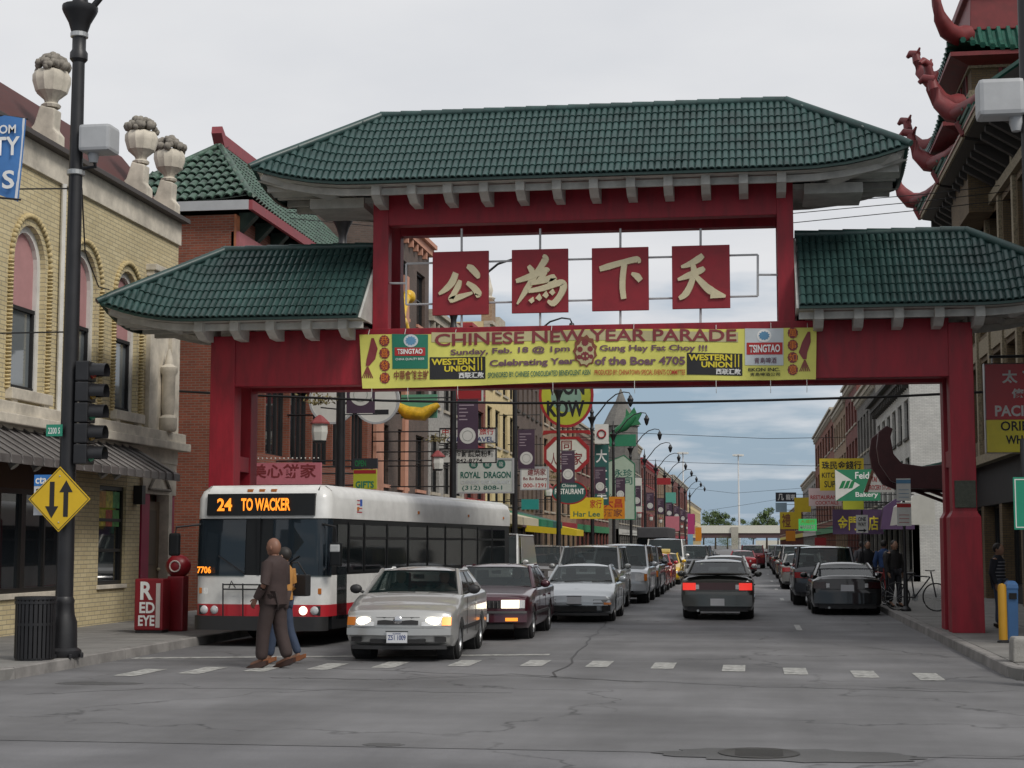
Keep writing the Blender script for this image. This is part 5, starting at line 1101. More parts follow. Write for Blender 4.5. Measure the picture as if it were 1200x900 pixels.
# parked along the right kerb
rcar('coupe_car', 'black coupe with rear spoiler parked by the bicycle', 'coupe', (.006, .006, .007), 2.35, 41.3, spoiler=True, tail=flat('smoked_tail', (.02, .002, .003), .2)); rcar('suv_car', 'dark blue sport utility car parked in front of the black coupe', 'suv', (.016, .017, .022), 2.1, 47.3, H=1.72)
rcar('sedan_car', 'silver grey sedan parked third along the right kerb', 'sedan', (.2, .2, .19), 2.0, 64.5); rcar('suv_car', 'dark grey sport utility car parked fourth along the right kerb', 'suv', (.04, .04, .045), 2.15, 72); rcar('sedan_car', 'tan sedan parked fifth along the right kerb', 'sedan', (.25, .2, .14), 2.1, 84)
for i, (y, colr, kd, lb) in enumerate(((95, (.1, .1, .11), 'suv', 'grey sport utility car parked sixth along the right kerb'), (106, (.4, .4, .4), 'sedan', 'pale silver sedan parked far along the right kerb'), (118, (.05, .05, .06), 'sedan', 'dark sedan parked far along the right kerb'), (131, (.3, .3, .3), 'suv', 'light grey car at the far end of the right kerb row'))): rcar(kd+'_car', lb, kd, colr, 2.15, y, detail=0)
# ------------------------------------------------------------------ the bus
a_, b_ = PG(225, 762), PG(398, 762)
bus = thing('city_bus', 'white red and black city bus halted at the left kerb', 'bus', (-8.42, 27.3, 0), -R(5.6))
BW, BH, BLn = 1.23, 2.78, 12.9
BWHT = mat('bus_white', (.66, .66, .64), .4, var=.07, dirt=.08, coat=.3); BRED = mat('bus_red', (.4, .015, .025), .4, coat=.3); BGR = mat('bus_grey', (.42, .43, .43), .45); BBLK = mat('bus_black', (.008, .009, .01), .4, spec=.3)
BGL = glassmat('bus_glass', (.006, .008, .01), .35, .05); BWS = glassmat('bus_windscreen', (.018, .026, .034), .3, .03)
def bsec(y, z0, z1, inset=0, top_r=.16):
    """rounded body ring between heights at station y (front is flat with rounded corners)."""
    return None
def bring(z, out=0.0):
    """plan outline of the bus at height z: rounded front corners, slight rake."""
    rake = .10*max(0, (z-1.2)/1.6)**1.5; pts = []
    r = .22
    pts += [(-BW-out, BLn+out), (-BW-out, 1.0), (-BW-out, r+rake)]
    for k in range(1, 6): t = pi/2*k/6; pts.append((-BW-out+r*(1-cos(t)), rake-out+r*(1-sin(t))))
    n = 8
    for k in range(n+1): x = -BW+r+(2*BW-2*r)*k/n; pts.append((x, rake-out-.05*(1-(x/(BW-r))**2)))
    for k in range(5, 0, -1): t = pi/2*k/6; pts.append((BW+out-r*(1-cos(t)), rake-out+r*(1-sin(t))))
    pts += [(BW+out, r+rake), (BW+out, 1.0), (BW+out, BLn+out)]
    return [(x, y, z) for x, y in pts]
def band(nm, m_, z0, z1, out=0, caps=True, nz=3): return MB().loft([bring(z0+(z1-z0)*i/nz, out) for i in range(nz+1)], caps=caps).build(nm, m_, bus, smooth=35)
WH = [(.43, (2.05, 3.15)), (.43, (9.3, 10.4))]
band('lower_body', BWHT, .72, 1.22); band('side_windows_band', BBLK, 1.22, 2.2, -.004); rf = MB().loft([bring(2.2, .012), bring(2.55, .012), bring(2.68, -.03), bring(BH, -.16)]).build('roof', BWHT, bus, smooth=40)
band('red_stripe', BRED, .52, .72, .003)
# skirt with wheel openings: boxes between the axles
for y0_, y1_ in ((.05, 2.05), (3.15, 9.2), (10.3, BLn)):
    MB().box(-BW, y0_+.25 if y0_ < .1 else y0_, .3, BW, y1_, .52).build('skirt', BGR if y0_ > .1 else BBLK, bus)
MB().box(-BW+.25, 2.05, .5, BW-.25, 3.15, .53).build('wheel_arch', DARK, bus); MB().box(-BW+.1, .4, .28, BW-.1, BLn-.1, .4).build('underbody', DARK, bus)
MB().loft([[(x, y-.1, z) for x, y, z in bring(zz)[2:-2]] for zz in (.28, .36, .5, .52)]).build('front_bumper', mat('bumper_rubber', (.02, .02, .021), .5), bus, smooth=40, bevel=0)
for y in (2.6, 9.75):
    for s in (-1, 1): add_wheel(bus, s*(BW-.16), y, .47, .28, s)
# windscreen halves
for s in (-1, 1):
    rows = []
    for i in range(6):
        z = 1.2+.98*i/5; ring = bring(z, .012); rows.append([p for p in ring if (p[0]*s > .02)][::1] if True else 0)
    rows = [[p for p in r_ if p[1] < .42] for r_ in rows]
    MB().loft(rows, caps=False, closed=False).build('windscreen', BWS, bus, smooth=60)
MB().box(-.025, -.06, 1.22, .025, .02, 2.2).build('windscreen_divider', BBLK, bus)
MB().box(-BW+.15, .7, .75, BW-.15, .8, 1.25).build('dashboard', DARK, bus)
# destination sign
MB().loft([[(-1.0+2.0*i/10, .1*((z-1.2)/1.6)**1.5-.065-.05*(1-((-1.0+2.0*i/10)/(BW-.22))**2)*.9, z) for z in (2.25, 2.63)]+[(-1.0+2.0*i/10, .1, z) for z in (2.63, 2.25)] for i in range(11)]).build('destination_sign', BBLK, bus)
LED = mat('led_orange', (1, .28, .02), .5, emit=1.1, var=0)
text('24', LED, bus, -.78, -.5, 2.33, 2.55, -.058, .03); text('TO WACKER', LED, bus, -.33, .58, 2.33, 2.55, -.058, .03)
for oo in list(bus.children):
    if oo.name.startswith('lettering'): oo.location = (0, -.012, 0)
text('7706', LED, bus, -1.12, -.86, 1.25, 1.37, -.1, .03); o = bus.children[-1]
for oo in bus.children:
    if oo.name.startswith('lettering'):
        z = oo.data.vertices[0].co.z
        if z < 2: oo.location = (0, .0, 0)
# pipework of front details
def bfront(nm, m_, x0, x1, z0_, z1_, out=.02, par=None, bev=.008):
    zz = (z0_+z1_)/2; rk = .10*max(0, (zz-1.2)/1.6)**1.5; xm = max(abs(x0), abs(x1)); yb = rk-.05*(1-((x0+x1)/2/(BW-.22))**2); 
    if xm > BW-.22: yb = rk+.03
    return MB().box(x0, yb-out, z0_, x1, yb+.1, z1_).build(nm, m_, par or bus, bevel=bev)
for s in (-1, 1):
    h = bfront('headlight_panel', TRIM, s*.72, s*1.12, .54, .7, .03)
    for e in (.82, 1.02): MB().lathe([(.001, -.02), (.06, -.018), (.075, 0), (.075, .05)], (s*e, -.0+.05*(e/1.05)**2-.055, .62), 14, 'y').build('headlight', LIT if e < 1 and s > 0 else LENS, h, smooth=50)
    bfront('marker_lamp', AMB0, s*.86, s*1.02, .8, .86, .02); bfront('marker_lamp', AMB0, s*1.06, s*1.13, .9, 1.0, .02); bfront('roof_marker', AMB0, s*1.0-.05, s*1.0+.05, 2.43, 2.48, .035)
for x in (-.22, 0, .22): MB().box(x-.05, .06, 2.66, x+.05, .14, 2.71).build('roof_marker', AMB0, bus)
bfront('accessible_badge', flat('badge_blue', (.03, .1, .4)), -1.02, -.9, .88, 1.02, .02); text('♿', INK['white'], bus, -1.0, -.92, .9, 1.0, -.075)
MB().lathe([(.001, -.085), (.09, -.085), (.09, -.05)], (.72, .0, 1.0), 20, 'y').build('transit_badge', flat('badge_navy', (.02, .03, .12)), bus); text('cta', INK['white'], bus, .66, .78, .975, 1.025, -.088, .02)
text('20', INK['black'], bus, .43, .58, .76, .88, -.075, .03)
# folded bicycle rack
m = MB()
for z in (.98, 1.06): m.tube([(-.62, -.12, z), (.12, -.12, z)], .014, 6)
for x in (-.62, -.25, .12): m.tube([(x, -.1, .45), (x, -.13, 1.08)], .014, 6)
m.tube([(-.5, -.14, 1.0), (-.45, -.16, 1.12), (-.38, -.14, 1.0)], .012, 6); m.build('bicycle_rack', BLACK, bus, smooth=50)
# wipers and mirrors
for s in (-1, 1):
    MB().tube([(s*.25, -.06, 1.25), (s*.75, -.05, 1.55)], .012, 5).build('wiper', BLACK, bus)
arm = MB().tube([(BW-.1, .05, 2.1), (BW+.18, -.05, 2.05), (BW+.2, -.05, 1.75)], .02, 6).build('mirror_arm', BLACK, bus); MB().box(BW+.1, -.12, 1.38, BW+.3, -.02, 1.78).build('mirror', BBLK, arm, bevel=.03); MB().box(BW+.1, -.13, 1.62, BW+.28, .0, 1.75).build('mirror_cap', BGR, arm, bevel=.02)
arm = MB().tube([(-BW+.1, .05, 2.1), (-BW-.3, -.1, 2.05), (-BW-.32, -.1, 1.9)], .02, 6).build('mirror_arm', BLACK, bus); MB().box(-BW-.42, -.16, 1.55, -BW-.22, -.06, 1.95).build('mirror', BBLK, arm, bevel=.04)
# side windows, each its own pane with a frame; sliding top vents
y = 1.05
for i, wd in enumerate([.85]+[1.32]*8):
    if y+wd > BLn-.2: break
    for s in (-1, 1):
        X = s*(BW+.002)
        f = MB().box(X, y+.03, 1.26, X+s*.01, y+wd-.03, 2.14).build('window_frame', BBLK, bus); MB().add([(X+s*.014, y+.08, 1.3), (X+s*.014, y+wd-.08, 1.3), (X+s*.014, y+wd-.08, 1.84), (X+s*.014, y+.08, 1.84)], [(0, 1, 2, 3)]).build('pane', BGL, f); MB().add([(X+s*.014, y+.08, 1.89), (X+s*.014, y+wd-.08, 1.89), (X+s*.014, y+wd-.08, 2.1), (X+s*.014, y+.08, 2.1)], [(0, 1, 2, 3)]).build('pane', BGL, f)
        MB().box(X+s*.01, y+.03, 1.85, X+s*.022, y+wd-.03, 1.88).build('window_bar', TRIM, f)
    y += wd
MB().box(BW, .52, .46, BW+.012, 1.0, 2.1).build('driver_window', BGL, bus)
for y in (1.5, 5.2, 9, 12.2): MB().box(BW+.012, y, 2.36, BW+.03, y+.08, 2.42).build('side_marker', AMB0, bus)
for k in range(7): MB().box(BW+.013, 1.5, 2.32+.035*k, BW+.016, 1.78, 2.34+.035*k).build('flag_stripe', BRED if k % 2 == 0 else BWHT, bus)
MB().box(BW+.0135, 1.66, 2.44, BW+.0175, 1.78, 2.565).build('flag_canton', flat('badge_blue', (0, 0, 0)), bus)
MB().box(-BW+.5, 7.5, BH-.05, BW-.5, 11.8, BH+.02).build('roof_hatch', BWHT, bus, bevel=.03); MB().box(BW+.001, 3.2, .55, BW+.006, 9.1, .56).build('trim_line', BGR, bus)
# second bus far down the left kerb
b2 = thing('city_bus', 'dark boxy bus far down the left kerb', 'bus', (-7.6, 128, 0), 0)
MB().box(-1.27, 0, .5, 1.27, 11.5, 2.2).build('body', BBLK, b2, bevel=.08); MB().box(-1.2, -.02, 1.2, 1.2, .0, 2.3).build('windscreen', BGL, b2); MB().box(-1.25, .05, 2.2, 1.25, 11.4, 3.1).build('roof', mat('bus2_grey', (.06, .06, .065), .5), b2, bevel=.1)
for y in (2.4, 8.6):
    for s in (-1, 1): add_wheel(b2, s*1.1, y, .47, .28, s)
# ------------------------------------------------------------------ street lamps with banners and lanterns
PURP = flat('banner_purple', (.055, .03, .055), .7, var=.12); LAN = flat('lantern_white', (.62, .62, .58)); REDP = flat('sign_red', (.3, .015, .02)); FLW = mat('dry_leaf', (.16, .13, .05), .8, var=.5, scale=9)
LX = -9.75
def lamp_post(y, label, near=False):
    o = thing('street_lamp', label, 'street lamp', (LX, y, .146), group='black street lamps along the left kerb')
    MB().lathe([(.24, 0), (.26, .03), (.26, .1), (.2, .14), (.19, .5), (.155, .6), (.14, .75), (.15, .8), (.125, .86)], (0, 0, 0), 20).build('pole_base', BLACK, o, smooth=35)
    if near:
        for k in range(8): MB().lathe([(.03, 0), (.03, .05), (.012, .06)], (.28*cos(k*pi/4), .28*sin(k*pi/4), 0), 8).build('anchor_bolt', BLACK, o)
    MB().tube([(0, 0, .8), (0, 0, 5), (0, 0, 9.6)], [.125, .11, .085], 16).build('pole', BLACK, o, smooth=50)
    cp_ = MB().lathe([(.09, 8.7), (.13, 8.75), (.13, 8.85), (.1, 8.9), (.1, 9.1), (.16, 9.3), (.24, 9.45), (.26, 9.5), (.26, 9.56), (.12, 9.6), (.1, 9.75), (.14, 9.85), (.05, 10.05), (.02, 10.5)], (0, 0, 0), 16).build('capital', BLACK, o, smooth=35)
    P = [(.08, 0, 9.4), (.5, 0, 9.9), (1.0, 0, 10.55), (1.5, 0, 10.95), (2.0, 0, 11.1), (2.35, 0, 11.05), (2.42, 0, 10.9)]
    a = MB().tube(P, [.05, .045, .04, .04, .035, .035, .035], 8).build('lamp_arm', BLACK, o, smooth=60)
    MB().lathe([(.03, .3), (.1, .26), (.12, .16), (.2, .06), (.2, .0), (.16, -.12), (.12, -.3), (.05, -.42), (.01, -.46)], (2.42, 0, 10.6), 14).build('lamp_head', BLACK, a, smooth=45)
    if not near:
        b = MB().box(.14, -.008, 4.75, .84, .008, 6.4).build('street_banner', PURP, o)
        for z in (4.72, 6.42): MB().tube([(.06, 0, z), (.9, 0, z)], .014, 6).build('banner_rod', BLACK, o)
        for sg in (-1, 1): MB().lathe([(.001, 0), (.27, 0), (.27, sg*.003), (.001, sg*.003)], (.49, sg*.0085, 5.2), 24, 'y').build('banner_disc', flat('banner_disc', (.55, .55, .52)), b)
        for i in range(5): MB().box(.2, -.0125, 6.2-.12*i, .2+(.5, .25, .3, .22, .28)[i], -.009, 6.235-.12*i).build('banner_line', flat('banner_line', (.32, .26, .3)), b)
        MB().tube([(.49+.17*cos(2*pi*j/20), -.0135, 5.2+.17*sin(2*pi*j/20)) for j in range(21)], .008, 4, False).build('banner_ring', flat('disc_ring', (.25, .28, .25)), b)
        MB().tube([(-.05, 0, 4.85), (-.5, 0, 4.9)], .018, 6).build('lantern_arm', BLACK, o)
        ln = MB().lathe([(.03, .42), (.09, .38), (.24, .24), (.25, .2), (.03, .2)], (-.52, 0, 4.3), 6).build('lantern', flat('lantern_red', (.25, .05, .05)), o); MB().lathe([(.16, -.2), (.2, .0), (.19, .2)], (-.52, 0, 4.3), 6).build('lantern_glass', LAN, ln); MB().lathe([(.12, -.26), (.17, -.24), (.17, -.2)], (-.52, 0, 4.3), 6).build('lantern_foot', BLACK, ln)
        q = random.Random(int(y)); m = MB()
        for k in range(110):
            c = Vector((-.5+q.gauss(0, .2), q.gauss(0, .14), 5.0+abs(q.gauss(0, .12)))); d = Vector((q.gauss(0, 1), q.gauss(0, 1), q.gauss(0, 1))).normalized(); e = d.orthogonal().normalized(); s_ = q.uniform(.03, .07); m.add([c-d*s_, c+e*s_*.5, c+d*s_, c-e*s_*.5], [(0, 1, 2, 3)])
        m.build('flower_basket', FLW, o, kind='stuff')
    return o
np_ = lamp_post(22.25, 'black street lamp at the near left corner with traffic signs', True)
for i, y in enumerate((38, 53, 67.3, 83, 101, 117, 134, 152, 170, 188, 207, 226, 246, 266)):
    lamp_post(y, 'black street lamp, %s from the gate along the left kerb, with purple banner' % ('first', 'second', 'third', 'fourth', 'fifth', 'sixth', 'seventh', 'eighth', 'ninth', 'tenth', 'eleventh', 'twelfth', 'thirteenth', 'fourteenth')[i])
# ------------------------------------------------------------------ furniture on the near left corner
def pz(px, py, Y): return PY(px, py, Y)
sg_ = thing('warning_sign', 'yellow diamond two-way traffic sign on the near lamp post', 'sign', (LX, 22.0, pz(74, 585, 22.0).z))
YS = flat('sign_amber', (.62, .4, .012), .45); d_ = .465
def diamond(y0, y1, r, m_, nm): return MB().prism([(0, -r), (r, 0), (0, r), (-r, 0)], 'y', y0, y1).build(nm, m_, sg_)
diamond(-.012, .0, d_, YS, 'sign_plate'); 
for k in range(4):
    a, b = [(0, -1), (1, 0), (0, 1), (-1, 0)][k], [(1, 0), (0, 1), (-1, 0), (0, -1)][k]; r0, r1 = d_*.93, d_*.96
    MB().add([(a[0]*r0, -.0145, a[1]*r0), (b[0]*r0, -.0145, b[1]*r0), (b[0]*r1, -.0145, b[1]*r1), (a[0]*r1, -.0145, a[1]*r1)], [(0, 1, 2, 3)]).build('sign_border', INK['black'], sg_)
for x, s in ((-.11, -1), (.1, 1)):
    MB().prism([(x-.035, -.25*s), (x+.035, -.25*s), (x+.035, .1*s), (x+.1, .1*s), (x, .27*s), (x-.1, .1*s), (x-.035, .1*s)], 'y', -.016, -.0125).build('arrow', INK['black'], sg_)
MB().box(-.04, .0, -.3, .04, .14, .3).build('sign_bracket', BLACK, sg_)
for z in (-.33, .33): MB().ball((0, -.014, z), .012, 8, 5).build('bolt', STEEL, sg_)
bs = thing('bus_stop_sign', 'blue and white bus stop sign partly behind the yellow diamond sign', 'sign', (LX-.27, 22.12, pz(55, 580, 22.1).z))
MB().box(-.17, -.01, -.29, .2, .01, .29).build('sign_plate', flat('stop_white', (.55, .57, .6)), bs); MB().box(-.17, -.014, .13, .2, -.0105, .29).build('sign_header', flat('stop_blue', (.03, .16, .45)), bs); text('cta', INK['white'], bs, -.15, .02, .16, .26, -.016, .02); text('24', INK['black'], bs, -.14, -.0, .0, .09, -.0125, .02); MB().box(.12, 0, -.03, .3, .02, .03).build('sign_bracket', BLACK, bs)
gs = thing('street_name_sign', 'small green street name sign on the near lamp post', 'sign', (LX-.13, 22.05, pz(66, 504, 22).z)); MB().box(-.12, -.01, -.085, .12, .01, .085).build('sign_plate', flat('street_green', (.02, .22, .14)), gs); text('2200 S', INK['white'], gs, -.09, .09, -.05, .04, -.0125, .01); MB().box(-.02, .01, -.03, .1, .12, .03).build('sign_bracket', BLACK, gs)
sig = thing('traffic_signal', 'black five-lamp traffic signal on the near lamp post', 'traffic light', (LX+.2, 22.25, 0)); zs0 = pz(98, 484, 22.25).z
for i in range(5):
    z = zs0+.3*(i-2); h = MB().box(-.06, -.15, z-.145, .14, .15, z+.145).build('signal_housing', BLACK, sig, bevel=.02)
    m = MB(); m.loft([[(x, r_*cos(a), z+.0+r_*sin(a)) for a in [pi*(-.18+1.36*k/12) for k in range(13)]] for x, r_ in ((.14, .125), (.36, .118))], caps=False, closed=False); m.build('visor', BLACK, h, smooth=60)
    MB().lathe([(.001, .0), (.1, -.0), (.11, -.02)], (.165, 0, z), 16, 'x').build('lens', mat('signal_lens_%d' % i, ((.02, .2, .1), (.25, .14, .01), (.02, .2, .1), (.25, .14, .01), (.25, .015, .01))[i], .2, var=0), h)
for dz in (-.65, .65): MB().tube([(-.14, 0, zs0+dz), (-.04, 0, zs0+dz)], .03, 6).build('mount', BLACK, sig)
cam_b = thing('camera_box', 'pale grey camera box on an arm of the near lamp post', 'camera', (LX, 22.25, 0)); q = pz(116, 164, 22.25)
m = MB().box(q.x-LX-.24, -.2, q.z-.2, q.x-LX+.24, .22, q.z+.2).build('camera_housing', GREY, cam_b, bevel=.05, rot=None); MB().tube([(.1, 0, q.z-.42), (.3, 0, q.z-.4), (q.x-LX-.08, 0, q.z-.2)], .03, 8).build('camera_arm', BLACK, cam_b, smooth=60); MB().lathe([(.06, -.34), (.08, -.25), (.08, -.2)], (q.x-LX-.08, 0, q.z), 12).build('camera_dome', GREY, cam_b, smooth=40)
for z in (pz(80, 203, 22.25).z, pz(80, 42, 22.25).z): MB().lathe([(.115, -.04), (.13, -.03), (.13, .03), (.115, .04)], (0, 0, z), 16).build('pole_clamp', STEEL, cam_b)
q = PG(1226, 790, .15); rp_ = thing('camera_pole', 'black pole at the right edge carrying a pale camera box', 'pole', (q.x, q.y, .146)); MB().tube([(0, 0, 0), (0, 0, 9.5)], [.12, .09], 14).build('pole', BLACK, rp_, smooth=50); MB().lathe([(.22, 0), (.22, .1), (.15, .5), (.12, .8)], (0, 0, 0), 16).build('pole_base', BLACK, rp_, smooth=40)
b_ = PY(1173, 117, q.y); o = thing('camera_box', 'pale grey camera box high at the right edge before the pagoda eaves', 'camera', (b_.x, q.y, b_.z)); MB().box(-.3, -.2, -.24, .27, .22, .24).build('camera_housing', GREY, o, bevel=.06); MB().lathe([(.06, -.42), (.09, -.32), (.09, -.22)], (.18, 0, 0), 12).build('camera_dome', GREY, o, smooth=40); MB().tube([(.18, 0, -.3), (.3, 0, -.42), (q.x-b_.x, 0, -.42)], .03, 8).build('camera_arm', BLACK, o, smooth=60)
# litter bin: wire-slat basket
q = PG(40, 773, .15); bn = thing('litter_bin', 'black slatted steel litter bin beside the near lamp post', 'litter bin', (q.x, q.y, .146))
for z, r_ in ((.02, .25), (.5, .262), (.86, .275), (.8, .272)): MB().lathe([(r_-.012, z-.018), (r_+.012, z-.018), (r_+.012, z+.018), (r_-.012, z+.018)], (0, 0, 0), 28).build('rim_hoop', BLACK, bn)
sl = MB().box(-.022, -.006, .03, .022, .006, .86).mesh('slat')
for k in range(28):
    a = 2*pi*k/28; o = link('slat', sl, BLACK, bn, (.268*cos(a), .268*sin(a), 0), (0, 0, a+pi/2))
MB().lathe([(.001, .02), (.235, .02), (.24, .78), (.001, .78)], (0, 0, 0), 20).build('liner', DARK, bn)
# red newspaper boxes
q = PG(178, 741, .15); nb = thing('newspaper_box', 'red newspaper box lettered RED EYE on the left pavement', 'newspaper box', (q.x, q.y, .146)); NR = flat('news_red', (.2, .008, .014), .4)
MB().box(-.27, -.2, .05, .27, .2, .98).build('cabinet', NR, nb, bevel=.025); MB().box(-.25, -.18, 0, .25, .18, .05).build('plinth', TRIM, nb)
text('R', INK['white'], nb, -.16, .08, .6, .93, -.204, .03); text('ED', INK['white'], nb, -.17, .12, .36, .56, -.204, .03); text('EYE', INK['white'], nb, -.19, .12, .13, .32, -.204, .03); MB().box(.14, -.206, .1, .22, -.2, .9).build('side_stripe', flat('news_pale', (.5, .45, .42)), nb)
n2 = thing('newspaper_box', 'red round-topped street box behind the lettered newspaper box', 'newspaper box', (q.x+.28, q.y+.55, .146)); MB().box(-.16, -.15, 0, .16, .15, 1.02).build('cabinet', NR, n2, bevel=.03); MB().ball((0, 0, 1.2), (.24, .2, .22), 16, 10).build('round_head', NR, n2, smooth=80); MB().tube([(.1*cos(2*pi*j/16), -.19, 1.2+.1*sin(2*pi*j/16)) for j in range(17)], .014, 6, False).build('head_ring', flat('news_pale', (0, 0, 0)), n2)
# blue festival banner at the left edge, on a lamp post just outside the view
q = PY(10, 185, 21.0); p2 = thing('banner_pole', 'black pole at the left edge carrying a blue event banner', 'pole', (q.x-.75, 21.0, .146))
MB().tube([(0, 0, 0), (0, 0, 9)], [.11, .08], 12).build('pole', BLACK, p2, smooth=50); MB().lathe([(.2, 0), (.2, .1), (.13, .5)], (0, 0, 0), 14).build('pole_base', BLACK, p2)
eb = thing('event_banner', 'blue and white event banner hanging at the left edge', 'banner', (q.x-.65, 21.0, 0)); zt_, zb_ = PY(20, 140, 21).z, PY(20, 226, 21).z
BLU = flat('event_blue', (.05, .17, .42), .6, var=.1)
m = MB(); m.loft([[(.04+.86*u-.1*v*u, .03*sin(u*6+v*2), zt_+.16*(1-u)-(zt_-zb_)*v-.12*u*(v)+0) for v in [i/6 for i in range(7)]] for u in [k/8 for k in range(9)]], caps=False, closed=False); m.build('banner_cloth', BLU, eb, smooth=60)
m = MB(); m.loft([[(.845+.04*u-.1*v, .012+.03*sin(6+v*2)-.02, zt_+.01-(zt_-zb_)*v-.12*v) for v in [i/6 for i in range(7)]] for u in (0, 1)], caps=False, closed=False); m.build('banner_hem', flat('event_white', (.65, .67, .7)), eb)
for s_, x0, x1, z0_, z1_ in (('OM', .55, .8, .80, .92), ('CITY', .2, .86, .5, .76), ('S', .62, .8, .05, .3)): text(s_, INK['white'], eb, x0-.03, x1-.03, zb_+(zt_-zb_)*z0_, zb_+(zt_-zb_)*z1_, -.05, .02)
MB().tube([(-.1, 0, zt_+.17), (.92, 0, zt_+.0)], .015, 6).build('banner_rod', BLACK, eb); MB().tube([(-.1, 0, zb_+.02), (.85, 0, zb_-.1)], .015, 6).build('banner_rod', BLACK, eb)
# ------------------------------------------------------------------ hanging shop signs
def sign(label, box, Y, board, texts=(), frame=None, side=-1, thick=.12, shape='rect', fw=.05, bracket=True, name='hanging_sign'):
    """box in photograph pixels gives width/height at the sign's distance Y along the pavement; it hangs from its building."""
    a, b = PY(box[0], box[3], Y), PY(box[2], box[1], Y); cx_, cz = (a.x+b.x)/2, (a.z+b.z)/2; W, H = b.x-a.x, b.z-a.z
    o = thing(name, label, 'sign', (cx_, Y, cz), group='hanging shop signs')
    def outline(e=0):
        w_, h = W/2+e, H/2+e
        if shape == 'disc': return [(w_*cos(2*pi*k/36), h*sin(2*pi*k/36)) for k in range(36)]
        if shape == 'oct': c = .3*min(W, H); return [(-w_+c, -h), (w_-c, -h), (w_, -h+c), (w_, h-c), (w_-c, h), (-w_+c, h), (-w_, h-c), (-w_, -h+c)]
        if shape == 'house': return [(-w_, -h), (w_, -h), (w_, h*.72), (w_*.2, h), (-w_, h*.8)]
        if shape == 'trap': return [(-w_, -h), (w_, -h), (w_*.35, h), (-w_*.3, h)]
        return [(-w_, -h), (w_, -h), (w_, h), (-w_, h)]
    MB().prism(outline(), 'y', 0, thick).build('sign_board', board, o)
    if frame is not None:
        P0, P1 = outline(fw*.2), outline(-fw); n = len(P0)
        MB().loft([[(P0[k][0], -.02, P0[k][1]), (P0[k][0], .03, P0[k][1]), (P1[k][0], .03, P1[k][1]), (P1[k][0], -.02, P1[k][1])] for k in list(range(n))+[0]], caps=False).build('sign_frame', frame, o)
    for t in texts:
        s_, u0, v0, u1, v1, m_ = t[:6]
        text(s_, m_, o, -W/2+W*u0, -W/2+W*u1, -H/2+H*v0, -H/2+H*v1, -.006, t[6] if len(t) > 6 else .015)
    if bracket:
        xw = (BL if side < 0 else BR)-cx_; e = W/2*(-1 if side < 0 else 1)
        for z in (H*.3, -H*.3):
            if abs(xw) > abs(e)+.05: MB().tube([(e*.98, thick/2, z), (xw, thick/2, z)], .025, 6).build('sign_bracket', BLACK, o)
    return o
def panel(o, u0, v0, u1, v1, W, H, m_, nm, y=-.004): return MB().box(-W/2+W*u0, y, -H/2+H*v0, -W/2+W*u1, y+.004, -H/2+H*v1).build(nm, m_, o)
SW = flat('sign_white', (.6, .6, .56)); SP = flat('sign_pale', (.5, .54, .5)); SY = flat('sign_yellow', (.6, .45, .02)); SG = flat('sign_green', (.02, .18, .09)); SPK = flat('sign_pink', (.5, .16, .2)); SD = flat('sign_dark', (.02, .022, .03)); SLIM = flat('sign_lime', (.4, .42, .03)); SOR = flat('sign_orange', (.6, .22, .01)); STE = flat('sign_teal', (.02, .1, .09)); SLG = flat('sign_lightgreen', (.38, .48, .38)); SBR = flat('sign_brown', (.12, .05, .03))
I = INK
s = sign('pink bakery sign with four red characters above the bus', (288, 542, 376, 568), 41.5, SPK, [('美心餅家', .06, .3, .94, .95, I['maroon'], .02)])
for k in range(17): MB().ball((-.93+.117*k, .02, PY(330, 537, 41.5).z-s.location.z), .022, 6, 4).build('sign_bulb', LAN, s)
sign('white double-disc sign with phone number left of the lamp post banner', (362, 440, 418, 497), 44.5, SW, [('(312)', .3, .75, .75, .9, I['maroon'])], shape='disc', frame=GREY)
s = sign('white disc sign with black printed mark right of the lamp post banner', (414, 440, 468, 497), 44.7, SW, [('98', .55, .68, .9, .85, I['maroon']), ('Q', .08, .3, .22, .5, I['black'])], shape='disc', frame=GREY); MB().box(-.1, -.004, -.42, .36, .0, -.28).build('printed_bar', I['black'], s)
sign('small dark lettered sign above the lime gift sign', (413, 537, 442, 549), 43.5, SD, [('OPEN', .1, .2, .55, .8, I['cgreen'])]); s = sign('lime green gift shop sign with red top', (414, 550, 441, 573), 43.2, SLIM, [('GIFTS', .1, .05, .9, .4, I['green'], .03)]); panel(s, 0, .8, 1, 1, .62, .5, REDP, 'red_band')
sign('dark red board tucked behind the gate beam', (531, 440, 566, 472), 56, REDP, frame=SP)
sign('white travel agency sign with red characters', (515, 501, 582, 520), 55, SW, [('中華', .05, .55, .3, .95, I['red']), ('旅行', .7, .55, .95, .95, I['red']), ('TOURS TRAVEL', .05, .1, .95, .42, I['navy'])], frame=BLACK, fw=.03)
sign('white sign with one line of black characters', (515, 525, 582, 543), 55.2, SW, [('宇漢海鮮蔬菜粉麵', .05, .4, .95, .85, I['black']), ('842-8774', .3, .06, .75, .3, I['black'])], frame=BLACK, fw=.03)
s = sign('large pale sign lettered ROYAL DRAGON above the bus roof', (535, 537, 602, 578), 57.5, SP, [('ROYAL  DRAGON', .07, .43, .95, .62, I['dgreen'], .03), ('CHINESE RESTAURANT', .07, .26, .95, .37, I['silver'], .02), ('(312) 808-1', .1, .06, .8, .22, I['dgreen'], .01)], frame=GREY)
for k in range(3): MB().lathe([(.001, -.008), (.16, -.008), (.16, 0)], (-.42+.5*k, 0, .42), 20, 'y').build('round_logo', I['dgreen'], s); text('龍', SP, s, -.5+.5*k, -.34+.5*k, .33, .5, -.0095, .0)
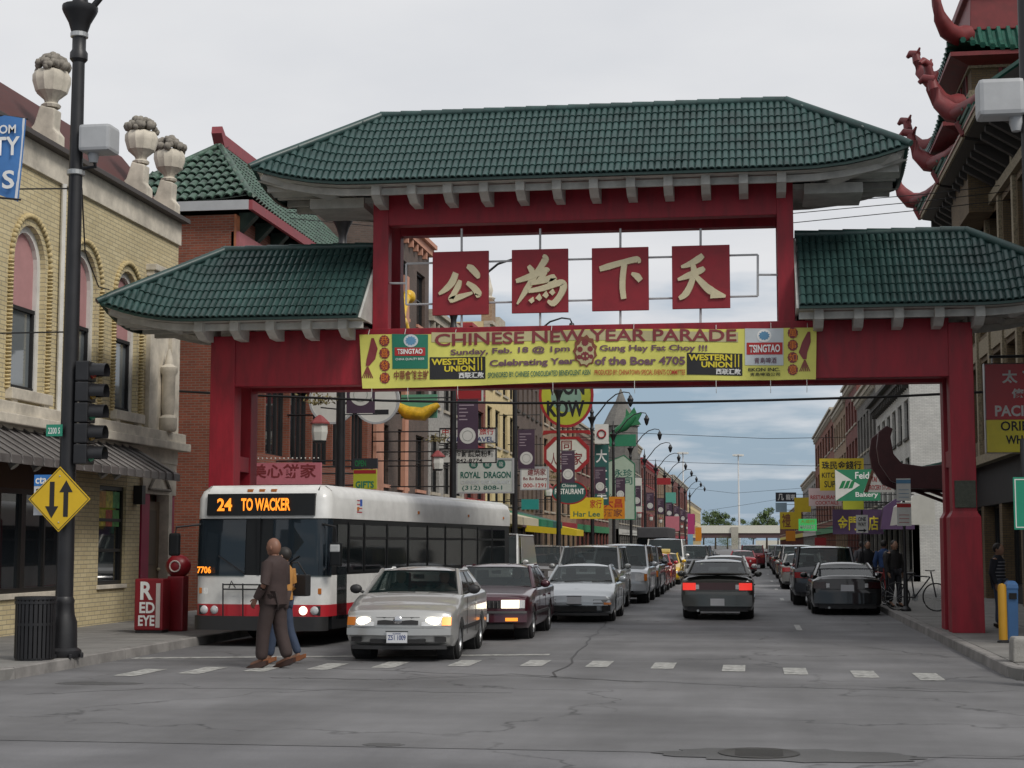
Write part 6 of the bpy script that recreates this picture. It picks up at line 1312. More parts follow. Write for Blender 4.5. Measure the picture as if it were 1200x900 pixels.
s = sign('round yellow sign lettered WON KOW', (632, 425, 695, 501), 84, SLIM, [('WON', .16, .50, .84, .74, I['black'], .04), ('KOW', .14, .16, .84, .42, I['black'], .04)], shape='disc', frame=REDP, fw=.12); MB().lathe([(.001, -.003), (.8, -.003), (.8, 0)], (.0, 0, -.1), 30, 'y').build('blue_disc', flat('won_blue', (.2, .32, .25)), s)
s = sign('white octagonal sign with red border and characters', (638, 512, 690, 553), 87, SW, [('同', .38, .62, .62, .9, I['maroon']), ('人酒', .14, .2, .42, .55, I['maroon']), ('家', .6, .2, .86, .55, I['maroon'])], shape='oct', frame=REDP, fw=.12); MB().prism([(-1.3, 1.05), (-1.25, 1.3), (1.25, 1.3), (1.3, 1.05), (.9, 1.15), (-.9, 1.15)], 'y', -.05, .2).build('sign_roof', REDP, s)
sign('dark green oval restaurant sign below the octagon', (646, 563, 688, 591), 86.5, STE, [('RESTAURANT', .1, .42, .92, .66, I['white'], .03), ('Chinese', .3, .72, .7, .86, I['white'])], shape='disc', frame=REDP, fw=.06)
sign('pale pink bakery sign with red script', (610, 547, 643, 574), 71, SW, [('建炳家', .25, .62, .9, .92, I['maroon']), ('Bo Bo Bakery', .1, .38, .95, .55, I['maroon']), ('000-1291', .1, .1, .9, .28, I['red'])], frame=GREY)
sign('teal street-side sign above the pavement awning', (611, 585, 631, 597), 74, flat('teal2', (.02, .25, .22)))
sign('yellow sign with green lettering along the left row', (668, 583, 707, 608), 98, SY, [('Har Lee', .1, .1, .9, .35, I['dgreen']), ('家行', .6, .5, .95, .9, I['red'])]); sign('orange sign with red characters along the left row', (705, 582, 732, 608), 112, SOR, [('大昌', .1, .5, .9, .9, I['red']), ('酒家', .1, .1, .9, .45, I['brown'])])
sign('tall dark teal sign with three white characters', (697, 521, 713, 592), 108, STE, [('大', .1, .7, .9, .92, I['white']), ('仁', .1, .4, .9, .62, I['white']), ('堂', .1, .1, .9, .32, I['white'])]); s = sign('small white sign with a red ring on top of the tall teal sign', (697, 497, 713, 520), 107.5, SW); MB().tube([(.26*cos(2*pi*j/18), -.02, .26*sin(2*pi*j/18)) for j in range(19)], .06, 6, False).build('red_ring', REDP, s)
s = sign('pale green house-shaped sign beyond the teal one', (713, 533, 744, 609), 125, SLG, [('永珍', .2, .66, .9, .78, I['dgreen']), ('公司', .2, .54, .9, .66, I['dgreen'])], shape='house', frame=SG)
s = sign('green dragon-shaped rooftop sign over the left row', (714, 509, 745, 523), 122, SG, thick=.3); q = random.Random(5)
pts = [(-.9+.28*k, .45+.2*sin(k*1.3), ) for k in range(8)]; MB().tube([(-.9, 0, .4), (-.4, 0, .75), (.1, 0, 1.0), (.5, 0, 1.5), (.9, 0, 1.9)], [.12, .25, .35, .42, .3], 8).build('dragon_body', flat('dragon_green', (.02, .16, .06)), s, smooth=50); MB().prism([(.2, 1.5), (.3, 2.4), (.55, 2.0), (.9, 2.5), (1.1, 2.0), (1.5, 2.1), (1.2, 1.5), (1.4, 1.2), (.7, 1.1)], 'y', -.1, .3).build('dragon_head', flat('dragon_green', (0, 0, 0)), s)
sign('small green and white sign hanging beyond the pale green one', (731, 583, 745, 607), 140, SG, [('海', .1, .5, .9, .95, I['white'])]); sign('tall narrow white sign far along the left row', (744, 560, 752, 600), 150, SW)
sign('magenta sign far along the left row', (806, 602, 814, 626), 205, flat('magenta_s', (.4, .04, .15))); sign('pink sign far along the left row', (780, 605, 796, 622), 180, SPK); sign('light blue sign far along the left row', (806, 625, 812, 640), 215, flat('lblue', (.2, .4, .55))); sign('teal green sign high on the far left row', (779, 577, 792, 590), 195, flat('tgreen', (.1, .35, .28))); sign('small red roof-like sign high on the far left row', (770, 560, 786, 568), 170, REDP)
sign('yellow sign low along the far left row', (770, 622, 779, 636), 165, SY); sign('amber sign at the far left end', (815, 618, 822, 634), 235, SOR)
# dragons on the salmon front
def dragon(px, py, Y, s_, col, label):
    q = PY(px, py, Y); o = thing('dragon_ornament', label, 'ornament', (BL+.35, Y, q.z)); r = random.Random(px)
    P = [(0, .55*s_*sin(k*.9), s_*(-.9+.22*k)+.2*s_*cos(k*1.7)) for k in range(10)]; MB().tube(P, [.06*s_, .12*s_, .16*s_, .18*s_, .18*s_, .17*s_, .16*s_, .15*s_, .14*s_, .08*s_], 8).build('dragon_body', col, o, smooth=60)
    for k in range(10): p = P[k]; MB().prism([(p[1]-.1*s_, p[2]), (p[1]+.18*s_, p[2]+.25*s_), (p[1]+.1*s_, p[2]-.05*s_)], 'x', p[0]-.03, p[0]+.05).build('dragon_fin', col, o)
    MB().ball((0.05, P[-1][1], P[-1][2]+.1*s_), (.2*s_, .28*s_, .2*s_), 10, 7).build('dragon_head', col, o, smooth=60)
GLD = mat('gold_paint', (.65, .4, .02), .4, var=.3, scale=6)
dragon(470, 385, 58.5, 1.3, GLD, 'gold dragon ornament high on the salmon front'); o = sign('green and yellow curved canopy ornament left of the banner post', (470, 462, 512, 490), 57, flat('canopy_green', (.1, .3, .2)), bracket=True); MB().tube([(-.9, -.1, .1), (-.4, -.15, -.25), (.2, -.15, -.3), (.75, -.1, .05)], [.1, .25, .25, .1], 8).build('curved_trim', GLD, o, smooth=60)
# right side
sign('yellow sign with black characters on the right row', (961, 537, 1012, 575), 78, SY, [('珠民金錢行', .05, .66, .95, .92, I['black'], .02), ('KITCHEN', .05, .4, .6, .56, I['black']), ('SUPPLY', .1, .1, .6, .3, I['black'])], side=1)
s = sign('green and white leaf-marked bakery sign on the right row', (979, 550, 1031, 587), 72, SG, [('Feida', .45, .7, .85, .92, I['white']), ('Bakery', .45, .08, .95, .28, I['white'])], side=1)
MB().prism([(-.95, -.68), (-.95, .68), (.1, 0)], 'y', -.012, -.004).build('white_triangle', SW, s)
for k in range(3): MB().prism([(-.8+.2*k, -.15), (-.65+.2*k, .18), (-.5+.2*k, .2), (-.62+.2*k, -.12)], 'y', -.02, -.013).build('leaf_mark', I['cgreen'], s)
s = sign('white trapezoid grocery sign lettered TAI WAH', (1012, 546, 1048, 577), 60, SW, [('大華', .35, .7, .65, .92, I['red']), ('TAI WAH', .25, .4, .78, .6, I['red'], .02), ('GROCERY STORE', .14, .1, .88, .28, I['red'])], shape='trap', side=1); MB().prism([(-.55, -.48), (-.4, -.48), (-.1, .48), (-.2, .48)], 'y', -.006, -.003).build('brown_edge', SBR, s)
sign('pink and white restaurant sign on the right row', (948, 572, 986, 593), 84, flat('pinkwhite', (.55, .42, .42)), [('RESTAURANT', .05, .38, .95, .6, I['red'], .02), ('COCKTAILS', .2, .08, .9, .28, I['red'])], side=1)
sign('small lime sign under the leaf-marked sign', (988, 587, 1012, 597), 75, SLIM, side=1); sign('dark sign with white strokes far on the right row', (909, 577, 933, 588), 150, SD, [('几', .1, .15, .4, .85, I['white']), ('龍亭', .5, .2, .95, .8, I['white'])], side=1); sign('pale blue sign under the dark one far right', (909, 589, 922, 600), 152, flat('pblue', (.3, .42, .5)), side=1)
sign('golden yellow sign far along the right row', (914, 600, 939, 620), 130, SY, [('禮', .1, .1, .5, .9, I['brown'])], side=1); sign('yellow sign above the green lit one', (931, 583, 950, 600), 122, SY, side=1)
LITG = mat('lit_green', (.08, .6, .16), .5, emit=.35, var=0); sign('bright green lit market sign on the right row', (936, 608, 957, 622), 112, LITG, [('大成行', .1, .62, .9, .92, I['yellow']), ('MARKET', .08, .15, .92, .5, I['white'], .03)], side=1)
sign('red sign low on the far right row', (955, 630, 968, 645), 106, REDP, side=1); sign('orange sign at the far right end', (921, 622, 932, 634), 165, SOR, side=1)
def awn(label, box, Y0_, Y1_, m_, z0_, z1_, name='shop_awning'):
    o = thing(name, label, 'awning', (BR, Y0_, 0)); MB().prism([(0, z1_), (-.8, z1_-.1), (-1.3, z1_-.45), (-1.45, z0_), (-1.4, z0_), (-1.2, z1_-.5), (0, z1_-.12)], 'y', 0, Y1_-Y0_).build('awning_cloth', m_, o, smooth=40); MB().prism([(0, z1_), (-.8, z1_-.1), (-1.3, z1_-.45), (-1.45, z0_), (0, z0_)], 'y', -.01, 0).build('awning_end', m_, o); return o
awn('purple awning with yellow characters on the right row', None, 72.0, 72.6, flat('awn_purple', (.06, .03, .08)), 2.4, 3.8); sign('dark purple fascia board with yellow characters', (976, 597, 1035, 626), 73, flat('awn_purple', (0, 0, 0)), [('金門飯店', .1, .15, .9, .75, I['yellow'])], side=1)
awn('white and green rounded shop awning behind the bicycles', None, 64, 67, flat('awn_white', (.5, .5, .46)), 2.5, 3.7); awn('teal shop awning far along the right row', None, 98, 101, flat('awn_teal', (.02, .14, .12)), 2.6, 3.8)
# left row awnings
def lawn(label, y0_, y1_, m_, out=1.5, z=3.1): o = thing('shop_awning', label, 'awning', (BL, y0_, 0)); MB().prism([(0, z+.5), (out, z-.1), (out, z-.45), (out-.04, z-.45), (out-.04, z-.15), (0, z+.4)], 'y', 0, y1_-y0_).build('awning_cloth', m_, o); MB().prism([(0, z+.5), (out, z-.1), (out, z-.45), (0, z-.2)], 'y', -.015, 0).build('awning_end', m_, o)
lawn('cream awning with green edge under the bakery sign', 74, 80, flat('awn_cream', (.5, .45, .33)), 2.6); lawn('green awning left of the fourth lamp post', 81, 86, SG, 2.6); lawn('yellow awning under the yellow sign', 94, 98, SY, 3.0, 2.7); lawn('teal awning beyond the green one', 87, 92, STE, 2.4)
# near right: large red and yellow wholesale sign
s = thing('hanging_sign', 'large red and yellow wholesale sign at the right edge', 'sign', (0, 33.0, 0)); a, b = PY(1157, 530, 33), PY(1157, 427, 33); mid = PY(1157, 492, 33).z; x0 = a.x; x1 = x0+1.55
MB().box(x0, 0, mid, x1, .18, b.z).build('red_panel', flat('pac_red', (.5, .012, .02), .35), s); MB().box(x0, 0, a.z, x1, .18, mid-.003).build('yellow_panel', flat('pac_yellow', (.85, .74, .02), .35), s)
MB().loft([[(x, y, z) for x, z in ((x0-.02, a.z-.02), (x1+.02, a.z-.02), (x1+.02, b.z+.02), (x0-.02, b.z+.02))] for y in (-.01, .19)], caps=False).build('sign_frame', STEEL, s); MB().box(x0, .185, a.z, x1, .188, b.z).build('back_panel', STEEL, s)
H_ = b.z-a.z; text('太', I['white'], s, x0+.32, x0+.62, a.z+H_*.78, a.z+H_*.93, -.006, .03); text('平洋', I['white'], s, x0+.7, x0+1.35, a.z+H_*.78, a.z+H_*.93, -.006, .03); text('傢俬行', I['white'], s, x0+.5, x0+1.2, a.z+H_*.61, a.z+H_*.72, -.006, .03); text('PACIFIC', I['white'], s, x0+.17, x0+1.1, a.z+H_*.405, a.z+H_*.53, -.006, .03); text('ORIENTAL', I['black'], s, x0+.27, x0+1.4, a.z+H_*.24, a.z+H_*.35, -.006, .02); text('WHOLESALE', I['black'], s, x0+.36, x0+1.42, a.z+H_*.09, a.z+H_*.19, -.006, .03)
MB().tube([(x0+.1, .09, b.z+.16), (BR, .09, b.z+.16)], .03, 8).build('sign_bracket', BLACK, s)
for x in (x0+.15, x1-.15): MB().tube([(x, .09, b.z), (x, .09, b.z+.16)], .015, 6).build('hanger', STEEL, s)
# green road sign on a post at the right edge, bollards, concrete block
q = PG(1196, 772, .15); g = thing('road_sign', 'green road sign on a dark post at the right edge', 'sign', (q.x+.12, q.y, .146)); MB().tube([(0, 0, 0), (0, 0, 3.1)], .04, 8).build('post', BLACK, g); zc = PY(1196, 590, q.y).z-.146
MB().box(-.16, -.06, zc-.37, .5, -.04, zc+.37).build('sign_plate', flat('road_green', (.01, .22, .13), .4), g, bevel=.004)
for bx0, bx1, bz0, bz1 in ((-.14, .48, zc+.33, zc+.345), (-.14, .48, zc-.345, zc-.33), (-.14, -.125, zc-.33, zc+.33)): MB().box(bx0, -.064, bz0, bx1, -.0605, bz1).build('sign_border', SW, g)
text('P', I['white'], g, .2, .4, zc-.1, zc+.22, -.063, .03)
q = PG(1176, 753, .15); o = thing('bollard', 'yellow steel bollard on the right pavement', 'bollard', (q.x, q.y, .146)); MB().lathe([(.07, 0), (.07, .9), (.055, .95), (.0, .97)], (0, 0, 0), 14).build('bollard_post', flat('bollard_yellow', (.5, .26, .015)), o, smooth=40); MB().lathe([(.1, 0), (.1, .03), (.07, .05)], (0, 0, 0), 14).build('bollard_foot', TRIM, o)
o = thing('recycling_bin', 'blue upright bin behind the yellow bollard', 'bin', (q.x+.22, q.y+.5, .146)); MB().loft([[(x*e, y*e, z) for x, y in ((-.09, -.16), (.09, -.16), (.09, .16), (-.09, .16))] for z, e in ((0, .85), (.85, 1), (.88, 1.08), (.95, 1.0), (1.0, .6))]).build('bin_body', flat('bin_blue', (.06, .16, .35)), o, bevel=.01); MB().box(-.06, -.19, .7, .06, -.165, .8).build('bin_slot', DARK, o)
q = PG(1196, 775, .15); o = thing('concrete_block', 'rough concrete post footing at the right edge', 'block', (q.x+.1, q.y-.02, .146)); MB().loft([[(x*e, y*e, z) for x, y in ((-.22, -.2), (.22, -.2), (.22, .2), (-.22, .2))] for z, e in ((0, 1.05), (.3, 1), (.34, .9))]).build('block', mat('block_concrete', (.28, .27, .25), .9, var=.25, bump=.4), o, bevel=.02)
# parking sign post, one-way sign, meter
q = PG(1062, 716, .15); o = thing('parking_sign', 'white and red parking sign post beside the bicycle', 'sign', (q.x, q.y, .146)); MB().tube([(0, 0, 0), (0, 0, 3.0)], .035, 8).build('post', BLACK, o); MB().lathe([(.12, 0), (.12, .05), (.06, .12), (.05, .9)], (0, 0, 0), 12).build('post_foot', BLACK, o)
for z0_, z1_, hd in ((2.05, 2.62, I['red']), (2.66, 3.2, I['blue'])):
    p_ = MB().box(-.17, -.05, z0_, .17, -.035, z1_).build('sign_plate', SW, o, bevel=.003); MB().box(-.17, -.054, z1_-.12, .17, -.0505, z1_-.03).build('sign_header', hd, p_)
    for k in range(3): MB().box(-.12, -.054, z0_+.08+.09*k, .12, -.0505, z0_+.092+.09*k).build('printed_line', hd, p_)
q2 = PG(1012, 703, .15); o = thing('one_way_sign', 'white ONE WAY sign with arrow beside the parked coupe', 'sign', (q2.x, q2.y, .146)); MB().tube([(0, 0, 0), (0, 0, 2.6)], .03, 8).build('post', BLACK, o); zz = PY(1012, 614, q2.y).z-.146; MB().box(-.17, -.05, zz-.26, .17, -.035, zz+.26).build('sign_plate', SW, o); text('ONE', I['black'], o, -.11, .11, zz+.08, zz+.2, -.053, .03); text('WAY', I['black'], o, -.12, .12, zz-.07, zz+.05, -.053, .03); MB().prism([(-.12, zz-.17), (.04, zz-.17), (.04, zz-.13), (.13, zz-.19), (.04, zz-.25), (.04, zz-.21), (-.12, zz-.21)], 'y', -.054, -.0505).build('arrow', I['black'], o)
q3 = PG(1047, 709, .15); o = thing('parking_meter', 'dark parking meter on a post by the right kerb', 'parking meter', (q3.x-.15, q3.y, .146)); MB().tube([(0, 0, 0), (0, 0, 1.1)], .03, 8).build('post', BLACK, o); MB().lathe([(.05, 1.08), (.09, 1.14), (.1, 1.3), (.07, 1.4), (.01, 1.44)], (0, 0, 0), 12).build('meter_head', BLACK, o, smooth=50); MB().lathe([(.13, 0), (.13, .03), (.04, .08)], (0, 0, 0), 12).build('post_foot', BLACK, o)
# bicycles
def bicycle(loc, rz, label, col):
    o = thing('bicycle', label, 'bicycle', loc, rz)
    for y in (-.5, .5):
        w_ = bpy.data.objects.new('wheel', None); COL.objects.link(w_); w_.parent = o; w_.location = (0, y, .34)
        MB().tube([(0, .33*cos(2*pi*k/28), .33*sin(2*pi*k/28)) for k in range(29)], .018, 6, False).build('tyre', RUB, w_); m = MB()
        for k in range(14): a = 2*pi*k/14; m.tube([(0, 0, 0), (0, .32*cos(a), .32*sin(a))], .003, 4)
        m.build('spokes', STEEL, w_, kind='stuff')
    F = dict(a=(0, -.5, .34), h=(0, -.36, .82), h2=(0, -.38, .95), s=(0, .12, .85), b=(0, .05, .32), r=(0, .5, .34))
    for a, b in (('h', 's'), ('h', 'b'), ('s', 'b'), ('b', 'r'), ('s', 'r'), ('a', 'h2')): MB().tube([F[a], F[b]], .018, 6).build('frame_tube', col, o)
    MB().tube([(-.28, -.36, .98), (-.1, -.42, .97), (.1, -.42, .97), (.28, -.36, .98)], .014, 6).build('handlebar', BLACK, o); MB().ball((0, .14, .9), (.07, .14, .035), 10, 6).build('saddle', BLACK, o, smooth=60); MB().lathe([(.001, -.01), (.09, -.01), (.09, .01), (.001, .01)], (.03, .05, .32), 14, 'x').build('chainring', STEEL, o)
q = PG(1075, 716, .15); bicycle((q.x, q.y+.15, .146), R(62), 'dark bicycle leaning at the parking sign post', flat('bike_dk', (.03, .03, .035)))
q = PG(1030, 707, .15); bicycle((q.x, q.y+.2, .146), R(20), 'red bicycle standing beside the black parked coupe', flat('bike_red', (.25, .02, .02)))
# ------------------------------------------------------------------ overhead cables
WIRE = mat('cable_black', (.012, .012, .013), .6, var=0)
def cable(pts, r, label):
    P = [Vector(p) for p in pts]; path = []
    for i in range(len(P)-1):
        for k in range(8):
            t = k/8; c = P[i].lerp(P[i+1], t); path.append(c)
    path.append(P[-1])
    tag(MB().tube(path, r, 6).build('overhead_cable', WIRE, smooth=60), label, 'cable')
def cpx(l, Y): return [PY(x, y, Y) for x, y in l]
cable(cpx([(150, 455), (290, 463), (450, 469.5), (600, 472.5), (760, 472), (900, 469), (1040, 465), (1200, 457)], 35.5), .03, 'thick black cable hung across the street just below the gate beam')
for i, (l, Y, lb) in enumerate((([(215, 240), (330, 255), (450, 266), (700, 271), (930, 261), (1080, 246), (1200, 232)], 44, 'lowest thin cable running behind the gate plaques'), ([(215, 232), (330, 248), (450, 259), (700, 263), (930, 250), (1080, 236), (1200, 222)], 44.5, 'middle thin cable running behind the upper gate beam'), ([(215, 222), (450, 250), (700, 253), (930, 240), (1080, 228), (1200, 214)], 45, 'highest thin cable running behind the upper gate beam'), ([(650, 503), (760, 508), (900, 514), (1010, 512)], 120, 'thin cable crossing the street at the far green sign'), ([(700, 535), (800, 542), (950, 546), (990, 545)], 150, 'thin cable crossing the far street below the first'), ([(790, 570), (860, 578), (940, 572)], 210, 'thin cable crossing the farthest part of the street'), ([(830, 598), (870, 592), (925, 583)], 230, 'slanting thin cable near the far viaduct'))):
    cable(cpx(l, Y), .012 if Y < 100 else .022, lb)
P0, P1 = Vector((LX-.1, 22.25, PY(78, 221, 22.25).z)), Vector((-12.35, 29.9, PY(112, 346, 29.8).z+.12))
cable([PY(-30, 222, 22.6), P0], .012, 'thin wire entering from the left edge to the near lamp post, upper one')
cable([P0+Vector((.2, 0, 0)), P0.lerp(P1, .35)-Vector((0, 0, .35)), P0.lerp(P1, .7)-Vector((0, 0, .4)), P1], .012, 'thin wire sagging from the near lamp post to the left gate roof tip')
cable([PY(-30, 391, 22.6), Vector((LX-.1, 22.25, PY(78, 389, 22.25).z))], .012, 'thin wire entering from the left edge to the near lamp post, lower one')
# ------------------------------------------------------------------ people
def skinned(V, E, Rr, root=0, sub=2):
    me = bpy.data.meshes.new('skin'); me.from_pydata(V, E, []); o = bpy.data.objects.new('skin', me)
    md = o.modifiers.new('s', 'SKIN'); md.branch_smoothing = .4; ss = o.modifiers.new('d', 'SUBSURF'); ss.levels = sub; ss.render_levels = sub
    for i, sv in enumerate(me.skin_vertices[0].data):
        r = Rr[i]; sv.radius = r if isinstance(r, tuple) else (r, r); sv.use_root = (i == root)
    out = evaluate(o); bpy.data.meshes.remove(me)
    return out
def person(label, loc, rz, h=1.75, skin=(.3, .17, .11), top=(.1, .1, .1), legs=(.05, .05, .06), hair=(.015, .012, .01), shoes=(.02, .018, .016), bald=False, stride=.0, longhair=False, coat=.0, stripes=None, armL=None, armR=None, wide=1.0, bag=False, skirt=0):
    k = h/1.75; o = thing('person', label, 'person', loc, rz, 'people on the street'); st = stride
    J = dict(pel=(0, 0, .96), wai=(0, .0, 1.12), che=(0, .015, 1.32), nb=(0, .02, 1.4), nk=(0, .005, 1.48), hd=(0, -.02, 1.6))
    for s, n in ((1, 'L'), (-1, 'R')):
        f = st*s
        J.update({'sh'+n: (s*.185, .02, 1.42), 'hip'+n: (s*.09, 0, .93), 'kn'+n: (s*.1, -.22*f-.03, .5+.02*abs(f)), 'an'+n: (s*.1, -.42*f+(.05 if f < 0 else 0), .1 if f >= 0 else .13), 'to'+n: (s*.12, -.42*f-.17, .035)})
        arm = armL if s > 0 else armR
        el, wr = arm if arm else ((s*.25, .05+.18*f, 1.14), (s*.24, -.03+.3*f, .9)); J['el'+n] = el; J['wr'+n] = wr
    def mk(names, edges, rad, nm, col, root=0, var=.1, extra=None, bump=.0):
        me = skinned([tuple(c*k for c in J[n]) for n in names], [(names.index(a), names.index(b)) for a, b in edges], [tuple(q*k for q in r) if isinstance(r, tuple) else r*k for r in rad], root)
        if extra:
            mb = MB(); extra(mb); mb.v += []; bm = bmesh.new(); bm.from_mesh(me); t = bpy.data.meshes.new('t'); t.from_pydata(mb.v, [], mb.f); bm.from_mesh(t); bmesh.ops.recalc_face_normals(bm, faces=bm.faces); bm.to_mesh(me); bm.free()
        me.polygons.foreach_set('use_smooth', [True]*len(me.polygons)); me.name = nm
        return link(nm, me, col if not isinstance(col, tuple) else mat('cloth_%s_%s' % (nm, str([round(c, 3) for c in col])), col, .85, var=var, scale=5, bump=bump, bscale=14), o)
    SK = mat('skin_%s' % str(skin), skin, .55, var=.06, scale=9)
    def head_hands(mb):
        n, m_ = 18, 14; rings = []
        for i in range(m_+1):
            t = pi*(i+.03)/(m_+.06); z = -cos(t); r = sin(t); ring = []
            for q in range(n):
                a = 2*pi*q/n; x, y = r*cos(a), r*sin(a)
                sx_ = .086*(1-.18*max(0, -z)); sy = .108*(1-.1*max(0, -z)); yy = y*sy; zz = z*.13
                fr = max(0, -y)           # front of the head faces -y
                if -.45 < z < .1 and fr > .8 and abs(x) < .3: yy -= .024*(1-abs(x)/.3)*(1-abs(z+.2)/.35)      # nose
                if .0 < z < .3 and fr > .6 and .2 < abs(x) < .6: yy += .008        # eye sockets
                if z < -.55 and fr > .4: yy -= .012                                # chin
                ring.append((x*sx_*k, (yy-.02)*k, (1.622+zz)*k))
            rings.append(ring)
        mb.loft(rings)
        for s in (-1, 1):
            mb.ball((s*.087*k, .0, 1.615*k), (.012*k, .022*k, .034*k), 8, 6)
            wx, wy, wz = J['wr'+('L' if s > 0 else 'R')]; e = J['el'+('L' if s > 0 else 'R')]; d = (Vector((wx, wy, wz))-Vector(e)).normalized(); W_ = Vector((wx, wy, wz)); side = Vector((0, -1, 0)); side = (side-d*side.dot(d)).normalized(); nrm = d.cross(side)
            mb.loft([[(W_+d*a+side*(b*cos(2*pi*q/8))+nrm*(c*sin(2*pi*q/8)))*k for q in range(8)] for a, b, c in ((-.01, .025, .02), (.03, .036, .018), (.08, .042, .016), (.095, .036, .012))])
            for fi, (off, ln) in enumerate(((-.03, .062), (-.01, .074), (.01, .07), (.028, .055))):
                p = W_+d*.088+side*(-off); b1 = p+d*ln*.5+nrm*.008*s; b2 = p+d*ln*.85+nrm*.03*s; mb.tube([p*k, b1*k, b2*k], [.0095*k, .0085*k, .006*k], 6)
            p = W_+d*.025+side*.03; mb.tube([p*k, (p+d*.03+side*.025)*k, (p+d*.062+side*.028)*k], [.011*k, .0105*k, .007*k], 6)
    mk(['pel', 'wai', 'che', 'nb', 'nk', 'hd', 'shL', 'elL', 'wrL', 'shR', 'elR', 'wrR', 'hipL', 'knL', 'anL', 'toL', 'hipR', 'knR', 'anR', 'toR'],
       [('pel', 'wai'), ('wai', 'che'), ('che', 'nb'), ('nb', 'nk'), ('nk', 'hd'), ('nb', 'shL'), ('shL', 'elL'), ('elL', 'wrL'), ('nb', 'shR'), ('shR', 'elR'), ('elR', 'wrR'), ('pel', 'hipL'), ('hipL', 'knL'), ('knL', 'anL'), ('anL', 'toL'), ('pel', 'hipR'), ('hipR', 'knR'), ('knR', 'anR'), ('anR', 'toR')],
       [(.11, .08), (.105, .075), (.10, .07), (.06, .055), .058, .055, .036, .042, .028, .055, .042, .028, .075, .052, .036, .03, .075, .052, .036, .03], 'body', SK, 0, extra=head_hands)
    # jacket or shirt
    J['hem'] = (0, .01, .96-coat); J['col'] = (0, .01, 1.49)
    for s, n in ((1, 'L'), (-1, 'R')): a, b = Vector(J['el'+n]), Vector(J['wr'+n]); J['cu'+n] = tuple(a.lerp(b, .93))
    tm = mat('top_%s' % str([round(c, 3) for c in top]), top, .85, var=.12, scale=5, bump=.5, bscale=9)
    w_ = wide
    m = MB(); cz = .96-coat
    m.loft([[(rx*w_*cos(2*pi*q/20)*k, (.012+yo+ry*w_*sin(2*pi*q/20))*k, z*k) for q in range(20)] for z, rx, ry, yo in ((cz, .168, .128, .01), (cz+.06, .17, .13, .008), (1.1, .16, .122, .0), (1.22, .172, .128, .0), (1.33, .186, .13, .005), (1.4, .185, .118, .008), (1.45, .15, .1, .008), (1.485, .09, .082, .005), (1.515, .068, .07, .0))])
    jk = m.build('jacket', tm, o, smooth=70)
    for n in 'LR':
        a, e, c = Vector(J['sh'+n]), Vector(J['el'+n]), Vector(J['cu'+n]); a = a+Vector((-.02 if n == 'L' else .02, 0, -.01))
        MB().tube([p*k for p in (a, a.lerp(e, .35), a.lerp(e, .8), e, e.lerp(c, .3), e.lerp(c, .7), c)], [.088*k, .08*k, .068*k, .066*k, .062*k, .056*k, .05*k], 12).build('sleeve', tm, jk, smooth=70)
    if stripes:
        for i in range(6):
            z = 1.02+.07*i; r = (.17, .125); MB().lathe([(1, -.012), (1.005, .012)], (0, 0, 0), 24).v
            m = MB(); m.loft([[(.186*w_*cos(a)*k, (.01+.14*w_*sin(a))*k, (z+dz)*k) for a in [2*pi*q/24 for q in range(24)]] for dz in (-.009, .009)], caps=False); m.build('shirt_stripe', flat('stripe_pale', stripes), jk, smooth=60)
    lm = mat('legs_%s' % str([round(c, 3) for c in legs]), legs, .85, var=.14, scale=5, bump=.5, bscale=9)
    mk(['pel', 'hipL', 'knL', 'anL', 'hipR', 'knR', 'anR'], [('pel', 'hipL'), ('hipL', 'knL'), ('knL', 'anL'), ('pel', 'hipR'), ('hipR', 'knR'), ('knR', 'anR')], [(.135*w_, .11*w_), .105*w_, .082*w_, .072*w_, .105*w_, .082*w_, .072*w_], 'trousers', lm, 0)
    for n in 'LR':
        a, t = Vector(J['an'+n]), Vector(J['to'+n]); MB().loft([[((a.lerp(t, q)+Vector((0, 0.03-.02*q, dz)))+Vector((xx, 0, zz)))*k for xx, zz in ((-ww, -.0), (ww, 0), (ww*.9, hh), (-ww*.9, hh))] for q, ww, hh, dz in ((-.35, .03, .06, -.075), (.1, .04, .08, -.085), (.6, .046, .055, -.06), (1.1, .04, .035, -.035), (1.35, .018, .02, -.032))]).build('shoe', mat('shoe_%s' % str(shoes), shoes, .4), o, smooth=60)
    if not bald:
        m = MB(); m.ball((0, .008*k, 1.655*k), (.095*k, .112*k, .112*k), 14, 9)
        if longhair: m.loft([[(rx*cos(2*pi*q/12)*k, (.045+ry*sin(2*pi*q/12))*k, z*k) for q in range(12)] for z, rx, ry in ((1.7, .085, .06), (1.6, .1, .065), (1.5, .105, .06), (1.42, .09, .04))])
        m.build('hair', mat('hair_%s' % str(hair), hair, .6), o, smooth=70)
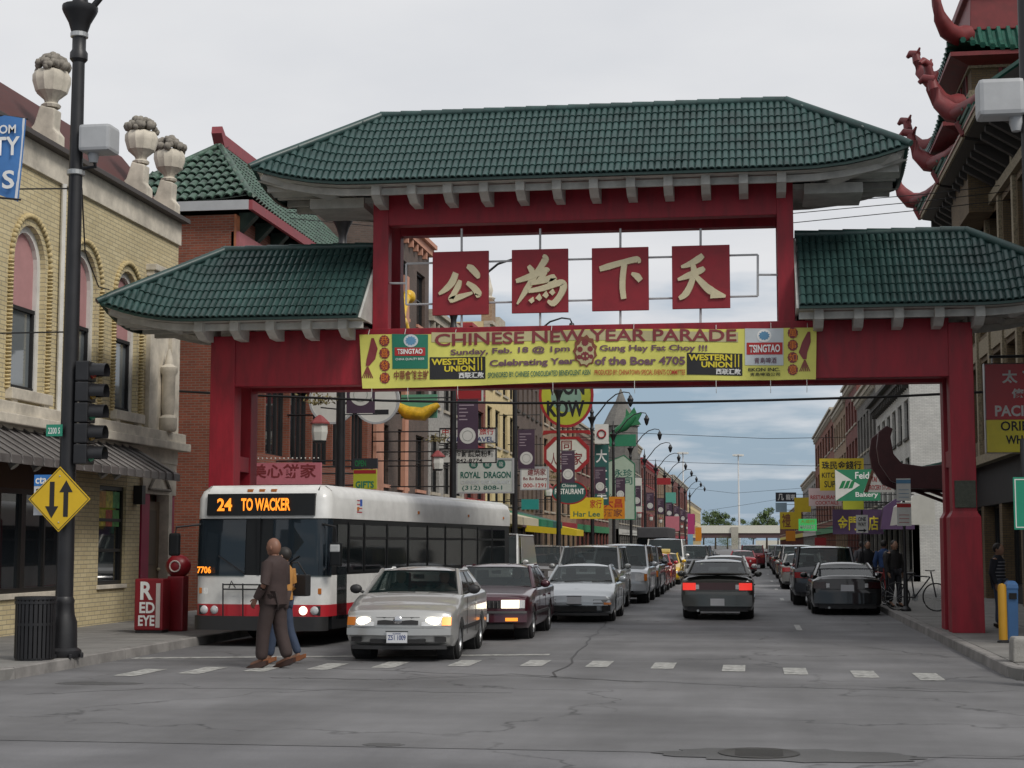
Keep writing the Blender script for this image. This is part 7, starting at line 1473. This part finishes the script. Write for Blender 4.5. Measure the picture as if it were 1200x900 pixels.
    if bag:
        b = MB().loft([[(x, -.0+y, z) for x, y in ((-.07, -.19), (.07, -.19), (.08, .19), (-.08, .19))] for z in (1.0, 1.05, 1.28, 1.32)]).build('shoulder_bag', flat('bag_black', (.012, .012, .013)), o, bevel=.03); b.location = (-.29, .08, -.02)
        MB().box(-.081, -.12, 1.12, .081, -.04, 1.33).build('bag_stripe', flat('bag_white', (.5, .48, .44)), b); MB().tube([(0, -.15, 1.3), (.08, -.05, 1.5), (.08, .05, 1.5), (0, .15, 1.3)], .012, 6).build('bag_strap', flat('bag_black', (0, 0, 0)), b)
    return o
q = PG(320, 783)
person('bald person in a brown suit walking over the crosswalk', (q.x, q.y, .0), R(-112), 1.84, skin=(.2, .095, .06), top=(.042, .026, .024), legs=(.04, .026, .024), shoes=(.045, .02, .014), bald=True, stride=.3, coat=.1, wide=1.2, armL=((.265, .05, 1.14), (.26, -.1, .93)))
q = PG(335, 780)
person('person in a tan top with a black shoulder bag behind the suited walker', (q.x-.17, q.y+.42, .0), R(-100), 1.7, top=(.42, .2, .05), legs=(.03, .045, .08), shoes=(.22, .08, .03), longhair=False, stride=.4, wide=.9, bag=True, armR=((-.24, .05, 1.16), (-.2, -.12, 1.05)))
q = PY(1171, 690, 32.5)
person('person in a dark striped shirt standing on the right pavement', (q.x, 32.5, .146), R(60), 1.62, top=(.02, .022, .03), legs=(.06, .08, .12), stripes=(.22, .22, .24))
q = PG(1056, 712, .15); person('person in a dark jacket leaning by the parking sign post', (q.x-.1, q.y+.5, .146), R(30), 1.7, top=(.02, .018, .018), legs=(.025, .025, .03), stride=.1)
q = PY(1038, 660, 47); person('person in a blue shirt on the far right pavement', (q.x, 47.5, .146), R(160), 1.72, top=(.02, .05, .14), legs=(.04, .04, .05), stride=.25)
q = PY(1020, 660, 50); person('person in black on the far right pavement near the parked car', (q.x, 51, .146), R(10), 1.7, top=(.012, .012, .014), legs=(.02, .02, .02), stride=.2)
q = PY(1010, 660, 58); person('person in grey walking away along the right pavement', (q.x, 58, .146), R(175), 1.7, top=(.09, .09, .1), legs=(.03, .03, .04), stride=.3)
q = PY(638, 660, 78); person('person in an orange top on the left pavement behind the cars', (-10.6, 72, .146), R(20), 1.7, top=(.4, .1, .02), legs=(.05, .05, .07), stride=.2)

bpy.data.scenes.remove(SIDE)
